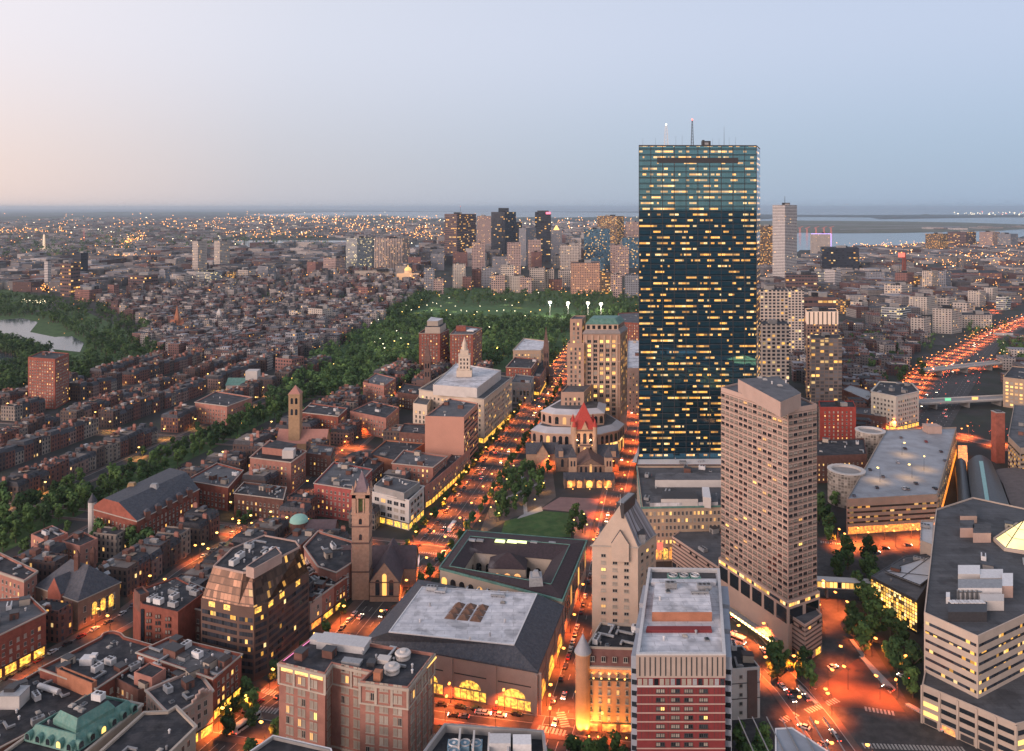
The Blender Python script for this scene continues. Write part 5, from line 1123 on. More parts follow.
for k, (x, y, wpx) in enumerate(((846.3, 470, 17.5), (872.5, 432, 14))):
    c_ = P(x, y, 22); rr = wpx * c_.y / FOC; rt2 = empty('ramp_drum', (c_.x, c_.y + (0 if k == 0 else 4), 0)); tagit(rt2, ('nearer' if k == 0 else 'farther') + ' of two round concrete car ramps beside the garage', 'ramp', 'round ramps beside the parking garage')
    b = MB(); b.cyl((0, 0, 0), rr, rr, 22, 28, cap=False); b.cyl((0, 0, 22), rr + .3, rr + .3, .6, 28, 1, cap=False); b.build('drum_wall', [facade('drum_blocks', (.40, .37, .33), glass=(.26, .23, .2), bay=2.0, fh=1.9, wf=.82, hf=.8, lit=0, grough=.85, var=.1), WHT], rt2)
    b = MB(); n = 28
    for i in range(n):
        A0 = 2 * math.pi * i / n; A1 = 2 * math.pi * (i + 1) / n
        b.quad([((rr + .3) * math.cos(A0), (rr + .3) * math.sin(A0), 22.6), ((rr + .3) * math.cos(A1), (rr + .3) * math.sin(A1), 22.6), (rr * .8 * math.cos(A1), rr * .8 * math.sin(A1), 22.6), (rr * .8 * math.cos(A0), rr * .8 * math.sin(A0), 22.6)])
        b.quad([(rr * .8 * math.cos(A0), rr * .8 * math.sin(A0), 22.6), (rr * .8 * math.cos(A1), rr * .8 * math.sin(A1), 22.6), (rr * .8 * math.cos(A1), rr * .8 * math.sin(A1), 21), (rr * .8 * math.cos(A0), rr * .8 * math.sin(A0), 21)])
    b.cyl((0, 0, 20.8), rr * .8, rr * .8, .2, 28, 1); b.build('ramp_deck', [WHT, GRYC], rt2)
c_ = P(932, 431, 22); b = MB(); b.box((0, 0, 0), (11, 9, 5.5)); b.box((0, 0, 5.5), (11.4, 9.4, .3)); b.build('lift_house', PNK, rt, (c_.x - og[0], c_.y - og[1], 21.1))
# ================================================================== banded office over a stone podium, lower right
OFF = mat('buff_precast', (.50, .41, .34), .8, .1, .2)
rt, pl, og, an, e, r = bld('banded_office', 'big buff office with dark ribbon windows and a lit pyramid skylight on its roof', 38, [(924, 612), (978, 636), (1060, 598), (1075, 508), (1024, 508), (973, 497), (936, 509)], OFF, ROOFG, cl=10, ret=True, par=.7)
W = [(p[0] + og[0], p[1] + og[1]) for p in pl]; rb = facade('ribbon_glass_sparse', (.04, .04, .04), bay=1.7, fh=50, wf=.94, hf=2, lit=.16, lits=1.0, litcol=(1, .46, .07))
bandwall(rt, og, W, 14.5, 37, 3.55, 1.15, rb, sill=1.3)
qs = [(996, 540), (1006, 549), (1050, 556), (1050, 524), (1018, 525)]; q = ccw([P(x, y, 38).xy for x, y in qs]); q = [(p[0] - og[0], p[1] - og[1]) for p in q]; m_ = (sum(p[0] for p in q) / 5, sum(p[1] for p in q) / 5)
b = MB(); b.prism(inset(q, -1.2), 37, 38.8); b.build('skylight_kerb', OFF, rt)
SKY = facade('glowing_skylight', (.08, .07, .05), glass=(.4, .35, .2), bay=2.2, fh=2.2, wf=.93, hf=.93, lit=1.1, lits=1.0, litcol=(1, .8, .3))
_l = SKY.node_tree; SKY.node_tree.nodes['Principled BSDF']
pyr = emit('glowing_pyramid', (1, .78, .28), 1.25, var=.25, scale=.12)
b = MB()
for i in range(5): b.quad([(*q[i], 38.8), (*q[(i + 1) % 5], 38.8), (*m_, 47)])
b.build('skylight', pyr, rt)
b = MB()
for i in range(5):
    b.tube((*q[i], 38.85), (*m_, 47.05), .22, .22, 4)
    for f in (.33, .66): A = Vector((*q[i], 38.85)).lerp(Vector((*m_, 47.05)), f); B = Vector((*q[(i + 1) % 5], 38.85)).lerp(Vector((*m_, 47.05)), f); b.tube(A, B, .12, .12, 4)
b.build('glazing_bar', METALD, rt)
for (x0, y0, x1, y1, h, m, mt, nm) in ((960, 516, 977, 508, 3, PNK, ROOFG, 'plant_room'), (960, 528, 974, 520, 4, PNK, ROOFG, 'plant_room'), (973, 533, 991, 524, 4, PNK, ROOFG, 'plant_room'), (958, 574, 980, 565, 4, WHT, METALW, 'plant_room'), (980, 578, 1003, 569, 3.6, WHT, METALW, 'plant_room'), (958, 588, 1002, 579, 4.4, METALW, METALG, 'plant_room'),
        (1002, 586, 1013, 573, 4.2, PNK, METALW, 'plant_room'), (980, 601, 1004, 594, 3.2, WHT, WHT, 'plant_room'), (948, 612, 987, 602, 3.2, METALD, METALD, 'louvred_plant'), (946, 597, 950, 592, 2, METALW, METALW, 'air_handler')):
    roofbox(rt, og, [(x0, y0), (x1, y0), (x1, y1), (x0, y1)], 37.2, 38 + h, m, mt, nm)
for i in range(9):
    c_ = P(951 + i * 3.9, 600, 42); b = MB(); b.box((0, 0, 41), (1.3, 2.6, .5)); b.build('louvre', METALW, rt, (c_.x - og[0], c_.y - og[1], 0))
for i in range(5):
    c_ = P(958 + i * 4.6, 594, 40); b = MB(); b.cyl((0, 0, 37.2), .5, .5, 4.5, 8); b.tube((0, 0, 41), (2, 0, 41), .4, .4, 6); b.build('duct', STEEL, rt, (c_.x - og[0], c_.y - og[1], 0))
rt, pl, og, an, e, r = bld('office_podium', 'stone podium with deep square openings below the banded office', 15, [(922, 684), (1016, 724), (1110, 700), (1110, 620), (935, 618)], OFF, ROOFG, cl=2, ret=True, par=.8)
W = [(p[0] + og[0], p[1] + og[1]) for p in pl]
for a, c, t, nr, l, ang in edges_seen(W):
    n = int(l / 5.6)
    for i in range(n):
        p = a + t * (l * (i + .5) / n) + nr * .05
        for k, z in enumerate((3.4, 7.0, 10.6)): b = MB(); b.box((0, 0, z), (l / n * .82, .12, 1.7)); b.build('opening', LITB if (i == 0 and k < 2) else GLS, rt, (p.x - og[0], p.y - og[1], 0)).rotation_euler = (0, 0, ang)
        b = MB(); b.box((0, 0, .3), (l / n * .7, .12, 2.3)); b.build('shopfront', LITO if i % 3 == 1 else METALD, rt, (p.x - og[0], p.y - og[1], 0)).rotation_euler = (0, 0, ang)
    for i in range(n + 1): p = a + t * (l * i / n) + nr * .25; b = MB(); b.box((0, 0, 0), (.7, .5, 14.6)); b.build('pier', OFF, rt, (p.x - og[0], p.y - og[1], 0)).rotation_euler = (0, 0, ang)
# glazed hall and bridge
rt, pl, og, an, e, r = bld('glass_hall', 'glazed entrance hall with brightly lit curtain wall left of the banded office', 16, [(871, 576), (917, 600), (933, 575), (933, 553), (905, 556)], METALD, ROOFG, cl=4, ret=True, par=.3)
W = [(p[0] + og[0], p[1] + og[1]) for p in pl]; hall = facade('lit_hall_glass', (.05, .04, .03), glass=(.1, .08, .05), bay=1.5, fh=1.7, wf=.8, hf=.8, lit=.75, lits=1.3, litcol=(1, .48, .07))
a, c, t, nr, l, ang = max(edges_seen(W), key=lambda q: q[4] * (-q[3].x)); p = a + nr * .06 - Vector(og); q = c + nr * .06 - Vector(og)
b = MB(); b.quad([(*p, 1), (*q, 1), (*q, 14.5), (*p, 14.5)], 0, [(0, 1), (l, 1), (l, 14.5), (0, 14.5)]); b.build('curtain_wall', hall, rt)
b = MB(); q = [P(x, y, 19).xy - Vector(og) for x, y in ((884, 567), (920, 581), (932, 572), (932, 552))]; b.quad([(*v, 16.9) for v in q]); b.quad([(*v, 16.5) for v in q][::-1]); b.build('glass_canopy', mat('frosted_canopy', (.45, .47, .5), .3, .1, .3), rt)
b = MB()
for k in range(4): b.tube((*q[k], 17.1), (*q[(k + 1) % 4], 17.1), .2, .2, 4)
b.tube((*q[0], 17.1), (*q[2], 17.1), .15, .15, 4); b.tube((*((q[0] + q[1]) / 2), 17.1), (*q[3], 17.1), .15, .15, 4); b.build('truss', METALD, rt)
rt, pl, og, an, e, r = bld('stone_annex', 'small stone annex with pale roof beside the lit garage forecourt', 22, [(920, 540), (933, 545), (934, 520), (921, 520)], OFF, METALW, cl=1, ret=True); 
rt, pl, og, an, e, r = bld('stone_annex', 'lobby block with an orange lit open corner against the banded office', 30, [(933, 552), (948, 556), (953, 548), (934, 535)], OFF, ROOFG, cl=2, ret=True, win=dict(bay=3, fh=3.6, w=2.2, h=2.4, lit=.9))
a = P(812, 582, 7); c = P(884, 586, 7); rt = empty('footbridge', ((a.x + c.x) / 2, (a.y + c.y) / 2, 0)); tagit(rt, 'covered white footbridge with lit windows over the sunken street', 'footbridge')
l = (c - a).length; an_ = math.atan2(c.y - a.y, c.x - a.x)
b = MB(); b.box((0, 0, 5.2), (l, 5, .5), bottom=True); b.box((0, 0, 8.6), (l, 5.4, .5), bottom=True); b.build('bridge_deck', WHT, rt).rotation_euler = (0, 0, an_)
b = MB(); b.box((0, 0, 5.7), (l, 4.6, 2.9)); b.build('lit_glazing', facade('bridge_glass', (.1, .1, .1), bay=2, fh=20, wf=.85, hf=1, lit=.9, lits=1.6, litcol=(1, .5, .1)), rt).rotation_euler = (0, 0, an_)
for s_ in (-.3, .3): b = MB(); b.box((s_ * l, 0, 0), (1.2, 3.5, 5.2)); b.build('pier', GRYC, rt).rotation_euler = (0, 0, an_)
# station hall roofs, vent tower, striped garage at the right edge
rt = empty('station_hall', (P(945, 505).x, P(945, 505).y, 0)); tagit(rt, 'railway station with long curved dark roofs and a turquoise ridge skylight', 'station'); og = (rt.location.x, rt.location.y)
def vault(pxA, pxB, z, h, m, nm, n=10):
    A = [P(x, y, z).xy - Vector(og) for x, y in pxA]; B = [P(x, y, z).xy - Vector(og) for x, y in pxB]; b = MB(); pr = None; k = len(A)
    for s in range(k - 1):
        for i in range(n):
            t0, t1 = i / n, (i + 1) / n
            def q(S, T): v = A[S].lerp(B[S], T); return (v.x, v.y, z + h * math.sin(math.pi * T))
            b.quad([q(s, t0), q(s, t1), q(s + 1, t1), q(s + 1, t0)])
    for T, (U, V) in ((0, (A, A)), (1, (B, B))):
        for s in range(k - 1): b.quad([(*U[s], 0), (*U[s + 1], 0), (*U[s + 1], z), (*U[s], z)])
    return b.build(nm, m, rt)
DR = mat('dark_metal_roof', (.06, .065, .07), .45, .2, .5)
vault([(958, 510), (957, 480), (955, 462)], [(972, 510), (968, 480), (966, 462)], 10, 3, DR, 'side_vault'); vault([(973, 512), (969, 480), (967, 462)], [(1012, 512), (1000, 480), (991, 461)], 11, 5, DR, 'main_vault'); vault([(1013, 512), (1003, 484), (994, 470)], [(1050, 512), (1050, 484), (1040, 470)], 9, 2, mat('brown_roof', (.12, .10, .095), .8, .2, .3), 'side_vault')
b = MB(); q = [P(x, y, 16.2).xy - Vector(og) for x, y in ((986, 505), (990, 505), (983, 461), (979, 461))]; b.quad([(*v, 16.2) for v in q]); b.build('ridge_skylight', mat('turquoise_glazing', (.22, .42, .40), .4, .1, .5), rt)
b = MB(); q = [P(x, y, 1).xy - Vector(og) for x, y in ((958, 474), (968, 474), (967, 454), (958, 454))]; b.prism(ccw([v[:] for v in q]), 0, 8); b.build('lit_stair_hall', LITO, rt)
c_ = P(998, 462); rt = empty('vent_tower', (c_.x, c_.y, 0)); tagit(rt, 'tall plain dark red brick vent tower beside the expressway', 'tower')
h = EYE - c_.y * (412 - CY) / FOC; b = MB(); b.box((0, 0, 0), (6.8, 6.8, h)); b.build('shaft', BR, rt); b = MB(); b.box((0, 0, h), (7.2, 7.2, .6)); b.box((0, 0, h + .6), (4, 4, .8), mi=1); b.build('cap', [GRYC, METALD], rt)
rt, pl, og, an, e, r = bld('striped_garage', 'parking building striped with lit decks at the right edge', 26, [(1008, 436), (1020, 448), (1060, 446), (1060, 405), (1014, 404)], GAR, ROOFG, cl=4, ret=True); bandwall(rt, og, [(p[0] + og[0], p[1] + og[1]) for p in pl], 2, 25, 3.4, 1.6, gband, name='deck_opening')
bld('apartment_block', 'yellow lit apartment block above the expressway at the right edge', 30, [(1003, 377), (1030, 380), (1040, 368), (1012, 366)], TAN, ROOFD, cl=3, win=dict(bay=4, fh=3.6, w=2.6, h=2.2, lit=.7))
# bridges over the expressway
def bridge(a, c, wd, z, label, name='road_bridge', cars=None):
    a = P(*a, z); c = P(*c, z); m_ = (a + c) / 2; l = (c - a).length; an_ = math.atan2(c.y - a.y, c.x - a.x); rt = empty(name, (m_.x, m_.y, 0), an_); tagit(rt, label, 'bridge')
    b = MB(); b.box((0, 0, z - 1.4), (l, wd, 1.4), bottom=True); b.build('deck', GRYC, rt)
    for s_ in (-1, 1): b = MB(); b.box((0, s_ * (wd / 2 - .2), z), (l, .4, 1.1)); b.build('parapet', WHT, rt)
    for k in range(max(2, int(l / 35))): b = MB(); b.box(((k + .5) / max(2, int(l / 35)) * l - l / 2, 0, 0), (1.6, wd * .8, z - 1.4)); b.build('pier', GRYC, rt)
    return rt
bridge((916, 402), (1012, 397), 15, 7, 'nearest concrete road bridge over the expressway'); bridge((925, 370), (1000, 362), 13, 8, 'second road bridge over the expressway, farther up')
bridge((995, 334), (1070, 336), 12, 8, 'farthest road bridge over the expressway at the right edge')
for i, (x, y, s_) in enumerate(((990, 400, LAMPO), (963, 401, LAMPG))): 
    c_ = P(x - 15, y - 2, 9); rt = empty('gantry_sign', (c_.x, c_.y, 0)); tagit(rt, ('orange' if i == 0 else 'green') + ' lit road sign on the nearest expressway bridge', 'sign'); b = MB(); b.box((0, 0, 7.2), (6, .3, 2.8), bottom=True); b.build('panel', emit('sign_orange', (1, .4, .08), 1.5) if i == 0 else emit('sign_green', (.1, .8, .4), .8), rt); b = MB(); b.box((0, .2, 0), (.4, .3, 7.4)); b.build('post', METALD, rt)
# corners cut by the frame, bottom edge
rt, pl, og, an, e, r = bld('glass_roof_building', 'corner of a dark blue glazed roof at the bottom edge', 36, [(775, 728), (792, 727), (832, 753), (850, 800), (775, 800)], METALW, facade('blue_roof_glass', (.25, .28, .32), glass=(.03, .07, .11), bay=5, fh=5, wf=.95, hf=.95, lit=0), cl=0, ret=True, par=.2)
q = inset(pl, .7); b = MB()
for k in range(7): x = -14 + k * 4.6; b.box((x, 0, 35.9), (.3, 40, .25))
b.build('glazing_bar', METALG, rt)
bld('dark_roof_building', 'dark flat roof with pale rim at the bottom edge below the brick hotel', 25, [(273, 736), (330, 749), (345, 800), (230, 800), (250, 752)], GRYC, ROOFD, cl=5, cornice=.5, cornm=METALW)
rt, pl, og, an, e, r = bld('recessed_roof_building', 'roof with a sunken plant well and pale rim at the bottom edge', 25, [(445, 724), (543, 731), (552, 800), (395, 800), (424, 752)], GRYC, ROOFD, cl=0, ret=True, par=2.6, cornice=.5, cornm=METALG)
for k in range(4):
    c_ = P(454 + k * 11 % 33, 743 + (k // 3) * 8, 24); b = MB(); b.box((0, 0, 22.4), (4.2, 4.2, 1.5)); b.cyl((0, 0, 23.9), 1.8, 1.8, .5, 16, 1, cap=False); b.cyl((0, 0, 24), .5, .5, .3, 8, 1); b.build('cooling_fan', [mat('blue_grey_plant', (.18, .30, .38), .5, .1, 1), METALW], rt, (c_.x - og[0], c_.y - og[1], 0))
for (x, y) in ((474, 733), (489, 735), (508, 737), (460, 731)): c_ = P(x, y, 25); b = MB(); b.box((0, 0, 22.4), (.6, 9, 2.6)); b.build('rib', WHT, rt, (c_.x - og[0], c_.y - og[1] - 3, 0))
for x, y, s_ in ((500, 741, 7), (522, 742, 6)): c_ = P(x, y, 25); b = MB(); b.box((0, 0, 22.4), (s_, 5, 3.5)); b.build('plant_room', METALW, rt, (c_.x - og[0], c_.y - og[1], 0))
# ================================================================== mid distance, left half
def ZT(top, base): return EYE - (EYE * FOC / (base - CY)) * (top - CY) / FOC
WD = dict(bay=3.2, fh=3.5, w=1.2, h=1.8, lit=.14, blind=.3)
# red hotel with grey hipped roof
rt, pl, og, an, e, r = bld('brick_apartment_house', 'large red gabled brick block with long grey roof by the tree-lined mall', 18, [(90, 508), (137, 521), (199, 489), (158, 478)], BR, SLATE, cl=0, ret=True, par=.05, win=dict(bay=3.4, fh=3.4, w=1.2, h=1.9, lit=.16, blind=.3), cornice=.4)
k0 = min(range(4), key=lambda i: pl[i][0] ** 1)   # left corner
A, B, C_, D = [Vector((*(P(x, y, 18).xy - Vector(og)), 18)) for x, y in ((90, 508), (137, 521), (199, 489), (158, 478))]
F1 = A.lerp(B, .3) + (D - A) * .1 + Vector((0, 0, 9)); F2 = A.lerp(B, .62) + (D - A) * .08 + Vector((0, 0, 9)); K1 = D.lerp(C_, .3) + Vector((0, 0, 9)); K2 = D.lerp(C_, .7) + Vector((0, 0, 9)); 
b = MB(); b.quad([A, B, A.lerp(B, .62) + Vector((0, 0, 8)), A.lerp(B, .3) + Vector((0, 0, 8))]); b.build('gable_wall', BR, rt)
b = MB(); f1 = A.lerp(B, .3) + Vector((0, 0, 8)); f2 = A.lerp(B, .62) + Vector((0, 0, 8)); b.quad([B, C_, K2, f2]); b.quad([D, A, f1, K1]); b.quad([f1, f2, K2, K1]); b.quad([C_, D, K1, K2]); b.build('hipped_roof', SLATE, rt)
for k in range(5): p = B.lerp(C_, .15 + k * .17); b = MB(); b.box((0, 0, 0), (3, 3.5, 5)); b.box((0, 0, 5), (3.3, 3.8, 1.2), taper=.3, mi=1); b.build('roof_bay', [BR2, SLATE], rt, (p.x, p.y, 16)).rotation_euler = (0, 0, R(40))
for p, m in ((f1.lerp(K1, .4), COPPER), (f2.lerp(K2, .5), METALG)): b = MB(); b.box((0, 0, 0), (5, 4, 3), taper=.7); b.build('roof_light', mat('amber_glass_roof', (.30, .19, .09), .4, .2, .5) if m is COPPER else m, rt, (p.x, p.y, 25.2))
b = MB(); b.cyl((0, 0, 0), 2.4, 2.4, 22, 10); b.cyl((0, 0, 22), 2.8, .1, 5, 10, 1); b.build('corner_turret', [WHT, SLATE], rt, (A.x + 1.5, A.y, 0))
# hall with big slate hip roof and glowing windows
rt, pl, og, an, e, r = bld('stone_hall', 'old stone hall with steep slate hip roof, red gable and three tall glowing windows', 14, [(36, 586), (78, 601), (120, 582), (84, 569)], SAND if False else mat('brown_sandstone', (.24, .16, .12), .9, .2, .4), SLATE, cl=0, ret=True, par=.05, win=dict(bay=3.8, fh=5.5, w=1.4, h=2.8, lit=.03, blind=.15), cornice=.4)
hip(rt, pl, 14, 11, SLATE, ridge=.55)
A, B, C_, D = [Vector((*(P(x, y, 14).xy - Vector(og)), 14)) for x, y in ((36, 586), (78, 601), (120, 582), (84, 569))]
t = (C_ - B).normalized(); nr = Vector((t.y, -t.x, 0)); an2 = math.atan2(t.y, t.x)
for k in range(3): p = B.lerp(C_, .38 + k * .2) + nr * .12; b = MB(); arch_pane(b, (p.x, p.y, 4.0), t, 2.6, 6.0); b.build('tall_window', LITY, rt)
t = (B - A).normalized(); nr = Vector((t.y, -t.x, 0)); p = A.lerp(B, .5); b = MB()
w2 = 5; q = [p - t * w2 + nr * 1.2, p + t * w2 + nr * 1.2]; b.quad([(*q[0].xy, 0), (*q[1].xy, 0), (*q[1].xy, 15), (*((q[0] + q[1]) / 2).xy, 22), (*q[0].xy, 15)]); bk = nr * -8
b.quad([(*q[1].xy, 15), (*(q[1] + bk).xy, 15), (*((q[0] + q[1]) / 2 + bk).xy, 22), (*((q[0] + q[1]) / 2).xy, 22)], 1); b.quad([(*(q[0] + bk).xy, 15), (*q[0].xy, 15), (*((q[0] + q[1]) / 2).xy, 22), (*((q[0] + q[1]) / 2 + bk).xy, 22)], 1)
b.quad([(*(q[0] + bk).xy, 0), (*q[0].xy, 0), (*q[0].xy, 15), (*(q[0] + bk).xy, 15)]); b.quad([(*q[1].xy, 0), (*(q[1] + bk).xy, 0), (*(q[1] + bk).xy, 15), (*q[1].xy, 15)]); b.build('front_gable', [BR, SLATE], rt)
for k in range(6): p = B.lerp(C_, .2 + .13 * k) + Vector((-4 - k % 2 * 3, 6, 4 + (k % 2) * 2.5)); b = MB(); b.box((0, 0, 0), (2.6, 2, .5)); b.build('skylight', METALG, rt, p).rotation_euler = (R(35), 0, an2)
for (x, y, h) in ((77, 556, 29), (93, 552, 28)): c_ = P(x, y, h); b = MB(); b.box((0, 0, h - 9), (2, 2, 9)); b.box((0, 0, h), (2.6, 2.6, 3), taper=.1); b.build('chimney', BR2, rt, (c_.x - og[0], c_.y - og[1], 0))
M_ = [
 ('brick_building', 'brick apartment house with pale cornice at the left edge above the slate roofed hall', 21, [(-25, 563), (24, 580), (37, 571), (0, 553)], BRP, dict(cornice=1.0, cornm=BEI, cl=4)),
 ('brick_building', 'red brick block at the left edge with glowing ground floor facing the side street', 19, [(-30, 632), (-12, 640), (46, 612), (30, 597), (-20, 600)], BR, dict(shop=(4, LITY), cl=10, cornice=.5)),
 ('brick_building', 'low grey roofed villa among the mall trees', 13, [(31, 534), (47, 541), (68, 533), (52, 525)], BRP, dict(cl=3)),
 ('brick_building', 'pale grey roofed brick block below the mall trees', 14, [(62, 541), (80, 546), (98, 538), (80, 530)], BRP, dict(cl=3)),
 ('brick_building', 'red brick house block with dark roof right of the gabled hotel', 16, [(186, 480), (228, 487), (243, 470), (217, 463)], BR, dict(cl=10, cornice=.4)),
 ('mansion_block', 'dark mansard block with pale chimneys beside the parking lot', 15, [(234, 493), (283, 499), (286, 487), (244, 482)], BR2, dict(cl=12, cornice=.4)),
 ('apartment_block', 'stepped brick and limestone apartment block with white tank house on top', 22, [(250, 457), (291, 462), (306, 451), (270, 440)], BRP, dict(cl=6, cornice=.6, cornm=BEI)),
 ('brick_building', 'dark brick block right of the apartment house with the white tank house', 17, [(306, 453), (331, 456), (335, 446), (311, 443)], BR2, dict(cl=6)),
 ('brick_building', 'wide brick block with pale cornice right of the square church tower', 19, [(301, 412), (338, 416), (347, 408), (311, 403)], BR, dict(cl=5, cornice=.6)),
 ('brick_building', 'pink brick hotel on the corner above the mall trees', 19, [(195, 402), (227, 406), (252, 397), (216, 391)], BRP, dict(cl=5, cornice=.6)),
 ('brick_building', 'rosy red six storey block behind the striped belfry tower', 21, [(314, 483), (353, 489), (372, 469), (334, 462)], mat('rose_brick', (.33, .09, .08), .9, .2, .4), dict(cl=14, cornice=.4)),
 ('brick_building', 'brick block with rooftop sheds between side street and avenue', 17, [(355, 470), (371, 474), (384, 462), (368, 457)], BR2, dict(cl=4)),
 ('office_block', 'white modern five storey office with setback grey top on the avenue', 19, [(371, 491), (409, 500), (424, 486), (384, 478)], WHT, dict(cl=0, cornice=.5, cornm=WHT, shop=(3.8, LITY), win=dict(bay=5.2, fh=4.2, w=3.8, h=2.6, lit=.12, blind=.3, frame=WHT))),
 ('office_block', 'tan and pink twin fronted brick office block above the white office', 20, [(392, 463), (433, 467), (447, 456), (404, 450)], BRP, dict(cl=8, cornice=.4)),
 ('brick_building', 'low wide red brick hall with dark roof between the two lit streets', 14, [(369, 454), (397, 461), (425, 443), (386, 440)], BRO, dict(cl=6, win=None)),
 ('shop_building', 'long shop terrace with awnings lit along the avenue beyond the white office', 15, [(425, 486), (432, 482), (470, 449), (458, 446)], BRP, dict(cl=8, shop=(3.6, LITY))),
 ('blank_wall_tower', 'mid rise block with one huge blank salmon wall facing the camera', 43, [(425, 416), (464, 417), (478, 403), (450, 398)], mat('salmon_render', (.52, .27, .20), .9, .06, .1), dict(cl=6, win=None)),
 ('brick_building', 'dark brown blank block left of the salmon wall', 19, [(399, 432), (425, 434), (428, 424), (404, 423)], BR2, dict(cl=3)),
 ('brick_building', 'brick row with grey roofs left of the salmon walled block', 18, [(350, 411), (386, 418), (399, 407), (372, 401)], BRP, dict(cl=6)),
 ('brick_building', 'pink brick corner block by the public garden trees', 17, [(363, 382), (384, 386), (396, 378), (376, 373)], BRP, dict(cl=5)),
 ('brick_building', 'brick club house with grey roof near the brown church spire', 16, [(397, 392), (420, 395), (424, 386), (404, 383)], BR2, dict(cl=4)),
 ('tower_block', 'left one of two tall brick and stone blocks overlooking the garden', 50, [(419, 333), (440, 333), (449, 329), (429, 326)], BR, dict(cl=0, win=dict(bay=3.4, fh=3.4, w=1.6, h=1.8, lit=.12, blind=.3), cornice=.6, cornm=BEI)),
 ('tower_block', 'right one of two tall brick blocks overlooking the garden, white panel on its roof', 50, [(450, 334), (473, 334), (482, 328), (460, 325)], BR, dict(cl=2, win=dict(bay=3.4, fh=3.4, w=1.4, h=1.8, lit=.2, blind=.3), cornice=.6, cornm=BEI)),
 ('hotel_block', 'stone hotel with white roof and lit upper windows by the garden corner', 34, [(513, 350), (541, 350), (549, 341), (524, 338)], TAN, dict(cl=4, roofm=ROOFW, win=dict(bay=3.6, fh=3.6, w=1.8, h=2, lit=.4), cornice=.5)),
 ('brick_building', 'red brick corner block below the white roofed hotel', 27, [(506, 367), (531, 368), (538, 359), (515, 357)], BR, dict(cl=5, cornice=.4)),
 ('office_block', 'grey columned block with flat roof beside the long limestone office', 22, [(511, 382), (531, 383), (534, 376), (516, 374)], GRYC, dict(cl=3, win=dict(bay=3.6, fh=7, w=2.2, h=5, lit=.06))),
 ('brick_building', 'narrow red block along the avenue past the columned grey one', 20, [(532, 376), (540, 377), (549, 362), (541, 360)], BRP, dict(cl=3, shop=(3.6, LITY))),
 ('apartment_tower', 'plain red brick apartment slab at the left near the river', 50, [(28, 357), (55, 359), (69, 353), (42, 351)], BR, dict(cl=4, win=dict(bay=3.2, fh=3.1, w=1.5, h=1.5, lit=.12, blind=.4))),
 ('brick_building', 'red brick school like block left of the striped belfry tower', 12, [(283, 538), (301, 545), (316, 532), (300, 526)], BR2, dict(cl=4)),
]
for nm_, lab, z, px_, wm, kw in M_:
    kw = dict(kw); kw.setdefault('win', WD); rm = kw.pop('roofm', None)
    ob = bld(nm_, lab, z, px_, wm, rm or (ROOFG if (NB[0] % 3 == 0) else ROOFD), ret=True, **kw)
    if 'white tank house' in lab and 'stepped' in lab:
        c_ = P(289, 449, 27); b = MB(); b.box((0, 0, 0), (8, 7, 6)); b.build('tank_house', WHT, ob[0], (c_.x - ob[2][0], c_.y - ob[2][1], 21)); sub(ob[0], ob[2], [(262, 447), (288, 450), (297, 444), (276, 440)], 21, 26, BRP, ROOFD)
    if 'setback grey top' in lab: sub(ob[0], ob[2], [(374, 485), (404, 493), (420, 482), (386, 475)], 18, 23, GRYC, ROOFG, par=.4); clutter(ob[0], inset(ob[1], 4), 22.6, 7, ob[5], ob[3])
    if 'blank salmon' in lab:
        a, c, t, nr, l, ang = max(edges_seen([(p[0] + ob[2][0], p[1] + ob[2][1]) for p in ob[1]]), key=lambda q: q[3].x); og = ob[2]
        bandwall(ob[0], og, [(a - nr * .01)[:], (c - nr * .01)[:], (c - nr * 8)[:], (a - nr * 8)[:]], 4, 42, 3.6, 1.9, ribbon_few)
    if 'left one of two' in lab: sub(ob[0], ob[2], [(425, 327), (440, 327), (446, 323), (430, 321)], 49, 57, BEI, ROOFD); q = sub(ob[0], ob[2], [(427, 321), (438, 321), (443, 318.5), (431, 317)], 57, 63, BEI, ROOFW)
    if 'white panel' in lab: c_ = P(472, 329, 52); b = MB(); b.box((0, 0, 0), (9, 14, 1.5)); b.build('roof_panel', METALW, ob[0], (c_.x - ob[2][0], c_.y - ob[2][1], 50)).rotation_euler = (0, 0, -.3); c_ = P(461, 326, 55); b = MB(); b.box((0, 0, 0), (12, 9, 6)); b.build('penthouse', BR, ob[0], (c_.x - ob[2][0], c_.y - ob[2][1], 49))
# long limestone office with stepped top and cupola
rt, pl, og, an, e, r = bld('limestone_office', 'long pale limestone office with stepped white top and slender cupola', 38, [(419, 389), (484, 399), (512, 377), (453, 368)], mat('warm_limestone', (.60, .50, .40), .85, .08, .2), ROOFG, cl=3, ret=True, win=dict(bay=4.4, fh=4.1, w=1.9, h=2.2, lit=.22, blind=.2, z0=5), cornice=.7, shop=(4.2, LITY))
LST = MATS['warm_limestone']
tower_wing(rt, og, [(413, 403), (427, 405), (433, 396), (420, 394)], 31, LST, bay=4, lit=.1)
sub(rt, og, [(433, 384.5), (477, 388), (501, 370), (456, 363)], 37, 46, WHT, ROOFW, par=.8)
c_ = P(464.5, 375, 46); cb = (c_.x - og[0], c_.y - og[1], 45.5); b = MB()
b.box((0, 0, 0), (14, 14, 6)); b.box((0, 0, 6), (10.5, 10.5, 13)); b.box((0, 0, 19), (11.3, 11.3, .8)); b.box((0, 0, 19.8), (7.5, 7.5, 4)); b.cyl((0, 0, 23.8), 2.6, 2.2, 5, 8); b.cyl((0, 0, 28.8), 2.4, .1, 7, 8); b.build('cupola', LST, rt, cb)
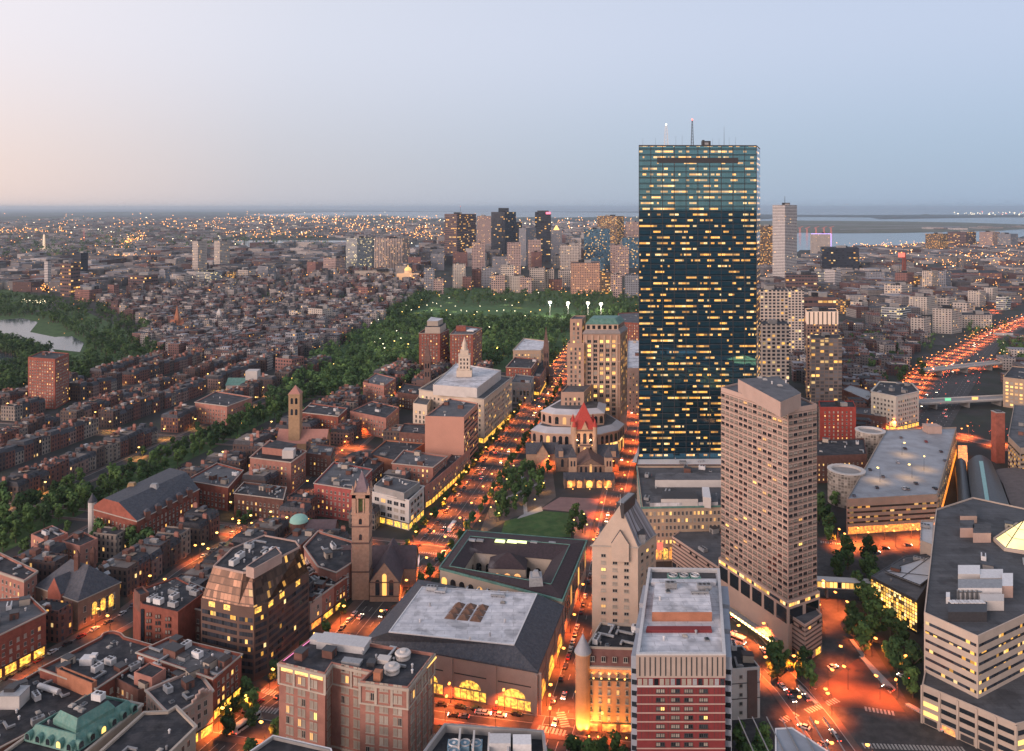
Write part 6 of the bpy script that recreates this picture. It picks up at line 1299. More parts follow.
for k in range(3):
    for j in range(3): bb = MB(); bb.box((0, 0, 0), (1.2, .1, 2)); bb.build('cupola_window', GLS, rt, (cb[0] - 3 + 3 * k, cb[1] - 5.3, cb[2] + 7.5 + 3.6 * j))
# campanile church on the avenue
TP = mat('striped_stone', (.46, .29, .21), .9, .18, .8); PUD = mat('purple_slate', (.10, .075, .085), .8, .2, .6)
c_ = P(362, 596); rt = empty('campanile_church', (c_.x, c_.y, 0)); tagit(rt, 'gothic church with tall striped campanile and pointed cap beside the avenue', 'church')
tz = EYE - c_.y * (490 - CY) / FOC; w_ = 8.8; b = MB(); b.box((0, 0, 0), (w_, w_, tz - 11)); b.box((0, 0, tz - 11), (w_ + .8, w_ + .8, .7)); b.box((0, 0, tz - .8), (w_ + 1.2, w_ + 1.2, .9)); b.build('tower_shaft', TP, rt)
b = MB(); 
for dx in (-1, 1):
    for dy in (-1, 1): b.box((dx * (w_ / 2 - 1), dy * (w_ / 2 - 1), tz - 10.3), (2, 2, 9.5))
for dx in (-1.5, 1.5):
    b.box((dx, -w_ / 2 + .6, tz - 10.3), (.7, .7, 7)); b.box((w_ / 2 - .6, dx, tz - 10.3), (.7, .7, 7))
b.box((0, 0, tz - 2.8), (w_, w_, 2)); b.build('belfry', TP, rt)
b = MB(); b.box((0, 0, tz - 10.2), (3.4, 3.4, 7.4)); b.build('belfry_core', mat('belfry_copper', (.25, .33, .14), .7, .2, .5), rt)
b = MB(); q = [(-w_ / 2 + .9, -w_ / 2 + .9), (w_ / 2 - .9, -w_ / 2 + .9), (w_ / 2 - .9, w_ / 2 - .9), (-w_ / 2 + .9, w_ / 2 - .9)]
for i in range(4): b.quad([(*q[i], tz + .1), (*q[(i + 1) % 4], tz + .1), (0, 0, tz + 10.5)])
b.cyl((0, 0, tz + 10), .2, .05, 2.5, 6, 1); b.build('spire', [mat('lilac_slate', (.20, .15, .17), .8, .2, .6), METALD], rt)
for k in range(4): bb = MB(); bb.box((0, 0, tz + .1), (1.4, 1.4, 3.6), taper=.1); bb.build('pinnacle', TP, rt, (q[k][0] * 1.16, q[k][1] * 1.16, 0))
for zz, hh in ((tz - 16, 3), (tz - 24, 3)): bb = MB(); arch_pane(bb, (0, -w_ / 2 - .06, zz), (1, 0), 1.6, hh); bb.build('tower_window', GLS, rt)
for zz in (tz - 17.5, tz - 26, 14): b = MB(); b.box((0, 0, zz), (w_ + .3, w_ + .3, .8)); b.build('stone_band', BROWN, rt)
for i in range(3): bb = MB(); arch_pane(bb, (9 + 3.5 * i, -6.07, 3.2), (1, 0), 2.2, 8 + (i == 1) * 3); bb.build('lancet_window', GLS if i != 1 else LITW, rt)
for i in range(5): bb = MB(); arch_pane(bb, (20.07, -4 + 4 * i if i < 4 else 22, 2.5), (0, 1), 1.8, 5); bb.build('side_window', GLS, rt)
for zz in (2.6, 9.6): bb = MB(); bb.box((12.5, -6.1, zz), (15, .3, .5)); bb.build('string_course', BROWN, rt)
gable_hall(rt, 5, 20, -6, 24, 10, 10, TP, PUD, 'y', 'nave'); gable_hall(rt, -14, 26, 10, 24, 10, 9, TP, PUD, 'x', 'transept'); gable_hall(rt, -12, 6, 12, 30, 8, 6, TP, PUD, 'y', 'chapel')
b = MB(); b.box((27.2, 16, 9), (.3, 6.5, 4.2)); b.box((27.2, 16, 0), (.3, .4, 9)); b.box((27.38, 16, 9.3), (.1, 5.9, 3.6), mi=1); b.build('lit_banner', [METALW, emit('pink_white_panel', (1, .62, .58), .75)], rt)
# turquoise domed pavilion, square baptist like tower, spires
c_ = P(299, 545); rt = empty('domed_church', (c_.x, c_.y, 0)); tagit(rt, 'small dark church building with turquoise dome beside the side street', 'church')
zz = EYE - c_.y * (521 - CY) / FOC; b = MB(); b.cyl((0, 0, 0), 5.5, 5.5, zz, 16); b.build('drum', BR2, rt); b = MB()
for i in range(5): b.cyl((0, 0, zz + 4 * math.sin(i * math.pi / 10)), 5.6 * math.cos(i * math.pi / 10), 5.6 * math.cos((i + 1) * math.pi / 10) + .01, 4 * (math.sin((i + 1) * math.pi / 10) - math.sin(i * math.pi / 10)), 16)
b.build('dome', mat('turquoise_dome', (.28, .50, .42), .6, .1, .5), rt, smooth=True); gable_hall(rt, 3, 22, -6, 7, 10, 5, BR2, PUD, 'x', 'hall')
def steeple(label, px_, tip, top, base, wd, wm, sm, name='church_tower', hall=None, spire=True):
    c_ = P(px_, base); rt = empty(name, (c_.x, c_.y, 0)); tagit(rt, label, 'church'); zt = EYE - c_.y * (tip - CY) / FOC; zb = EYE - c_.y * (top - CY) / FOC
    b = MB(); b.box((0, 0, 0), (wd, wd, zb)); b.box((0, 0, zb - 1), (wd + .8, wd + .8, 1.1)); b.build('tower_shaft', wm, rt)
    b = MB(); s = wd / 2 + .3; q = [(-s, -s), (s, -s), (s, s), (-s, s)]
    for i in range(4): b.quad([(*q[i], zb + .1), (*q[(i + 1) % 4], zb + .1), (0, 0, zt)])
    b.build('spire', sm, rt)
    for k in (-1, 1):
        for j in range(2): bb = MB(); arch_pane(bb, (k * wd * .2, -wd / 2 - .06, zb - 8 - j * 9), (1, 0), wd * .22, 5); bb.build('belfry_opening', GLS, rt)
    if hall: gable_hall(rt, *hall, wm, sm if hall and spire else SLATE, 'x', 'nave')
    return rt
steeple('square yellow brick church tower with red pyramid cap rising from the mall trees', 295.5, 385, 393, 452, 9, mat('buff_stone', (.38, .25, .15), .9, .15, .5), mat('pink_tile', (.40, .20, .16), .8, .1, .5), hall=(-14, 26, -6, 12, 9, 9))
steeple('tall dark brownstone church spire left of the limestone office', 427.5, 340, 360, 396, 7, BROWN, BROWN, hall=(-12, 20, -3, 14, 9, 7))
steeple('slim dark church spire at the garden corner of the avenue', 546, 326, 350, 384, 6, BROWN, BROWN, hall=(-5, 8, -3, 22, 10, 7))
steeple('small red church spire among the far left rooftops', 177, 305, 318, 330, 6, BRO, BRO, hall=(-12, 14, -3, 14, 9, 7))
steeple('white wooden belfry among the far left rooftops', 219, 308, 313, 327, 6, WHT, WHT, hall=(-22, 4, -3, 14, 8, 5))
steeple('slim white lit church steeple beside the far end of the park', 507, 260, 272, 288, 7, mat('white_wood', (.75, .72, .66), .7, .05, .5), MATS['white_wood'])
c_ = P(253, 388); rt = empty('white_church_block', (c_.x, c_.y, 0)); tagit(rt, 'white windowless church block with pale green gabled roof left of the trees', 'church'); b = MB(); b.box((0, 0, 0), (13, 12, 20)); b.build('tower_wall', WHT, rt); gable_hall(rt, -26, -4, -12, 6, 6, 6, WHT, COPPER, 'x', 'hall'); gable_hall(rt, 6, 22, -6, 8, 6, 5, BR2, COPPER, 'x', 'hall')
# ================================================================== downtown and other far buildings
def fm(name, wall, **k): return facade(name, wall, **{**dict(bay=4, fh=4, wf=.55, hf=.5, lit=.05, lits=.9, var=.1), **k})
F_BRN = fm('brown_tower_face', (.15, .095, .09), lit=.10, rows=.5, wf=.85, bay=7, fh=8, hf=.4); F_DRK = fm('black_tower_face', (.035, .04, .055), lit=.05, rows=.3, wf=.85, bay=7, fh=8, hf=.4); F_PNK = fm('pink_tower_face', (.42, .31, .28), lit=.10, bay=5, fh=5); F_BEI = fm('beige_tower_face', (.52, .46, .41), lit=.08, bay=5, fh=5)
F_BLU = fm('blue_glass_face', (.07, .10, .13), glass=(.05, .12, .18), wf=.85, hf=.75, lit=.09, rows=.08); F_GRY = fm('grey_tower_face', (.26, .27, .30), lit=.08); F_WHT = fm('white_tower_face', (.60, .56, .54), wf=.95, hf=.38, lit=.03, bay=5); F_ORG = fm('orange_block_face', (.50, .30, .22), lit=.12, litcol=(1, .4, .12), wf=.5)
F_GLD = fm('golden_glass_face', (.20, .13, .08), lit=.3, wf=.8, hf=.6, litcol=(1, .42, .07), lits=.8); F_COL = fm('columned_face', (.44, .36, .32), wf=.5, hf=.94, bay=6, fh=4, lit=.2, litcol=(1, .45, .2), lits=.5); F_WGL = fm('white_glass_face', (.48, .50, .50), wf=.94, hf=.5, lit=.15, litcol=(1, .75, .3)); F_RED = fm('red_block_face', (.27, .14, .12), lit=.05)
F_CON = fm('concrete_block_face', (.50, .45, .40), bay=4.5, fh=3.6, wf=.45, hf=.5, lit=.06); F_GRD = fm('gridded_face', (.58, .50, .43), bay=4.4, fh=3.5, wf=.62, hf=.6, lit=.12)
def fb(name, label, x0, x1, top, base, wm, depth=None, corner=None, cat='skyscraper', rm=None, group=None, cap=None, win=None, skew=0, rise=0, cl=2, **kw):
    """far building: left and right pixel, top row, ground row; corner = pixel column of the edge nearest the camera"""
    Y = EYE * FOC / (base - CY); z = EYE - Y * (top - CY) / FOC; X = lambda px: (px - CX) * Y / FOC
    wd = X(x1) - X(x0); dp = depth or wd * .8
    if corner:
        a = (X(corner), Y); f = .42; l = (X(x0), Y + (X(corner) - X(x0)) * f * 1.0); rgt = (X(x1) * (Y + (X(x1) - X(corner)) * 1.2) / Y, Y + (X(x1) - X(corner)) * 1.2); W = [a, rgt, (rgt[0] + l[0] - a[0], rgt[1] + l[1] - a[1]), l]
    else:
        k = (Y + dp) / Y; cxx = (x0 + x1) / 2; sh = X(x0) * (k - 1) * .85; W = [(X(x0), Y), (X(x1), Y + skew), (X(x1) + sh, Y + dp + skew), (X(x0) + sh, Y + dp)]
    o = bld(name, label, z, None, wm, rm or ROOFD, cat=cat, group=group, world=W, cl=0, ret=True, par=.8, win=win, limit=100, **kw)
    rt, pl, og = o[0], o[1], o[2]; r = o[5]
    for k in range(cl): b = MB(); q = inset(pl, wd * .2); cx_ = sum(p[0] for p in q) / len(q) + r.uniform(-.15, .15) * wd; cy_ = sum(p[1] for p in q) / len(q) + r.uniform(-.15, .15) * wd; s = wd * r.uniform(.12, .3); b.box((0, 0, 0), (s, s * .7, min(6, s * .4) + r.random())); b.build('plant_room', GRYC if k else ROOFD, rt, (cx_, cy_, z - .8))
    if cap: b = MB(); s, h, m = cap; b.box((0, 0, 0), (wd * s, wd * s * .8, h)); b.build('crown', m, rt, (sum(p[0] for p in pl) / 4, sum(p[1] for p in pl) / 4, z - .8))
    return rt, pl, og, z
x = fb('office_tower', 'broad brown downtown tower with many lit floors and red mast, left of the black one', 444, 476, 214, 262, F_BRN, corner=457)
mast(x[0], (0, 0, x[3]), 28, 1.6, METALD, lit=LAMPR)
fb('office_tower', 'pinkish downtown tower squeezed between brown and black towers', 477, 491, 216, 252, F_PNK)
x = fb('office_tower', 'tallest downtown tower, black with a square block on top', 491, 516, 212, 258, F_DRK, corner=505, cap=(.42, 17, F_DRK)); 
fb('office_tower', 'dark low shoulder tower just right of the tallest black tower', 514, 522, 222, 256, F_DRK)
x = fb('office_tower', 'slim black downtown tower with pink lit top corner', 535, 551, 212, 262, F_DRK, cap=(.7, 6, METALD)); b = MB(); b.box((0, 0, 0), (18, 2, 8)); b.build('crown_sign', emit('pink_crown', (1, .12, .25), 1.6), x[0], (x[1][1][0] - 10, x[1][1][1] - 2, x[3] - 8))
fb('office_tower', 'grey pink stepped tower in front of the slim black tower', 519, 536, 228, 266, F_GRY, corner=526); fb('office_tower', 'small pink tower at the foot of the grey stepped tower', 528, 541, 240, 270, F_PNK)
x = fb('office_tower', 'grey tower topped by a glowing golden pyramid', 551, 562, 230, 264, F_GRY); b = MB(); b.box((0, 0, 0), (20, 20, 16), taper=.15); b.build('lit_pyramid', emit('gold_crown', (1, .5, .1), 2), x[0], (0, 0, x[3]))
fb('office_tower', 'wide brown tower glowing orange behind the blue glass block', 598, 624, 216, 252, F_GLD, corner=617); fb('office_tower', 'blue glass block in front of the glowing brown tower', 584, 610, 229, 265, F_BLU)
fb('office_tower', 'beige tower left of the blue glass block', 560, 579, 245, 272, F_BEI); fb('office_tower', 'pink stone tower at the left side of the glass skyscraper', 626, 641, 222, 262, F_PNK); fb('office_tower', 'rose tower low beside the glass skyscraper', 616, 629, 247, 276, F_PNK); fb('office_tower', 'dark green glass block beside the rose tower', 622, 640, 238, 268, F_BLU)
fb('apartment_tower', 'wide salmon apartment slab standing over the park trees', 571, 600, 263, 294, F_ORG, cat='apartment block'); fb('apartment_tower', 'orange glowing block with dark slots right of the salmon slab', 600, 612, 272, 294, F_GLD, cat='apartment block'); fb('apartment_tower', 'pale pink block at the right end of the park trees', 611, 622, 274, 298, F_PNK, cat='apartment block'); fb('apartment_tower', 'grey block with arched top beside the glass skyscraper base', 625, 641, 275, 298, F_GRY, cat='apartment block')
rr = random.Random(77)
for i in range(16):
    xx = 424 + i * 9.6; c = rr.choice((F_PNK, F_BEI, F_GRY, F_RED, F_BEI, F_CON)); tw = rr.uniform(8, 15)
    if 440 < xx < 448: continue
    fb('downtown_block', ('mid height downtown block in the crowded band between park and towers'), xx, xx + tw, rr.uniform(264, 280), rr.uniform(286, 294), c, cat='office block', group='downtown blocks behind the park', cl=2)
for i in range(10):
    xx = 430 + i * 20 + rr.uniform(-3, 3); fb('downtown_block', 'smaller downtown block farther back among the towers', xx, xx + rr.uniform(9, 15), rr.uniform(240, 258), rr.uniform(266, 276), rr.choice((F_PNK, F_BEI, F_GRY, F_RED, F_GRY, F_BLU)), cat='office block', group='downtown blocks among the towers', cl=1)
fb('office_block', 'white and pale glass office slab left of the brown columned block', 345, 372, 238, 272, F_WGL, corner=357, cat='office block'); fb('office_block', 'dark brown columned office block beside the pale glass slab', 372, 410, 238.5, 269, F_COL, corner=403, cat='office block')
x = fb('curved_block', 'long low curved pale building below the columned office', 355, 410, 271, 277, BEI, cat='building', depth=25)
fb('office_block', 'pale block with one bright yellow stair tower', 423, 444, 249, 266, F_GRY, cat='office block'); b = None
fb('brick_block', 'red brick wing beside the golden dome', 408, 421, 257, 272, F_RED, cat='building')
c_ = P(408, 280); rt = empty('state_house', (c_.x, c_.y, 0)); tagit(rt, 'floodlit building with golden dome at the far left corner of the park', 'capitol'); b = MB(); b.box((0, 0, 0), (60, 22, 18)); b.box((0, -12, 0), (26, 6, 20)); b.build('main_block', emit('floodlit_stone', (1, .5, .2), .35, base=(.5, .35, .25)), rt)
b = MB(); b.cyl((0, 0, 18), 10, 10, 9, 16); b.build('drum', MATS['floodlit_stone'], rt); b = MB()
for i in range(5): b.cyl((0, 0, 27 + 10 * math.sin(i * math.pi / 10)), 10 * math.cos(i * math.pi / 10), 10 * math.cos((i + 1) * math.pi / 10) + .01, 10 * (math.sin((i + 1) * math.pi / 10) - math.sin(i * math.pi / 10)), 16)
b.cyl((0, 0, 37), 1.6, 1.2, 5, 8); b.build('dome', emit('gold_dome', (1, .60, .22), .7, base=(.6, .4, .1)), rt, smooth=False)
for lab, x0, x1, tp, bs, m in (('left one of two slim twin apartment towers, far left of downtown', 191, 207, 241, 273, F_BEI), ('right one of two slim twin apartment towers, far left of downtown', 213, 230, 241, 268, F_BEI)): fb('apartment_tower', lab, x0, x1, tp, bs, F_GRY if '' else m, corner=x0 + 7, cat='apartment block', group=None)
for lab, x0, x1, tp, bs, m in (('narrow white tower left of the hospital slab near the river', 43, 51, 261, 290, F_WHT), ('brown and white hospital slab with lit windows near the river', 57, 80, 263, 297, F_BRN), ('dark block behind the hospital slab', 70, 88, 253, 278, F_DRK), ('small red brick tower with white stripe behind the river trees', 106, 119, 285, 300, F_RED),
    ('low red brick wing beside the hospital slab', 70, 102, 290, 302, F_RED), ('bright yellow lit glass block right of the hospital slab', 87, 97, 273, 283, F_GLD), ('long brown block behind the rooftops, left', 124, 158, 276, 290, F_BRN), ('grey block left of the twin towers', 158, 170, 270, 288, F_GRY), ('yellow lit low block below the left twin tower', 174, 190, 276, 286, F_BEI),
    ('broad white block with yellow lights below the twin towers', 193, 222, 272, 285, F_WGL), ('yellow fronted block right of the broad white one', 226, 236, 272, 283, F_GLD), ('pale long block right of the twin towers', 236, 256, 270, 282, F_BEI), ('two tone block at the right of the pale long one', 256, 276, 266, 280, F_GRY), ('red pink block in the rooftops left of the glass slab', 306, 322, 262, 276, F_RED), ('pink stepped block left of the glass slab', 322, 345, 258, 274, F_PNK),
    ('white arena like block left of downtown', 290, 303, 259, 267, F_WHT), ('red twin chimneyed block in the hillside rooftops', 357, 375, 287, 302, F_RED), ('dull red block among the hillside rooftops', 303, 321, 288, 300, F_RED), ('cream block by the garden trees with grey side', 306, 333, 309, 324, F_CON), ('smaller cream block by the garden trees', 288, 304, 311, 323, F_CON),
    ('stepped grey stone block by the garden trees', 284, 305, 333, 351, F_GRY), ('red brick twin block among the left rooftops', 192, 217, 336, 347, F_RED), ('wide red brick block among the left rooftops', 222, 246, 340, 350, F_RED), ('twin red brick block above the mall, left of the garden', 273, 304, 359, 377, F_RED), ('grey brown block beside the river trees', 165, 178, 328, 341, F_GRY)):
    fb('block', lab, x0, x1, tp, bs, m, cat='building', corner=x0 + (x1 - x0) * .6)
# ---- right side
x = fb('office_tower', 'white horizontally striped tower right of the glass skyscraper', 774, 797, 205, 283, F_WHT, corner=785); mast(x[0], (0, 0, x[3]), 24, 1, METALD)
fb('office_block', 'orange lit office block hidden behind the white striped tower', 757, 775, 226, 268, F_GLD, cat='office block')
x = fb('hotel_block', 'cream hotel outlined with violet light by the harbour', 811, 831, 234, 254, F_BEI, cat='hotel'); zt = x[3]; b = MB(); q = x[1]; b.tube((*q[0], zt + 1), (*q[1], zt + 1), 1.5, 1.5, 4); b.tube((*q[1], 0), (*q[1], zt + 1), 1.6, 1.6, 4); b.build('violet_outline', emit('violet_tube', (.5, .35, 1), 1.6), x[0])
for lab, x0, x1, tp, bs, m in (('black glass block in front of the violet outlined hotel', 822, 859, 248, 272, F_DRK), ('white hospital block with yellow windows', 826, 841, 270, 290, F_WHT), ('wide white block with pale yellow band', 800, 832, 272, 288, F_WGL), ('brown horizontal block below the white tower', 786, 818, 275, 296, F_BRN), ('orange cube block on the far waterfront', 928, 948, 234, 251, F_GLD), ('second orange brown block on the far waterfront', 951, 976, 232, 248, F_BRN), ('pale lit block on the far waterfront', 982, 1000, 232, 248, F_PNK), ('grey lit block at the far right waterfront', 1000, 1018, 234, 248, F_GRY),
    ('cream round fronted condominium tower', 924, 938, 271, 294, F_GRD), ('grey condominium tower beside the round fronted one', 938, 951, 271, 290, F_GRY), ('long dark red warehouse with orange lit foot', 950, 1002, 273, 280, F_RED), ('beige slab tower left of the highway, darker side', 913, 931, 318, 338, F_CON), ('wide beige slab with two pale piers', 936, 962, 309, 334, F_CON), ('thin concrete slab above the lit ramps', 970, 986, 291, 307, F_CON), ('thin yellow edged slab above the lit ramps', 986, 998, 288, 304, F_CON), ('low cream arched hall in front of the slabs', 955, 975, 303, 314, F_BEI),
    ('white block with red brick side near the tree patch', 884, 911, 307, 322, F_WGL), ('beige terrace block behind the white block', 912, 937, 297, 315, F_CON), ('long cream block behind the beige slab', 936, 957, 298, 312, F_BEI), ('low block right of the cream arched hall', 962, 992, 315, 328, F_CON), ('row of pale blocks in the far right middle', 887, 912, 285, 303, F_BEI), ('long brown terrace at the right edge', 1000, 1040, 286, 298, F_BRN), ('pale small block by the right edge trees', 998, 1011, 297, 310, F_WGL),
    ('yellow green lit school block', 836, 850, 300, 314, F_GLD), ('yellow lit round cornered block', 852, 868, 302, 314, F_CON), ('olive lit low block by the condominiums', 914, 925, 276, 286, F_GLD), ('grey flat hangar left of the condominiums', 868, 896, 272, 282, F_GRY), ('red brick old works by the tall chimney', 897, 914, 273, 288, F_RED)):
    fb('block', lab, x0, x1, tp, bs, m, cat='building', corner=x0 + (x1 - x0) * .6 if (x1 - x0) < 30 else None)
for lab, x0, x1, tp, bs, m in (('tall cream gridded block touching the glass skyscraper', 756, 788, 290, 392, F_GRD), ('gridded cream block behind the white topped slab', 788, 804, 290, 362, F_GRD), ('brown stone block with dark roof plant behind the white topped slab', 803, 836, 297, 350, F_BRN)): fb('office_tower', lab, x0, x1, tp, bs, m, cat='office block', cl=4)
x = fb('office_tower', 'lower cream block with yellow windows below the tall gridded one', 757, 789, 324, 425, F_GRD, cat='office block', cl=5)
x = fb('slab_tower', 'rear brick slab with floodlit white crown', 807, 838, 312, 398, fm('banded_slab_face', (.30, .20, .17), bay=3.2, fh=3.3, wf=.55, hf=.6, lit=.12), cat='apartment block', cl=2)
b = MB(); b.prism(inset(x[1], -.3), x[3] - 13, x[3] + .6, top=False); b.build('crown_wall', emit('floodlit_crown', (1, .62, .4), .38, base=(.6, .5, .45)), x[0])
for k in range(7): p = Vector(x[1][0]).lerp(Vector(x[1][1]), (k + .5) / 7); b = MB(); b.box((0, -.5, 0), (.9, .5, 13)); b.build('crown_fin', METALD, x[0], (p.x, p.y, x[3] - 13))
x = fb('slab_tower', 'front concrete slab with square grid and sunken roof before the floodlit crown', 811, 842, 338, 412, fm('square_grid_face', (.33, .25, .21), bay=4.4, fh=3.4, wf=.78, hf=.68, lit=.16, glass=(.16, .15, .15)), cat='apartment block', cl=2)
fb('brick_block', 'red brick block with white centre and lit stair stripe behind the slab hotel', 820, 856, 407, 449, mat('deep_red_brick', (.34, .06, .045), .9, .2, .4), cat='building', cl=2, win=dict(bay=3.6, fh=3.1, w=1.1, h=1.5, lit=.12, blind=.5), depth=22)
bld('brick_warehouse', 'dark brown brick warehouse with rows of small lit windows beside the car ramps', 20, [(814, 456), (867, 454), (864, 438), (815, 440)], BR2, ROOFD, cl=9, win=dict(bay=3.3, fh=3.6, w=.9, h=1.4, lit=.45, blind=.3))
rt, pl, og, an, e, r = bld('white_loft_building', 'white triangular loft building with neat window rows', 32, [(871, 391), (896, 396), (919, 391), (912, 383), (880, 381)], mat('white_brick', (.62, .58, .50), .85, .08, .3), ROOFD, cl=9, ret=True, win=dict(bay=3.4, fh=4.0, w=1.7, h=2.0, lit=.06, blind=.2), cornice=.5, cornm=WHT, shop=(3.6, LITY))
bld('low_block', 'low dark red block with curved pale roof structures left of the white loft building', 16, [(842, 389), (868, 400), (876, 392), (850, 384)], BR2, METALG, cl=4, win=WD)
bld('low_block', 'dark green roofed block in front of the white loft building', 12, [(843, 412), (886, 417), (884, 408), (845, 405)], BR2, SLATE, cl=4, win=WD)
c_ = P(900, 276); rt = empty('chimney_tower', (c_.x + 12, c_.y, 0)); tagit(rt, 'tall dark red works chimney beside a glowing red roof sign', 'chimney'); b = MB(); b.cyl((0, 0, 0), 7, 5, EYE - c_.y * (253 - CY) / FOC, 10); b.build('shaft', BR, rt)
rt = empty('roof_sign', (c_.x, c_.y - 10, 0)); tagit(rt, 'square glowing red sign on a frame left of the works chimney', 'sign'); zt = EYE - c_.y * (257 - CY) / FOC; b = MB(); b.box((0, 0, zt), (19, 1, 13), bottom=True); b.build('panel', emit('red_sign', (1, .07, .04), 1.3), rt); b = MB(); b.box((-6, 0, 0), (1, 1, zt)); b.box((6, 0, 0), (1, 1, zt)); b.build('frame', METALD, rt)
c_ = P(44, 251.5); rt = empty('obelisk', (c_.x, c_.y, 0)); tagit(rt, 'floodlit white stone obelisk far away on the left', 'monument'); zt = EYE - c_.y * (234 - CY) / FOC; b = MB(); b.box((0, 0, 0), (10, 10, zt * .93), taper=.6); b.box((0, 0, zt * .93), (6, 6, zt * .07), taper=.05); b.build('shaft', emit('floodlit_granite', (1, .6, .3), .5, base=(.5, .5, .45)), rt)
mast_ = P(84, 243); rt = empty('radio_mast', (mast_.x, mast_.y, 0)); tagit(rt, 'thin red lit radio mast far left on the horizon', 'mast'); mast(rt, (0, 0, 0), 85, 5, emit('red_mast', (1, .2, .12), .5, base=(.4, .1, .1)), 'lattice', LAMPR)
# airport control and harbour cranes
for i, (x_, y_) in enumerate(((800, 232), (807, 232.5), (816, 232), (824, 232), (831, 231.5))):
    c_ = P(x_, y_ + 4); rt = empty('harbour_crane', (c_.x, c_.y, 0)); tagit(rt, 'red and orange harbour crane in a far row behind the violet outlined hotel', 'crane', 'harbour cranes'); b = MB(); h = 55
    for s_ in (-6, 6): b.tube((s_, 0, 0), (s_ * .4, 0, h), 1.6, 1.2, 4)
    b.build('tower', emit('crane_lit', (1, .2, .12), .5, base=(.4, .1, .08)), rt); b = MB(); b.tube((-14, 0, h), (22, 0, h + 14), 1.6, 1.0, 4); b.build('jib', MATS['crane_lit'], rt)
# ================================================================== occupancy: keep houses, trees and lamps off the hand-placed buildings
FOOT = []
def _collect():
    bpy.context.view_layer.update()
    for o in bpy.data.objects:
        if o.parent is None and o.type == 'EMPTY':
            xs = []; ys = []
            for ch in o.children:
                if ch.type == 'MESH' and ch.name.split('.')[0] in ('wall', 'podium_wall', 'wing_wall', 'tower_wall', 'tower_shaft', 'nave', 'transept', 'hall', 'main_block', 'shaft', 'drum_wall', 'lobby_wall', 'base_wall', 'main_vault', 'side_vault', 'lit_stair_hall', 'porch', 'chancel', 'lift_housing'):
                    vs = [ch.matrix_world @ v.co for v in ch.data.vertices if v.co.z < .5]
                    if len(vs) >= 3:
                        p = [(v.x, v.y) for v in vs]; c = (sum(q[0] for q in p) / len(p), sum(q[1] for q in p) / len(p))
                        p = sorted(set((round(a, 2), round(b_, 2)) for a, b_ in p), key=lambda q: math.atan2(q[1] - c[1], q[0] - c[0]))
                        if len(p) >= 3: FOOT.append((c, max(math.hypot(a - c[0], b_ - c[1]) for a, b_ in p), p))
_collect()
def occupied(x, y, m=3.0):
    for c, rad, p in FOOT:
        d = math.hypot(x - c[0], y - c[1])
        if d > rad + m: continue
        if inside(p, x, y): return True
        for i in range(len(p)):
            a = Vector(p[i]); b_ = Vector(p[(i + 1) % len(p)]); q = Vector((x, y)); ab = b_ - a; t = max(0, min(1, (q - a).dot(ab) / max(ab.length_squared, 1e-6)))
            if (a + ab * t - q).length < m: return True
    return False
def seen(x, y, z=0, mx=25, my=40):
    if y < 150: return False
    u, v = pix((x, y, z)); return -mx < u < 1024 + mx and v < 751 + my
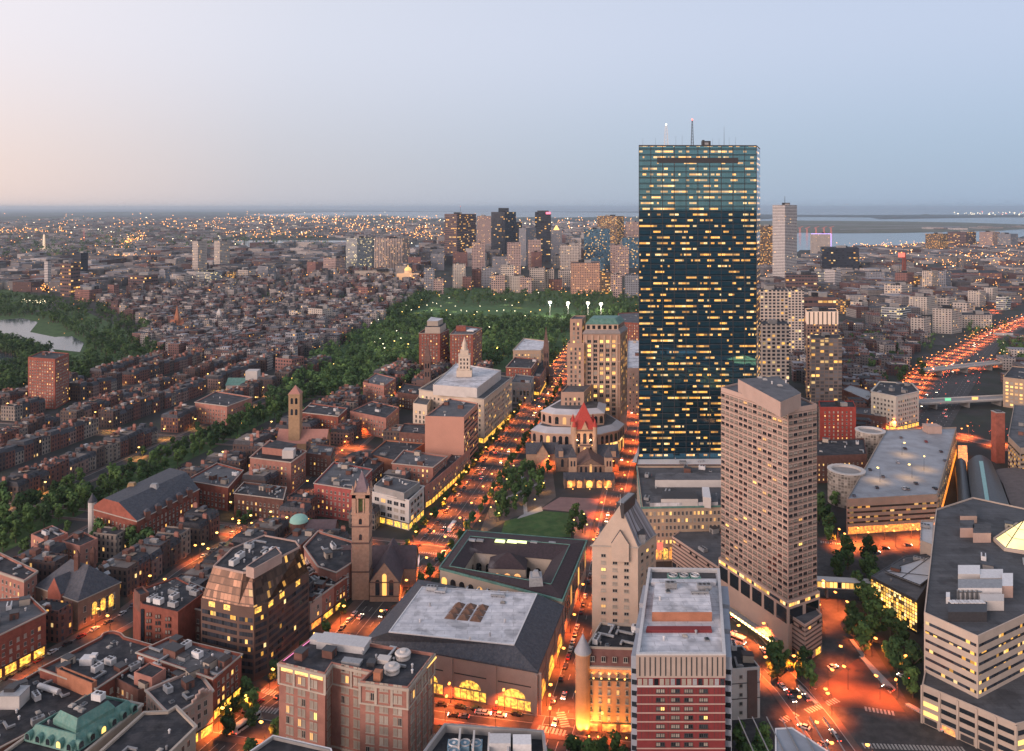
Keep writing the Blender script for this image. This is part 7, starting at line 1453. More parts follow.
# ================================================================== terraced houses of the old quarter
HW_ = 9.0
def house_proto(k, wm, rm, h, style, label):
    r = random.Random(k); d = r.uniform(15, 19); hw = HW_ / 2 - .02
    root = empty('rowhouse', (0, 0, -500)); tagit(root, label, 'rowhouse', 'brick rowhouses of the old quarter')
    hf = h - (3.0 if style == 'mansard' else 0)
    b = MB(); b.box((0, 0, 0), (hw * 2, d, hf)); o = b.build('wall', wm, root)
    b = MB(); s = -1
    bx = r.choice((-1, 1)) * hw * .42; b.prism([(bx - 1.8, -d / 2), (bx - 1.1, -d / 2 - 1.1), (bx + 1.1, -d / 2 - 1.1), (bx + 1.8, -d / 2)], 0, hf - 1.2, top=True, topmi=0); b.build('bay', wm, root)
    b = MB()
    if style == 'mansard':
        b.loft([(-hw, -d / 2), (hw, -d / 2), (hw, d / 2), (-hw, d / 2)], hf, [(-hw, -d / 2 + 1.3), (hw, -d / 2 + 1.3), (hw, d / 2 - 1.0), (-hw, d / 2 - 1.0)], h); b.quad([(-hw, -d / 2 + 1.3, h), (hw, -d / 2 + 1.3, h), (hw, d / 2 - 1, h), (-hw, d / 2 - 1, h)], 1)
        b.box((0, -d / 2 + .1, hf - .1), (HW_ - .04, .7, .25))
        for dx in (-2, 2): b.box((dx, -d / 2 + .75, hf), (1.3, 1.4, 2.2))
    else:
        b.box((0, 0, hf), (hw * 2, d, .12), mi=1)
        for x0, y0, sx, sy in ((0, -d / 2 + .2, HW_ - .06, .4), (-hw + .2, 0, .38, d - .9), (hw - .2, 0, .38, d - .9)): b.box((x0, y0, hf), (sx, sy, .9), mi=0)
    b.build('roof', [SLATE if style == 'mansard' else wm, rm], root)
    for q in range(r.choice((1, 2, 2))):
        b = MB(); y0 = r.choice((-1, 1)) * r.uniform(2, d / 2 - 2); b.box((0, 0, 0), (1.0, 2.6, 2.8)); 
        for j in range(3): b.cyl((0, -.8 + .8 * j, 2.8), .2, .17, .7, 6, 1)
        b.build('chimney', [BR2 if k % 3 else BRP, BRP], root, ((hw - .6) * r.choice((-1, 1)), y0, h - .4))
    if r.random() < .8: b = MB(); b.box((0, 0, 0), (r.uniform(2, 4), r.uniform(2, 5), r.uniform(1.5, 2.8))); b.box((0, 0, 2.6), (.1, .1, .1)); b.build('roof_house', r.choice((GRYC, BR2, METALG, WHT, SLATE)), root, (r.uniform(-1.5, 1.5), r.uniform(-2, d / 2 - 4), h))
    if r.random() < .5: b = MB(); b.box((0, 0, .5), (3.4, 4, .25), bottom=True); b.build('roof_deck', mat('timber_deck', (.25, .19, .14), .85, .2, .6), root, (r.uniform(-1, 1), -1, h))
    if r.random() < .7: link('skylight', unit_mesh('skylight', k % 4), root, (-1.8, 2, h + .1), 0)
    return root
RF = {n: facade(n, c, bay=2.9, fh=3.3, wf=.42, hf=.58, lit=.035, lits=.8, litcol=(1, .47, .1), var=.2) for n, c in (('row_face_red', (.17, .080, .066)), ('row_face_dark', (.095, .065, .06)), ('row_face_pink', (.24, .16, .14)), ('row_face_stone', (.26, .22, .19)), ('row_face_brown', (.12, .09, .08)))}
ROWK = []
for k in range(14):
    fn = ['row_face_red', 'row_face_dark', 'row_face_pink', 'row_face_brown', 'row_face_stone', 'row_face_red', 'row_face_dark'][k % 7]; st = 'mansard' if k % 3 != 1 else 'flat'
    h = [14.5, 16, 13.2, 15.2, 17, 12.6, 14][(k * 3) % 7]
    nice = {'row_face_red': 'red brick', 'row_face_dark': 'dark brick', 'row_face_pink': 'pinkish brick', 'row_face_brown': 'brownstone', 'row_face_stone': 'pale stone'}[fn]
    ROWK.append((house_proto(k, RF[fn], [ROOFD, ROOFG, mat('tan_gravel_roof', (.20, .17, .15), .9, .25, .3), ROOFD][k % 4], h, st, 'x'), nice, st))
rows = []   # v of the front, facing (+1 = front looks to -v i.e. right), name of place
RW = [(103, +1, 'side', 'south side of the lit side street'), (133, -1, 'n', 'north side of the lit side street'), (203, 1, '', 'right of the tree-lined mall'), (297, -1, '', 'left of the tree-lined mall'), (381, 1, '', 'right side of the second street left of the mall'), (403, -1, '', 'left side of the second street left of the mall'), (488, 1, '', 'near side of the riverside street'), (512, -1, '', 'river side of the riverside street'), (60, 1, '', 'alley behind the avenue'), (168, -1, '', 'alley right of the mall')]
count = 0; cand = []
for v, s, _, place in RW:
    u = -170
    while u < 485:
        um = u % 164; 
        if (um < 9 or um > 155) or rng.random() < (.03 if place[:5] != 'alley' else .3): u += HW_; continue
        # front faces the street: south rows (s=+1) look toward +v ... street lies at larger v for s=+1
        vc = v - 9 if s > 0 else v + 9
        c = G(u + HW_ / 2, vc); 
        if seen(c.x, c.y, 14, 10, 10) and not occupied(c.x, c.y, 6.5): cand.append((u, vc, s, place, c))
        u += HW_
cand.sort(key=lambda q: q[4].y)
near = cand[:290]; far_rows = cand[290:]
for u, vc, s, place, c in near:
    k = rng.randrange(len(ROWK)); root, nice, st = ROWK[k]
    o = copy_tree(root); o.location = (c.x, c.y, 0)
    o.rotation_euler = (0, 0, math.pi / 2 - AZ + (math.pi if s > 0 else 0) + 0)
    # local -y is the front: point it to the street
    f = Vector((-math.cos(AZ), math.sin(AZ))) * (1 if s > 0 else -1); o.rotation_euler = (0, 0, math.atan2(f.y, f.x) + math.pi / 2)
    o.scale = (1, 1, rng.uniform(.93, 1.07)); o['label'] = f'{nice} {"mansard" if st == "mansard" else "flat roofed"} rowhouse, {place}'
for root, _, _ in ROWK:
    for ch in list(root.children): bpy.data.objects.remove(ch)
    bpy.data.objects.remove(root)
# ================================================================== the mass of smaller roofs beyond (too many to count)
FARF = {n: facade(n, c, bay=3.4, fh=3.3, wf=.5, hf=.5, lit=.03, lits=.9, isl=.45, var=.1) for n, c in (('far_face_red', (.15, .085, .078)), ('far_face_grey', (.19, .175, .175)), ('far_face_pale', (.38, .35, .33)))}
FROOF = [mat('far_roof_dark', (.06, .062, .07), .85, .3, .05, island=.5), mat('far_roof_grey', (.20, .20, .215), .85, .3, .05, island=.5), mat('far_roof_brown', (.12, .095, .09), .85, .3, .05, island=.4)]
def mass(name, region, n, size, hgt, mix, seed, ang=None, avoid=3, label='', cat='houses', rows_=True):
    """a dense field of small buildings inside a pixel-outlined stretch of ground"""
    r = random.Random(seed); poly = region; b = MB(); xs = [p[0] for p in poly]; ys = [p[1] for p in poly]; made = 0; tries = 0
    used = {}
    while made < n and tries < n * 12:
        tries += 1; px_, py_ = r.uniform(min(xs), max(xs)), min(ys) + (max(ys) - min(ys)) * r.random()
        if not inside(poly, px_, py_): continue
        c = P(px_, py_); f = max(1, c.y / 2200) ** .8; s = r.uniform(*size) * f; s2 = r.uniform(*size) * f
        key = (int(c.x / (s * .9)), int(c.y / (s * .9)))
        if key in used or occupied(c.x, c.y, s * .5 + 1): continue
        used[key] = 1; h = r.uniform(*hgt) * min(1.6, f ** .3); a = (ang if ang is not None else GANG) + r.gauss(0, .03); m_ = r.choices((0, 1, 2), mix)[0]
        b.box((c.x, c.y, 0), (s, s2, h), a, m_); b.m[-1] = 3 + r.randrange(3)
        if r.random() < .45: b.box((c.x + r.uniform(-.2, .2) * s, c.y + r.uniform(-.2, .2) * s, h), (s * .25, s * .3, r.uniform(1.5, 3.5) * f ** .3), a, m_)
        if r.random() < .35: b.box((c.x + s * .42 * math.cos(a), c.y + s * .42 * math.sin(a), h), (1.2 * f, 2.2 * f, 2.4), a, 0)
        made += 1
    o = b.build(name, [FARF['far_face_red'], FARF['far_face_grey'], FARF['far_face_pale'], *FROOF]); tagit(o, label, cat, None, 'stuff'); return o
mass('hillside_houses', [(140, 345), (175, 356), (262, 372), (340, 345), (392, 313), (425, 291), (434, 276), (330, 268), (230, 276), (140, 288), (95, 300), (150, 330)], 1700, (9, 17), (11, 19), (4, 4, 3), 11, label='dense jumble of brick rooftops on the hillside beyond the old quarter')
mass('city_blocks', [(-20, 290), (60, 292), (140, 290), (230, 276), (330, 268), (350, 246), (230, 247), (100, 250), (-20, 262)], 420, (25, 60), (10, 26), (3, 4, 3), 12, label='mixed low blocks between the river parks and the far basin')
mass('suburb_houses', [(-30, 260), (230, 246), (225, 238), (360, 238), (440, 243), (640, 232), (640, 223), (430, 221), (300, 220), (120, 217), (-30, 222)], 1900, (18, 40), (7, 16), (3, 4, 4), 13, ang=.3, label='hazy sprawl of far suburban blocks toward the horizon')
mass('city_blocks', [(400, 283), (430, 268), (560, 262), (640, 262), (640, 240), (420, 246), (412, 262)], 260, (22, 44), (16, 48), (3, 5, 3), 14, label='crowded smaller blocks filling in behind the downtown towers')
mass('south_district_houses', [(640, 330), (760, 345), (840, 420), (862, 440), (880, 400), (905, 370), (925, 340), (915, 318), (860, 320), (790, 350), (757, 300), (700, 290), (640, 300)], 420, (9, 18), (10, 17), (6, 3, 1), 15, label='brick terraces and small blocks right of the glass skyscraper')
mass('city_blocks', [(757, 300), (860, 318), (920, 316), (985, 314), (1060, 292), (1060, 262), (900, 262), (757, 270)], 330, (20, 46), (9, 24), (3, 4, 4), 16, ang=.15, label='mixed low blocks in the right middle distance')
mass('warehouses', [(757, 272), (900, 262), (1060, 262), (1060, 238), (1000, 243), (870, 248), (780, 264)], 230, (40, 90), (8, 16), (2, 4, 5), 17, ang=.1, label='low warehouses and sheds towards the harbour')
mass('airport_buildings', [(880, 231.5), (930, 230.6), (1024, 227.6), (1024, 226.5), (930, 229)], 14, (30, 60), (7, 14), (1, 1, 4), 18, label='small airport buildings on the far spit')
mass('city_blocks', [(1000, 345), (1060, 330), (1060, 400), (1024, 420), (1010, 395)], 26, (14, 26), (8, 15), (4, 3, 2), 19, label='small blocks right of the expressway')
# ================================================================== trees
def leafmat(name, c, c2, ov=.3):
    m = mat(name, c, .95, .3, .35, obj_var=ov, col2=c2); return m
LEAF = [leafmat('leaves_dark', (.032, .070, .026), (.05, .095, .032)), leafmat('leaves_mid', (.052, .105, .034), (.07, .13, .04)), leafmat('leaves_light', (.095, .165, .045), (.07, .13, .04))]
BARK = mat('bark', (.09, .07, .055), .95, .25, 1)
def crown_mesh(seed, n, rad, h, m, leaf=1.1):
    r = random.Random(seed); b = MB(); bl = []
    for i in range(r.randrange(13, 18)):
        a = r.uniform(0, 6.283); q = r.random() ** .6; z = r.uniform(.0, 1.0); k = math.sqrt(max(0, 1 - (z * 1.5 - .62) ** 2)) ; bl.append((math.cos(a) * q * rad * .72 * k, math.sin(a) * q * rad * .72 * k, z * h * .86, rad * r.uniform(.24, .42)))
    for i in range(n):
        x, y, z, s = r.choice(bl); d = Vector((r.gauss(0, 1), r.gauss(0, 1), r.gauss(.25, 1))).normalized(); p = Vector((x, y, z)) + d * s * r.uniform(.7, 1.08)
        nn = (d + Vector((r.uniform(-.6, .6), r.uniform(-.6, .6), r.uniform(-.3, .8)))).normalized(); u = nn.orthogonal().normalized(); v = nn.cross(u); l = leaf * r.uniform(.6, 1.25); t = r.uniform(0, 3.14); u, v = u * math.cos(t) + v * math.sin(t), v * math.cos(t) - u * math.sin(t)
        b.quad([p - u * l * .5 - v * l * .35, p + u * l * .5 - v * l * .3, p + u * l * .42 + v * l * .4, p - u * l * .38 + v * l * .42])
    return b.mesh('crown', m)
def trunk_mesh(seed, h):
    r = random.Random(seed); b = MB(); b.tube((0, 0, 0), (0, 0, h * .5), .32, .2, 7)
    for k in range(4): a = k * 1.57 + r.random(); b.tube((0, 0, h * (.32 + .05 * k)), (math.cos(a) * h * .25, math.sin(a) * h * .25, h * (.62 + .06 * k)), .16, .07, 5)
    return b.mesh('trunk', BARK)
CR = [crown_mesh(50 + i, 620, 4.6, 9, LEAF[i % 3], 1.15) for i in range(6)]; TR = [trunk_mesh(60 + i, 12) for i in range(3)]
TREES = []
def tree(x, y, s=1.0, label='', group='', small=False):
    k = rng.randrange(6); root = empty('tree', (x, y, 0), rng.uniform(0, 6.28)); root.scale = (s, s, s * rng.uniform(.85, 1.15)); tagit(root, label, 'tree', group)
    link('trunk', TR[k % 3], root); link('crown', CR[k], root, (0, 0, 3.2))
tcount = 0
def tree_line(pts, step, s, label, group, jit=1.5, limit=999):
    n_ = 0
    for p in dens(pts, step):
        x, y = p.x + rng.uniform(-jit, jit), p.y + rng.uniform(-jit, jit)
        if seen(x, y, 8, 10, 20) and not occupied(x, y, 2.0): tree(x, y, s * rng.uniform(.8, 1.15), label, group); n_ += 1
    return n_
def scatter(region, n, s, label, group, seed, md=8.0):
    r = random.Random(seed); xs = [p[0] for p in region]; ys = [p[1] for p in region]; done = []; t = 0
    while len(done) < n and t < n * 30:
        t += 1; px_, py_ = r.uniform(min(xs), max(xs)), r.uniform(min(ys), max(ys))
        if not inside(region, px_, py_): continue
        c = P(px_, py_)
        if occupied(c.x, c.y, 2.5) or any((c.x - a) ** 2 + (c.y - b_) ** 2 < md * md for a, b_ in done): continue
        done.append((c.x, c.y))
        if n <= 60 or True: tree(c.x, c.y, s * r.uniform(.75, 1.25), label, group)
for v in (243, 257): tree_line([G(u, v) for u in (-100, 60, 220, 380, 485)], 10.5, 1.12, 'large green tree in the double row along the grassy mall', 'trees of the grassy mall')
for v, s_ in ((222, .8), (278, .8), (149, .8), (84, .7)): tree_line([G(u, v) for u in (-60, 150, 330, 480)], 34, s_, 'street or garden tree between the brick rowhouses', 'trees between the rowhouses', 5)
scatter([(490, 528), (497, 490), (522, 468), (548, 468), (545, 495), (505, 520)], 40, .68, 'leafy tree at the avenue side of the square', 'trees of the square', 3, 5.0)
scatter([(568, 540), (573, 512), (584, 505), (584, 540)], 5, .8, 'young tree between square lawn and side street', 'trees beside the square lawn', 4, 6)
scatter([(0, 545), (30, 530), (90, 515), (90, 500), (60, 490), (0, 500)], 16, 1.3, 'big dark tree in the group left of the gabled brick hotel', 'trees left of the gabled hotel', 5, 8)
scatter([(97, 545), (140, 565), (150, 548), (118, 548)], 6, 1.2, 'dark tree in front of the gabled brick hotel', 'trees before the gabled hotel', 6, 7)
scatter([(848, 640), (856, 590), (866, 560), (880, 590), (905, 640), (922, 690), (918, 706), (880, 665)], 20, 1.05, 'dark tree in the planted cut between ramp and banded office', 'trees in the cut beside the banded office', 7, 7)
scatter([(828, 572), (842, 560), (872, 568), (865, 578), (835, 580)], 5, 1.1, 'round dark tree beside the footbridge', 'trees beside the footbridge', 8, 7)
scatter([(820, 548), (817, 505), (838, 500), (842, 540)], 8, 1.0, 'dark tree between slab hotel and garage', 'trees before the garage', 9, 6)
scatter([(748, 672), (770, 660), (808, 668), (812, 690), (770, 690)], 7, .8, 'small tree at the foot of the slab hotel', 'trees at the slab hotel corner', 10, 5)
scatter([(545, 768), (572, 765), (635, 765), (640, 790), (545, 790)], 9, .85, 'dark tree at the bottom edge below the turret hotel', 'trees at the bottom edge', 11, 6)
scatter([(733, 752), (772, 752), (772, 785), (733, 785)], 6, .9, 'dark tree at the bottom edge right of the red tower', 'trees right of the red tower', 12, 6)
scatter([(200, 722), (220, 706), (243, 698), (262, 722), (232, 745)], 6, .8, 'dark street tree by the avenue corner shops', 'trees by the corner shops', 13, 6)
scatter([(232, 513), (300, 520), (300, 533), (262, 533), (236, 522)], 9, .7, 'small tree around the parking lot', 'trees around the parking lot', 14, 6)
scatter([(838, 345), (880, 335), (925, 352), (935, 372), (900, 392), (850, 385)], 34, 1.1, 'tree in the dark leafy district left of the lit ramps', 'trees left of the lit ramps', 15, 10)
for d in (-13.5, 13.5): tree_line(off(dens(BOYL[:11], 14), d), 24, .62, 'small street tree beside the busy avenue', 'street trees of the avenue', 1)
ntree = sum(1 for o in bpy.data.objects if o.name.split('.')[0] == 'tree')
# park and river woods: too many crowns to count
def wood(name, regions, n, s, seed, label, leaves=46, holes=()):
    r = random.Random(seed); b = MB(); k = 0; t = 0; tot = n
    while k < n and t < n * 20:
        t += 1; reg = r.choice(regions); xs = [p[0] for p in reg]; ys = [p[1] for p in reg]; px_, py_ = r.uniform(min(xs), max(xs)), r.uniform(min(ys), max(ys))
        if not inside(reg, px_, py_) or any(inside(h_, px_, py_) for h_ in holes): continue
        c = P(px_, py_)
        if occupied(c.x, c.y, 4): continue
        k += 1; sc_ = s * r.uniform(.7, 1.3); R_ = 4.8 * sc_; mi = r.choices((0, 1, 2), (4, 4, 2))[0]; hh = 10 * sc_; nb = 5
        bl = [(r.uniform(-.5, .5) * R_, r.uniform(-.5, .5) * R_, hh * r.uniform(.35, .95), R_ * r.uniform(.42, .62)) for _ in range(nb)]
        for i in range(leaves):
            x, y, z, q = r.choice(bl); d = Vector((r.gauss(0, 1), r.gauss(-.3, 1), r.gauss(.45, .9))).normalized(); p = Vector((c.x + x, c.y + y, z)) + d * q; u = d.orthogonal().normalized(); v = d.cross(u); tt = r.uniform(0, 3.1); u, v = u * math.cos(tt) + v * math.sin(tt), v * math.cos(tt) - u * math.sin(tt); l = 2.3 * sc_ * r.uniform(.6, 1.2)
            b.quad([p - u * l * .5 - v * l * .4, p + u * l * .5 - v * l * .3, p + v * l * .5 + u * l * .2], mi)
        b.tube((c.x, c.y, 0), (c.x, c.y, hh * .5), .5 * sc_, .3 * sc_, 4, 3)
    o = b.build(name, LEAF + [BARK]); tagit(o, label, 'trees', None, 'stuff')
wood('garden_trees', [[(262, 404), (300, 372), (352, 334), (395, 312), (400, 322), (470, 322), (545, 326), (566, 345), (545, 374), (505, 364), (430, 384), (360, 392)]], 900, 1.15, 21, 'dense rounded trees of the public garden', 52)
wood('park_trees', [[(384, 318), (400, 300), (430, 292), (430, 302), (396, 322)], [(430, 291), (640, 296), (640, 320), (600, 318), (560, 308), (430, 303)], [(385, 330), (400, 319), (470, 319), (560, 319), (612, 315), (612, 330), (545, 334), (400, 334)]], 950, 1.2, 22, 'tree belt on the far side of the park lawn', 44)
wood('riverside_trees', [[(60, 300), (110, 306), (165, 335), (160, 360), (110, 368), (82, 358), (88, 342), (60, 330)], [(-20, 292), (60, 300), (75, 332), (40, 318), (-20, 316)], [(-10, 338), (20, 345), (50, 354), (30, 362), (-10, 350)], [(-10, 372), (40, 362), (110, 366), (100, 380), (-10, 398)]], 1000, 1.2, 23, 'leafy trees along the river embankment', 44)
wood('scattered_city_trees', [[(150, 348), (250, 370), (330, 345), (400, 300), (400, 276), (230, 282), (110, 305)]], 800, 1.0, 24, 'trees among the hillside rooftops', 22)
wood('far_woods', [[(-20, 262), (120, 258), (240, 250), (340, 250), (330, 236), (120, 228), (-20, 232)], [(250, 220), (430, 224), (430, 219), (250, 217)]], 420, 3.6, 25, 'dark patches of trees in the far suburbs', 14)
wood('scattered_city_trees', [[(840, 345), (930, 330), (990, 320), (1010, 330), (940, 345), (900, 380), (850, 400)], [(1000, 345), (1060, 340), (1060, 372), (1000, 362)]], 150, 1.1, 26, 'trees around the lit ramps and expressway', 34)
# ================================================================== street lamps
POLE = MB(); POLE.cyl((0, 0, 0), .12, .08, 8.6, 6); POLE.tube((0, 0, 8.5), (1.6, 0, 9.0), .07, .06, 5); POLEM = POLE.mesh('pole', METALD)
def headm(nm, m, s): b = MB(); b.box((1.7, 0, 8.72), (1.3 * s, .75 * s, .45 * s), bottom=True); b.cyl((1.7, 0, 8.45), .25 * s, .5 * s, .3, 8); return b.mesh('lamp_head', m)
HEADM = {'o': headm('a', LAMPO, 1.0), 'w': headm('b', LAMPW, .9), 'y': headm('c', emit('amber_glow', (1, .60, .14), 4), 1.0), 'r': headm('d', emit('red_sodium_glow', (1, .30, .05), 4), 1.0)}
LCOL = {'o': (1, .20, .035), 'w': (1, .86, .55), 'y': (1, .48, .10), 'r': (1, .165, .03)}
LD = {}
def lamp(x, y, kind='o', power=9000, rz=0.0, label='', group='', s=1.0):
    root = empty('street_lamp', (x, y, .15), rz); root.scale = (s, s, s); tagit(root, label, 'street lamp', group)
    link('pole', POLEM, root); link('lamp_head', HEADM[kind], root)
    key = (kind, power)
    if key not in LD: l = bpy.data.lights.new('lamp_light', 'SPOT'); l.spot_size = R(124); l.spot_blend = .7; l.energy = power * 1.6; l.color = LCOL[kind]; l.shadow_soft_size = .25; LD[key] = l
    lo = link('lamp_light', LD[key], root, (1.9, 0, 8.1)); return root
LN = [0]
def lamp_line(pts, step, d, kind, power, label, group, both=True, s=1.0, jit=2):
    pts = dens(pts, 4); side = 1; acc = 0; last = pts[0]
    for i in range(1, len(pts)):
        acc += (pts[i] - pts[i - 1]).length
        if acc >= step:
            acc = 0; t = (pts[i] - pts[i - 1]).normalized(); nrm = Vector((-t.y, t.x))
            for sd in ((1, -1) if both else (side,)):
                p = pts[i] + nrm * d * sd + t * rng.uniform(-jit, jit)
                if seen(p.x, p.y, 8, 5, 0) and not occupied(p.x, p.y, .8): lamp(p.x, p.y, kind, power * 2.4 * rng.choice((.7, 1, 1.3)), math.atan2(-nrm.y * sd, -nrm.x * sd), label, group, s); LN[0] += 1
            side = -side
lamp_line(BOYL, 27, 11.3, 'o', 5200, 'sodium street lamp along the wide avenue', 'lamps of the avenue')
lamp_line(STJ, 26, 7.2, 'r', 5200, 'orange street lamp on the narrow street past the red roofed church', 'lamps of the street past the church')
lamp_line(BLAG, 17, 5.8, 'r', 3600, 'orange street lamp in front of the library annex', 'lamps before the annex')
lamp_line(NEWB, 36, 6.6, 'o', 4200, 'sodium lamp on the shop street left of the avenue', 'lamps of the shop street', both=True)
lamp_line(EXE, 26, 6.6, 'o', 4800, 'sodium lamp on the first cross street', 'lamps of the first cross street')
for u in (0, 166, 330): lamp_line([G(u, v) for v in (-80, 20, 120, 210)], 40, 6.6, 'o', 3600, 'sodium lamp on a cross street between the blocks', 'lamps of the cross streets', both=False)
for u in (0, 166, 330): lamp_line([G(u, v) for v in (230, 300, 400, 500)], 62, 6.6, 'y', 2400, 'amber lamp on a cross street of the old quarter', 'lamps of the old quarter', both=False)
for v in (214, 286, 392, 500): lamp_line([G(u, v) for u in (-60, 200, 470)], 85, 6, 'y', 2200, 'amber lamp on a residential street of the old quarter', 'residential lamps of the old quarter', both=False)
lamp_line(HUN, 24, 7.8, 'r', 7500, 'orange lamp on the street below the slab hotel', 'lamps below the slab hotel')
lamp_line(STU, 13, 5, 'r', 8500, 'orange lamp in front of the parking garage', 'lamps before the garage')
lamp_line(SRV, 26, 10, 'r', 9500, 'orange lamp on the service road beside the expressway', 'lamps of the service road')
lamp_line(SRV2, 26, 6, 'r', 10000, 'orange lamp on the ramp bridge over the expressway', 'lamps of the ramp')
lamp_line(ALB, 26, 8, 'r', 11000, 'orange lamp on the street behind the garage', 'lamps behind the garage')
for f in FARR[:2]: lamp_line(f, 45, 8, 'r', 12000, 'orange lamp on a far street right of the expressway', 'lamps of the far right streets', both=False, s=1.3)
for x, y in ((830, 712), (848, 690), (828, 690), (872, 657), (897, 700), (903, 678), (864, 640), (845, 668), (812, 745), (880, 700)): c = P(x, y); lamp(c.x, c.y, 'r', 9000, rng.uniform(0, 6), 'orange lamp around the red paved traffic island', 'lamps of the traffic island')
for x, y in ((826, 600), (838, 612), (822, 625), (850, 622)): c = P(x, y); lamp(c.x, c.y, 'r', 12000, 2, 'orange lamp along the sunken street under the footbridge', 'lamps under the footbridge')
for x, y in ((490, 497), (505, 488), (494, 511), (497, 523), (478, 531), (515, 505), (533, 509), (512, 474), (542, 492), (489, 517), (572, 530), (582, 524), (524, 495), (585, 535)): c = P(x, y); lamp(c.x, c.y, 'y', 900, 0, 'warm lamp among the trees of the square', 'lamps of the square', .7)
for x, y in ((200, 560), (214, 548), (236, 538), (248, 530), (268, 526), (284, 532), (228, 516), (246, 513)): c = P(x, y); lamp(c.x, c.y, 'y', 1500, 0, 'yellow green lamp round the parking lot', 'lamps of the parking lot')
PK = random.Random(9)
PKL = [(372, 330), (378, 326), (392, 323), (401, 318), (407, 311), (412, 316), (420, 313), (421, 305), (426, 311), (431, 316), (433, 308), (437, 309), (441, 312), (447, 316), (449, 321), (455, 312), (461, 316), (466, 317), (473, 321), (478, 318), (481, 312), (488, 317), (496, 317), (503, 316), (511, 311), (516, 317), (373, 350), (379, 346), (384, 352), (393, 349), (400, 346), (407, 352), (398, 338), (518, 308), (524, 322), (530, 318), (539, 316), (386, 356), (414, 300), (440, 300), (525, 300), (505, 305), (450, 303), (360, 333), (488, 334), (498, 356), (470, 345)]
for x, y in PKL: c = P(x, y); lamp(c.x, c.y, 'w' if PK.random() < .6 else 'y', 3500, PK.uniform(0, 6), 'pale park lamp among the trees and lawn of the park', 'lamps of the park', 1.25)
for i, (x, y) in enumerate(((550, 316), (568, 317), (588, 317), (601, 318))):
    c = P(x, y); root = empty('floodlight_mast', (c.x, c.y, 0)); tagit(root, ('first', 'second', 'third', 'fourth')[i] + ' tall white floodlight mast of the park ball field, counted from the avenue side left', 'floodlight'); b = MB(); b.cyl((0, 0, 0), .5, .3, 24, 6); b.build('pole', METALW, root)
    b = MB(); b.box((0, 0, 24), (5.5, 1, 3.2), bottom=True); b.build('lamp_bank', emit('stadium_glow', (1, .93, .75), 9), root); lo = link('lamp_light', bpy.data.lights.new('lamp_light', 'POINT'), root, (0, -2, 23)); lo.data.energy = 30000; lo.data.color = (1, .9, .65)
print('lamps', sum(1 for o in bpy.data.objects if o.name.startswith('street_lamp')), 'trees', ntree, 'houses', len(near), len(cand))
# the thousands of far lights
def lights(name, specs, m, label, seed):
    r = random.Random(seed); b = MB()
    for (x0, y0, x1, y1, n, w_, h_) in specs:
        for i in range(n):
            t = r.random(); px_ = x0 + (x1 - x0) * t + r.gauss(0, w_); py_ = max(209.6, y0 + (y1 - y0) * t + r.gauss(0, h_)); c = P(px_, py_); s = c.y / FOC * r.uniform(.2, .6) * (.6 if c.y < 1700 else 1); z = 9 + r.uniform(0, 8) * c.y / 3000
            if occupied(c.x, c.y, 1) : continue
            k = len(b.v); b.v += [(c.x - s, c.y, z), (c.x, c.y - s, z), (c.x + s, c.y, z), (c.x, c.y + s, z), (c.x, c.y, z + s), (c.x, c.y, z - s)]
            for f in ((0, 1, 4), (1, 2, 4), (2, 3, 4), (3, 0, 4), (1, 0, 5), (2, 1, 5), (3, 2, 5), (0, 3, 5)): b.f.append(tuple(k + q for q in f)); b.m.append(0); b.uv.append([(0, 0)] * 3)
    o = b.build(name, m); tagit(o, label, 'lights', None, 'stuff')
SPO = [(0, 233, 60, 232, 90, 10, 1.4), (30, 222, 240, 226, 120, 40, 4), (-20, 264, 48, 264, 50, 6, 1.2), (25, 275, 50, 292, 170, 5, 4), (120, 250, 142, 235, 90, 4, 2), (90, 258, 175, 260, 150, 12, 2.6), (150, 226, 360, 222, 170, 30, 3), (240, 218, 440, 221, 240, 20, 2.4), (330, 228, 440, 232, 170, 18, 3), (230, 235, 330, 236, 120, 12, 2), (410, 236, 445, 240, 60, 6, 3), (560, 232, 640, 234, 90, 14, 4), (520, 222, 640, 223, 70, 10, 2),
       (760, 275, 800, 268, 60, 10, 4), (850, 249, 930, 247, 110, 14, 1.2), (930, 250, 1030, 246, 120, 20, 1.5), (930, 256, 1040, 268, 230, 22, 6), (900, 264, 1030, 256, 150, 30, 4), (800, 262, 900, 258, 70, 14, 5), (940, 283, 1030, 288, 90, 16, 4), (900, 330, 1024, 300, 60, 14, 6), (870, 330, 900, 332, 26, 10, 4), (905, 372, 975, 358, 40, 9, 4), (870, 300, 960, 296, 60, 20, 8), (640, 300, 640, 380, 30, 4, 8),
       (150, 300, 400, 285, 70, 30, 14), (60, 340, 330, 340, 36, 60, 20), (440, 283, 640, 292, 130, 30, 5), (560, 275, 640, 285, 60, 20, 8), (0, 380, 300, 400, 28, 60, 30), (-10, 245, 230, 252, 120, 40, 7), (1000, 300, 1040, 296, 60, 10, 3), (960, 345, 1010, 328, 50, 5, 3), (540, 395, 575, 350, 70, 5, 5), (700, 228, 700, 222, 8, 10, 2)]
SPW = [(0, 233, 240, 240, 60, 50, 8), (240, 222, 640, 225, 90, 60, 4), (958, 214.6, 1000, 214.9, 26, 6, .3), (1006, 214.8, 1040, 215, 20, 4, .3), (320, 240, 640, 270, 60, 50, 14), (790, 268, 1020, 262, 70, 60, 6), (640, 300, 1000, 320, 50, 60, 20), (25, 306, 45, 308, 26, 5, .8), (30, 306, 48, 307, 16, 4, .6), (980, 355, 1020, 330, 30, 10, 8), (190, 285, 240, 276, 30, 14, 3)]
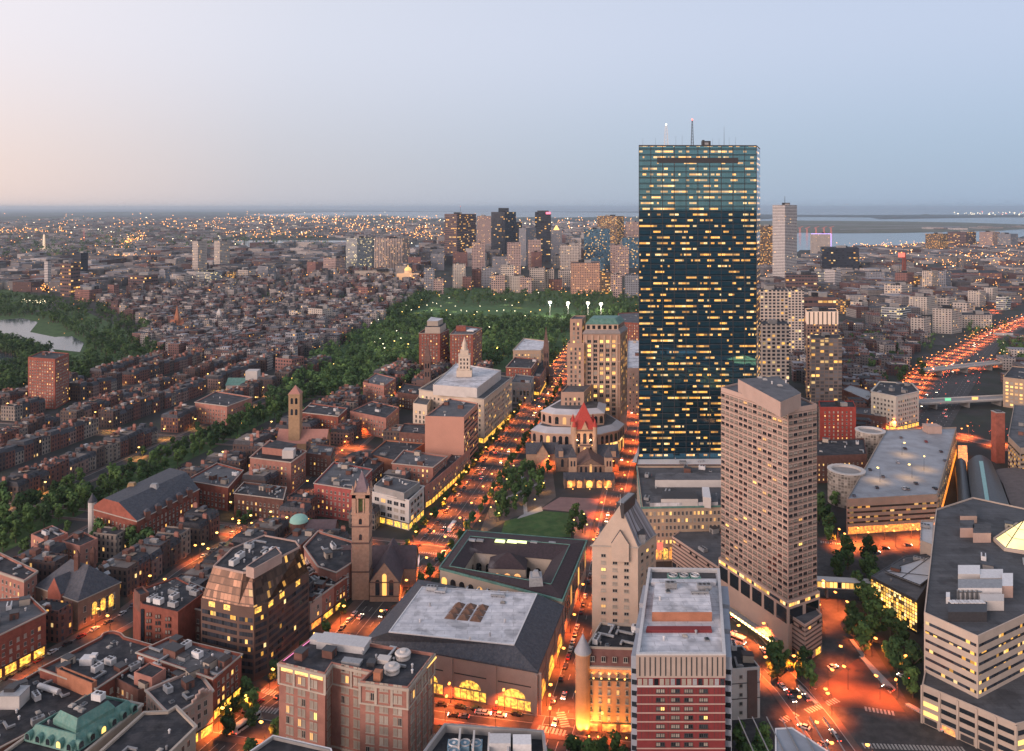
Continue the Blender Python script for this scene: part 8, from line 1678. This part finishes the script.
SPR = [(930, 396, 975, 362, 60, 6, 8), (976, 395, 985, 372, 16, 2, 4), (900, 438, 1000, 444, 24, 14, 3), (958, 214.2, 1040, 214.6, 10, 16, .3), (80, 262, 100, 262, 8, 4, 1)]
lights('distant_street_lights', SPO, emit('far_sodium', (1, .38, .08), 3.8), 'thousands of orange street lights out to the horizon', 31)
lights('distant_white_lights', SPW, emit('far_white', (1, .82, .5), 4.0), 'scattered pale lights across the far city', 32)
lights('distant_tail_lights', SPR, emit('far_red', (1, .10, .04), 3.5), 'red tail lights on the expressway', 33)
# ================================================================== cars and buses
GLC = mat('car_glass', (.02, .022, .025), .1, .1, 1, spec=.8); TYRE = mat('tyre', (.02, .02, .02), .9, .1, 1); HL = emit('headlight', (1, .85, .6), 14); TL = emit('taillight', (1, .05, .02), 6); TLo = mat('taillight_off', (.25, .02, .02), .4, .1, 1)
def car_proto(col, lit, name='car', L_=4.5, W_=1.8, H_=1.45, bus=False):
    root = empty(name, (0, 0, -600)); pm = mat('paint_' + '_'.join(str(int(c * 100)) for c in col), col, .3, .04, 1, spec=.6)
    def prof(pr, hw, m, nm):
        b = MB(); n = len(pr)
        for i in range(n): p, q = pr[i], pr[(i + 1) % n]; b.quad([(-hw, p[0], p[1]), (-hw, q[0], q[1]), (hw, q[0], q[1]), (hw, p[0], p[1])])
        b.quad([(hw, p[0], p[1]) for p in pr]); b.quad([(-hw, p[0], p[1]) for p in pr[::-1]]); return b.build(nm, m, root)
    if bus:
        prof([(-L_ / 2, .35), (L_ / 2, .35), (L_ / 2, 2.9), (L_ / 2 - .3, 3.1), (-L_ / 2 + .3, 3.1), (-L_ / 2, 2.9)], W_ / 2, pm, 'body')
        b = MB(); b.box((0, 0, 1.35), (W_ + .06, L_ - .8, 1.1)); b.build('window', GLC, root); b = MB(); b.box((0, 1, 3.1), (1.6, 3, .35)); b.build('roof_unit', METALW, root)
    else:
        h = H_; prof([(-L_ / 2, .35), (-L_ / 2, .8), (-L_ / 2 + .35, .93), (-L_ * .22, .98), (L_ * .20, .98), (L_ / 2 - .2, .82), (L_ / 2, .62), (L_ / 2, .3)], W_ / 2, pm, 'body')
        b = MB(); y0, y1, t0, t1 = -L_ * .40, L_ * .20, -L_ * .26, L_ * .06
        b.loft([(-W_ * .47, y0), (W_ * .47, y0), (W_ * .47, y1), (-W_ * .47, y1)], .95, [(-W_ * .38, t0), (W_ * .38, t0), (W_ * .38, t1), (-W_ * .38, t1)], h); b.build('window', GLC, root); b = MB(); b.box((0, (t0 + t1) / 2, h - .02), (W_ * .78, t1 - t0 + .12, .06)); b.build('roof', pm, root)
    for sx_ in (-1, 1):
        for f in (-.31, .31): b = MB(); b.tube((sx_ * (W_ / 2 - .22), L_ * f, .33), (sx_ * (W_ / 2 + .02), L_ * f, .33), .34, .34, 10); b.build('wheel', TYRE, root)
        b = MB(); b.box((sx_ * W_ * .34, L_ / 2, .55), (.42, .12, .24), bottom=True); b.build('headlight', HL if lit else METALW, root)
        b = MB(); b.box((sx_ * W_ * .36, -L_ / 2, .68), (.38, .12, .22), bottom=True); b.build('taillight', TL if lit else TLo, root)
    return root
CC = [((.55, .55, .56), 'silver'), ((.03, .03, .035), 'black'), ((.65, .65, .63), 'white'), ((.12, .14, .18), 'dark blue'), ((.30, .04, .03), 'red'), ((.16, .16, .16), 'grey')]
PK_ = [(car_proto(c, False), n) for c, n in CC]; DR_ = [(car_proto(c, True), n) for c, n in CC[:4] + [((.62, .60, .55), 'pale')]]
BUSP = car_proto((.62, .62, .60), True, 'bus', 12, 2.5, 3.1, True)
def put_car(x, y, a, pr, label, group, z=.05):
    o = copy_tree(pr); o.location = (x, y, z); o.rotation_euler = (0, 0, a - math.pi / 2); tagit(o, label, 'car' if pr is not BUSP else 'bus', group); return o
def park(pts, d, step, place, p=.75, rev=False):
    q = dens(off(dens(pts, 6), d), 2); acc = 0
    for i in range(1, len(q)):
        acc += (q[i] - q[i - 1]).length
        if acc < step: continue
        acc = 0
        if rng.random() > p or not seen(q[i].x, q[i].y, 0, 0, 0) or occupied(q[i].x, q[i].y, 1.0): continue
        t = (q[i] - q[i - 1]).normalized(); pr, n = rng.choice(PK_); put_car(q[i].x, q[i].y, math.atan2(t.y, t.x) + (math.pi if rev else 0), pr, f'{n} car parked {place}', f'cars parked {place}')
def drive(pts, d, n, place, rev=False, grp=None):
    q = dens(off(dens(pts, 6), d), 2)
    for _ in range(n):
        i = rng.randrange(1, len(q)); 
        if not seen(q[i].x, q[i].y, 0, 0, 0): continue
        t = (q[i] - q[i - 1]).normalized(); pr, nm_ = rng.choice(DR_); put_car(q[i].x, q[i].y, math.atan2(t.y, t.x) + (math.pi if rev else 0), pr, f'{nm_} car driving {place}', f'cars driving {place}')
park(BOYL[2:10], 8.9, 6.3, 'along the left kerb of the avenue'); park(BOYL[3:8], -8.9, 6.6, 'along the right kerb of the avenue', .5)
park(STJ[1:6], 5.0, 6.2, 'beside the library wall'); park(STJ[1:6], -5.0, 6.4, 'opposite the library wall'); park(NEWB[1:6], 4.6, 6.6, 'along the lit side street', .6)
park(BLAG[:4], 3.8, 6.5, 'in front of the library annex', .7)
drive(BOYL[:11], 1.6, 7, 'up the avenue'); drive(BOYL[:11], 4.8, 7, 'up the avenue'); drive(BOYL[:11], -4.8, 8, 'down the avenue', True); drive(BLAG, 1.8, 4, 'past the library annex'); drive(BLAG, -1.8, 3, 'past the library annex', True)
drive(STJ, 1.6, 9, 'on the narrow orange street', True); drive(HUN, 3, 5, 'below the slab hotel', True); drive(HUN, -3, 4, 'below the slab hotel'); drive(STU, 1, 4, 'in front of the garage'); drive(NEWB, 0, 9, 'along the lit side street'); drive(EXE, 1.5, 4, 'on the first cross street')
for d in (-16, -12.5, -9): drive(HW, d, 11, 'toward the camera on the expressway', False)
for d in (9, 12.5, 16): drive(HW, d, 11, 'away from the camera on the expressway', True)
for x, y, a, n in ((858, 623, -1.1, 1), (903, 678, 2.2, 4), (793, 692, .2, 1), (833, 668, .3, 4), (937, 727, -.7, 2), (948, 733, -.7, 0), (824, 745, .4, 3), (804, 728, 2.5, 2), (888, 690, 2.2, 1), (885, 549, 0, 1), (908, 546, 0, 3), (876, 553, .1, 5)):
    c = P(x, y); put_car(c.x, c.y, a, DR_[n % 5][0], f'{DR_[n % 5][1]} car near the traffic island', 'cars near the traffic island')
for x, y, a in ((452, 529, R(78)), (247, 726, R(60)), (733, 640, R(-42))): c = P(x, y); put_car(c.x, c.y, a, BUSP, {452: 'long white bus crossing the avenue junction beyond the library', 247: 'bus stopped on the avenue left of the brick hotel', 733: 'white bus standing below the slab hotel canopy'}[x], None)
for i, (x, y, a, n) in enumerate(((901, 438, 0, 5), (905, 449, .1, 1), (926, 442, 0, 4), (941, 452, 0, 1), (870, 470, 0, 1), (883, 477, 0, 5), (877, 488, 0, 1), (916, 484, .1, 1), (945, 461, 0, 3), (935, 489, .3, 1), (904, 489, 0, 0), (908, 489.5, 0, 5), (854, 496, 0, 3), (898, 463, 0, 0))):
    c = P(x, y, 21.1); put_car(c.x, c.y, a + R(75), PK_[n][0], f'{PK_[n][1]} car parked on the garage roof deck', 'cars on the garage roof', 21.15)
for x, y in ((228, 528), (240, 530), (236, 541), (250, 536), (222, 545), (244, 545), (232, 534)): c = P(x, y); pr, n = rng.choice(PK_); put_car(c.x, c.y, rng.choice((0, 1.4)), pr, f'{n} car in the small grey green parking lot', 'cars in the parking lot', .2)
for pr, _ in PK_ + DR_ + [(BUSP, '')]:
    for ch in list(pr.children): bpy.data.objects.remove(ch)
    bpy.data.objects.remove(pr)
# deck lamps on the garage
for i, (x, y) in enumerate(((902, 455), (924, 470), (880, 482), (912, 478))): c = P(x, y, 21.1); o = lamp(c.x, c.y, 'y', 1500, i, 'slim lamp standing on the garage roof deck', 'lamps on the garage roof'); o.location.z = 21.1
# rotating smoke: a wisp of steam over the library courtyard
sm = bpy.data.materials.new('steam'); sm.use_nodes = True; n_ = sm.node_tree; n_.nodes.clear(); oo = n_.nodes.new('ShaderNodeOutputMaterial'); vv = n_.nodes.new('ShaderNodeVolumePrincipled'); vv.inputs['Density'].default_value = .02; vv.inputs['Color'].default_value = (.9, .9, .92, 1); n_.links.new(vv.outputs[0], oo.inputs['Volume']); mr_ = n_.nodes.new('ShaderNodeMapRange'); mr_.inputs[1].default_value = .45; mr_.inputs[2].default_value = .7; mr_.inputs[4].default_value = .06
class _S: node_tree = n_
n_.links.new(_noise(n_, .25, 4), mr_.inputs[0]); n_.links.new(mr_.outputs[0], vv.inputs['Density'])
c = P(497, 583, 22); b = MB(); pr = []
for k, (dx, z, r_) in enumerate(((0, 0, 1.2), (-1, 4, 2.2), (-3, 8, 3.2), (-7, 12, 3.6), (-12, 15, 2.6), (-17, 17, .6))): pr.append([(dx + r_ * math.cos(a * .785), r_ * .8 * math.sin(a * .785), z) for a in range(8)])
for p0, p1 in zip(pr, pr[1:]):
    for i in range(8): j = (i + 1) % 8; b.quad([p0[i], p0[j], p1[j], p1[i]])
b.quad(pr[0][::-1]); b.quad(pr[-1]); o = b.build('steam', sm, None, (c.x, c.y, 22.8), smooth=True); tagit(o, 'pale wisp of steam drifting off the library roofs', 'steam', None, 'stuff')
print('objects', len(bpy.data.objects), 'meshes', len(bpy.data.meshes))
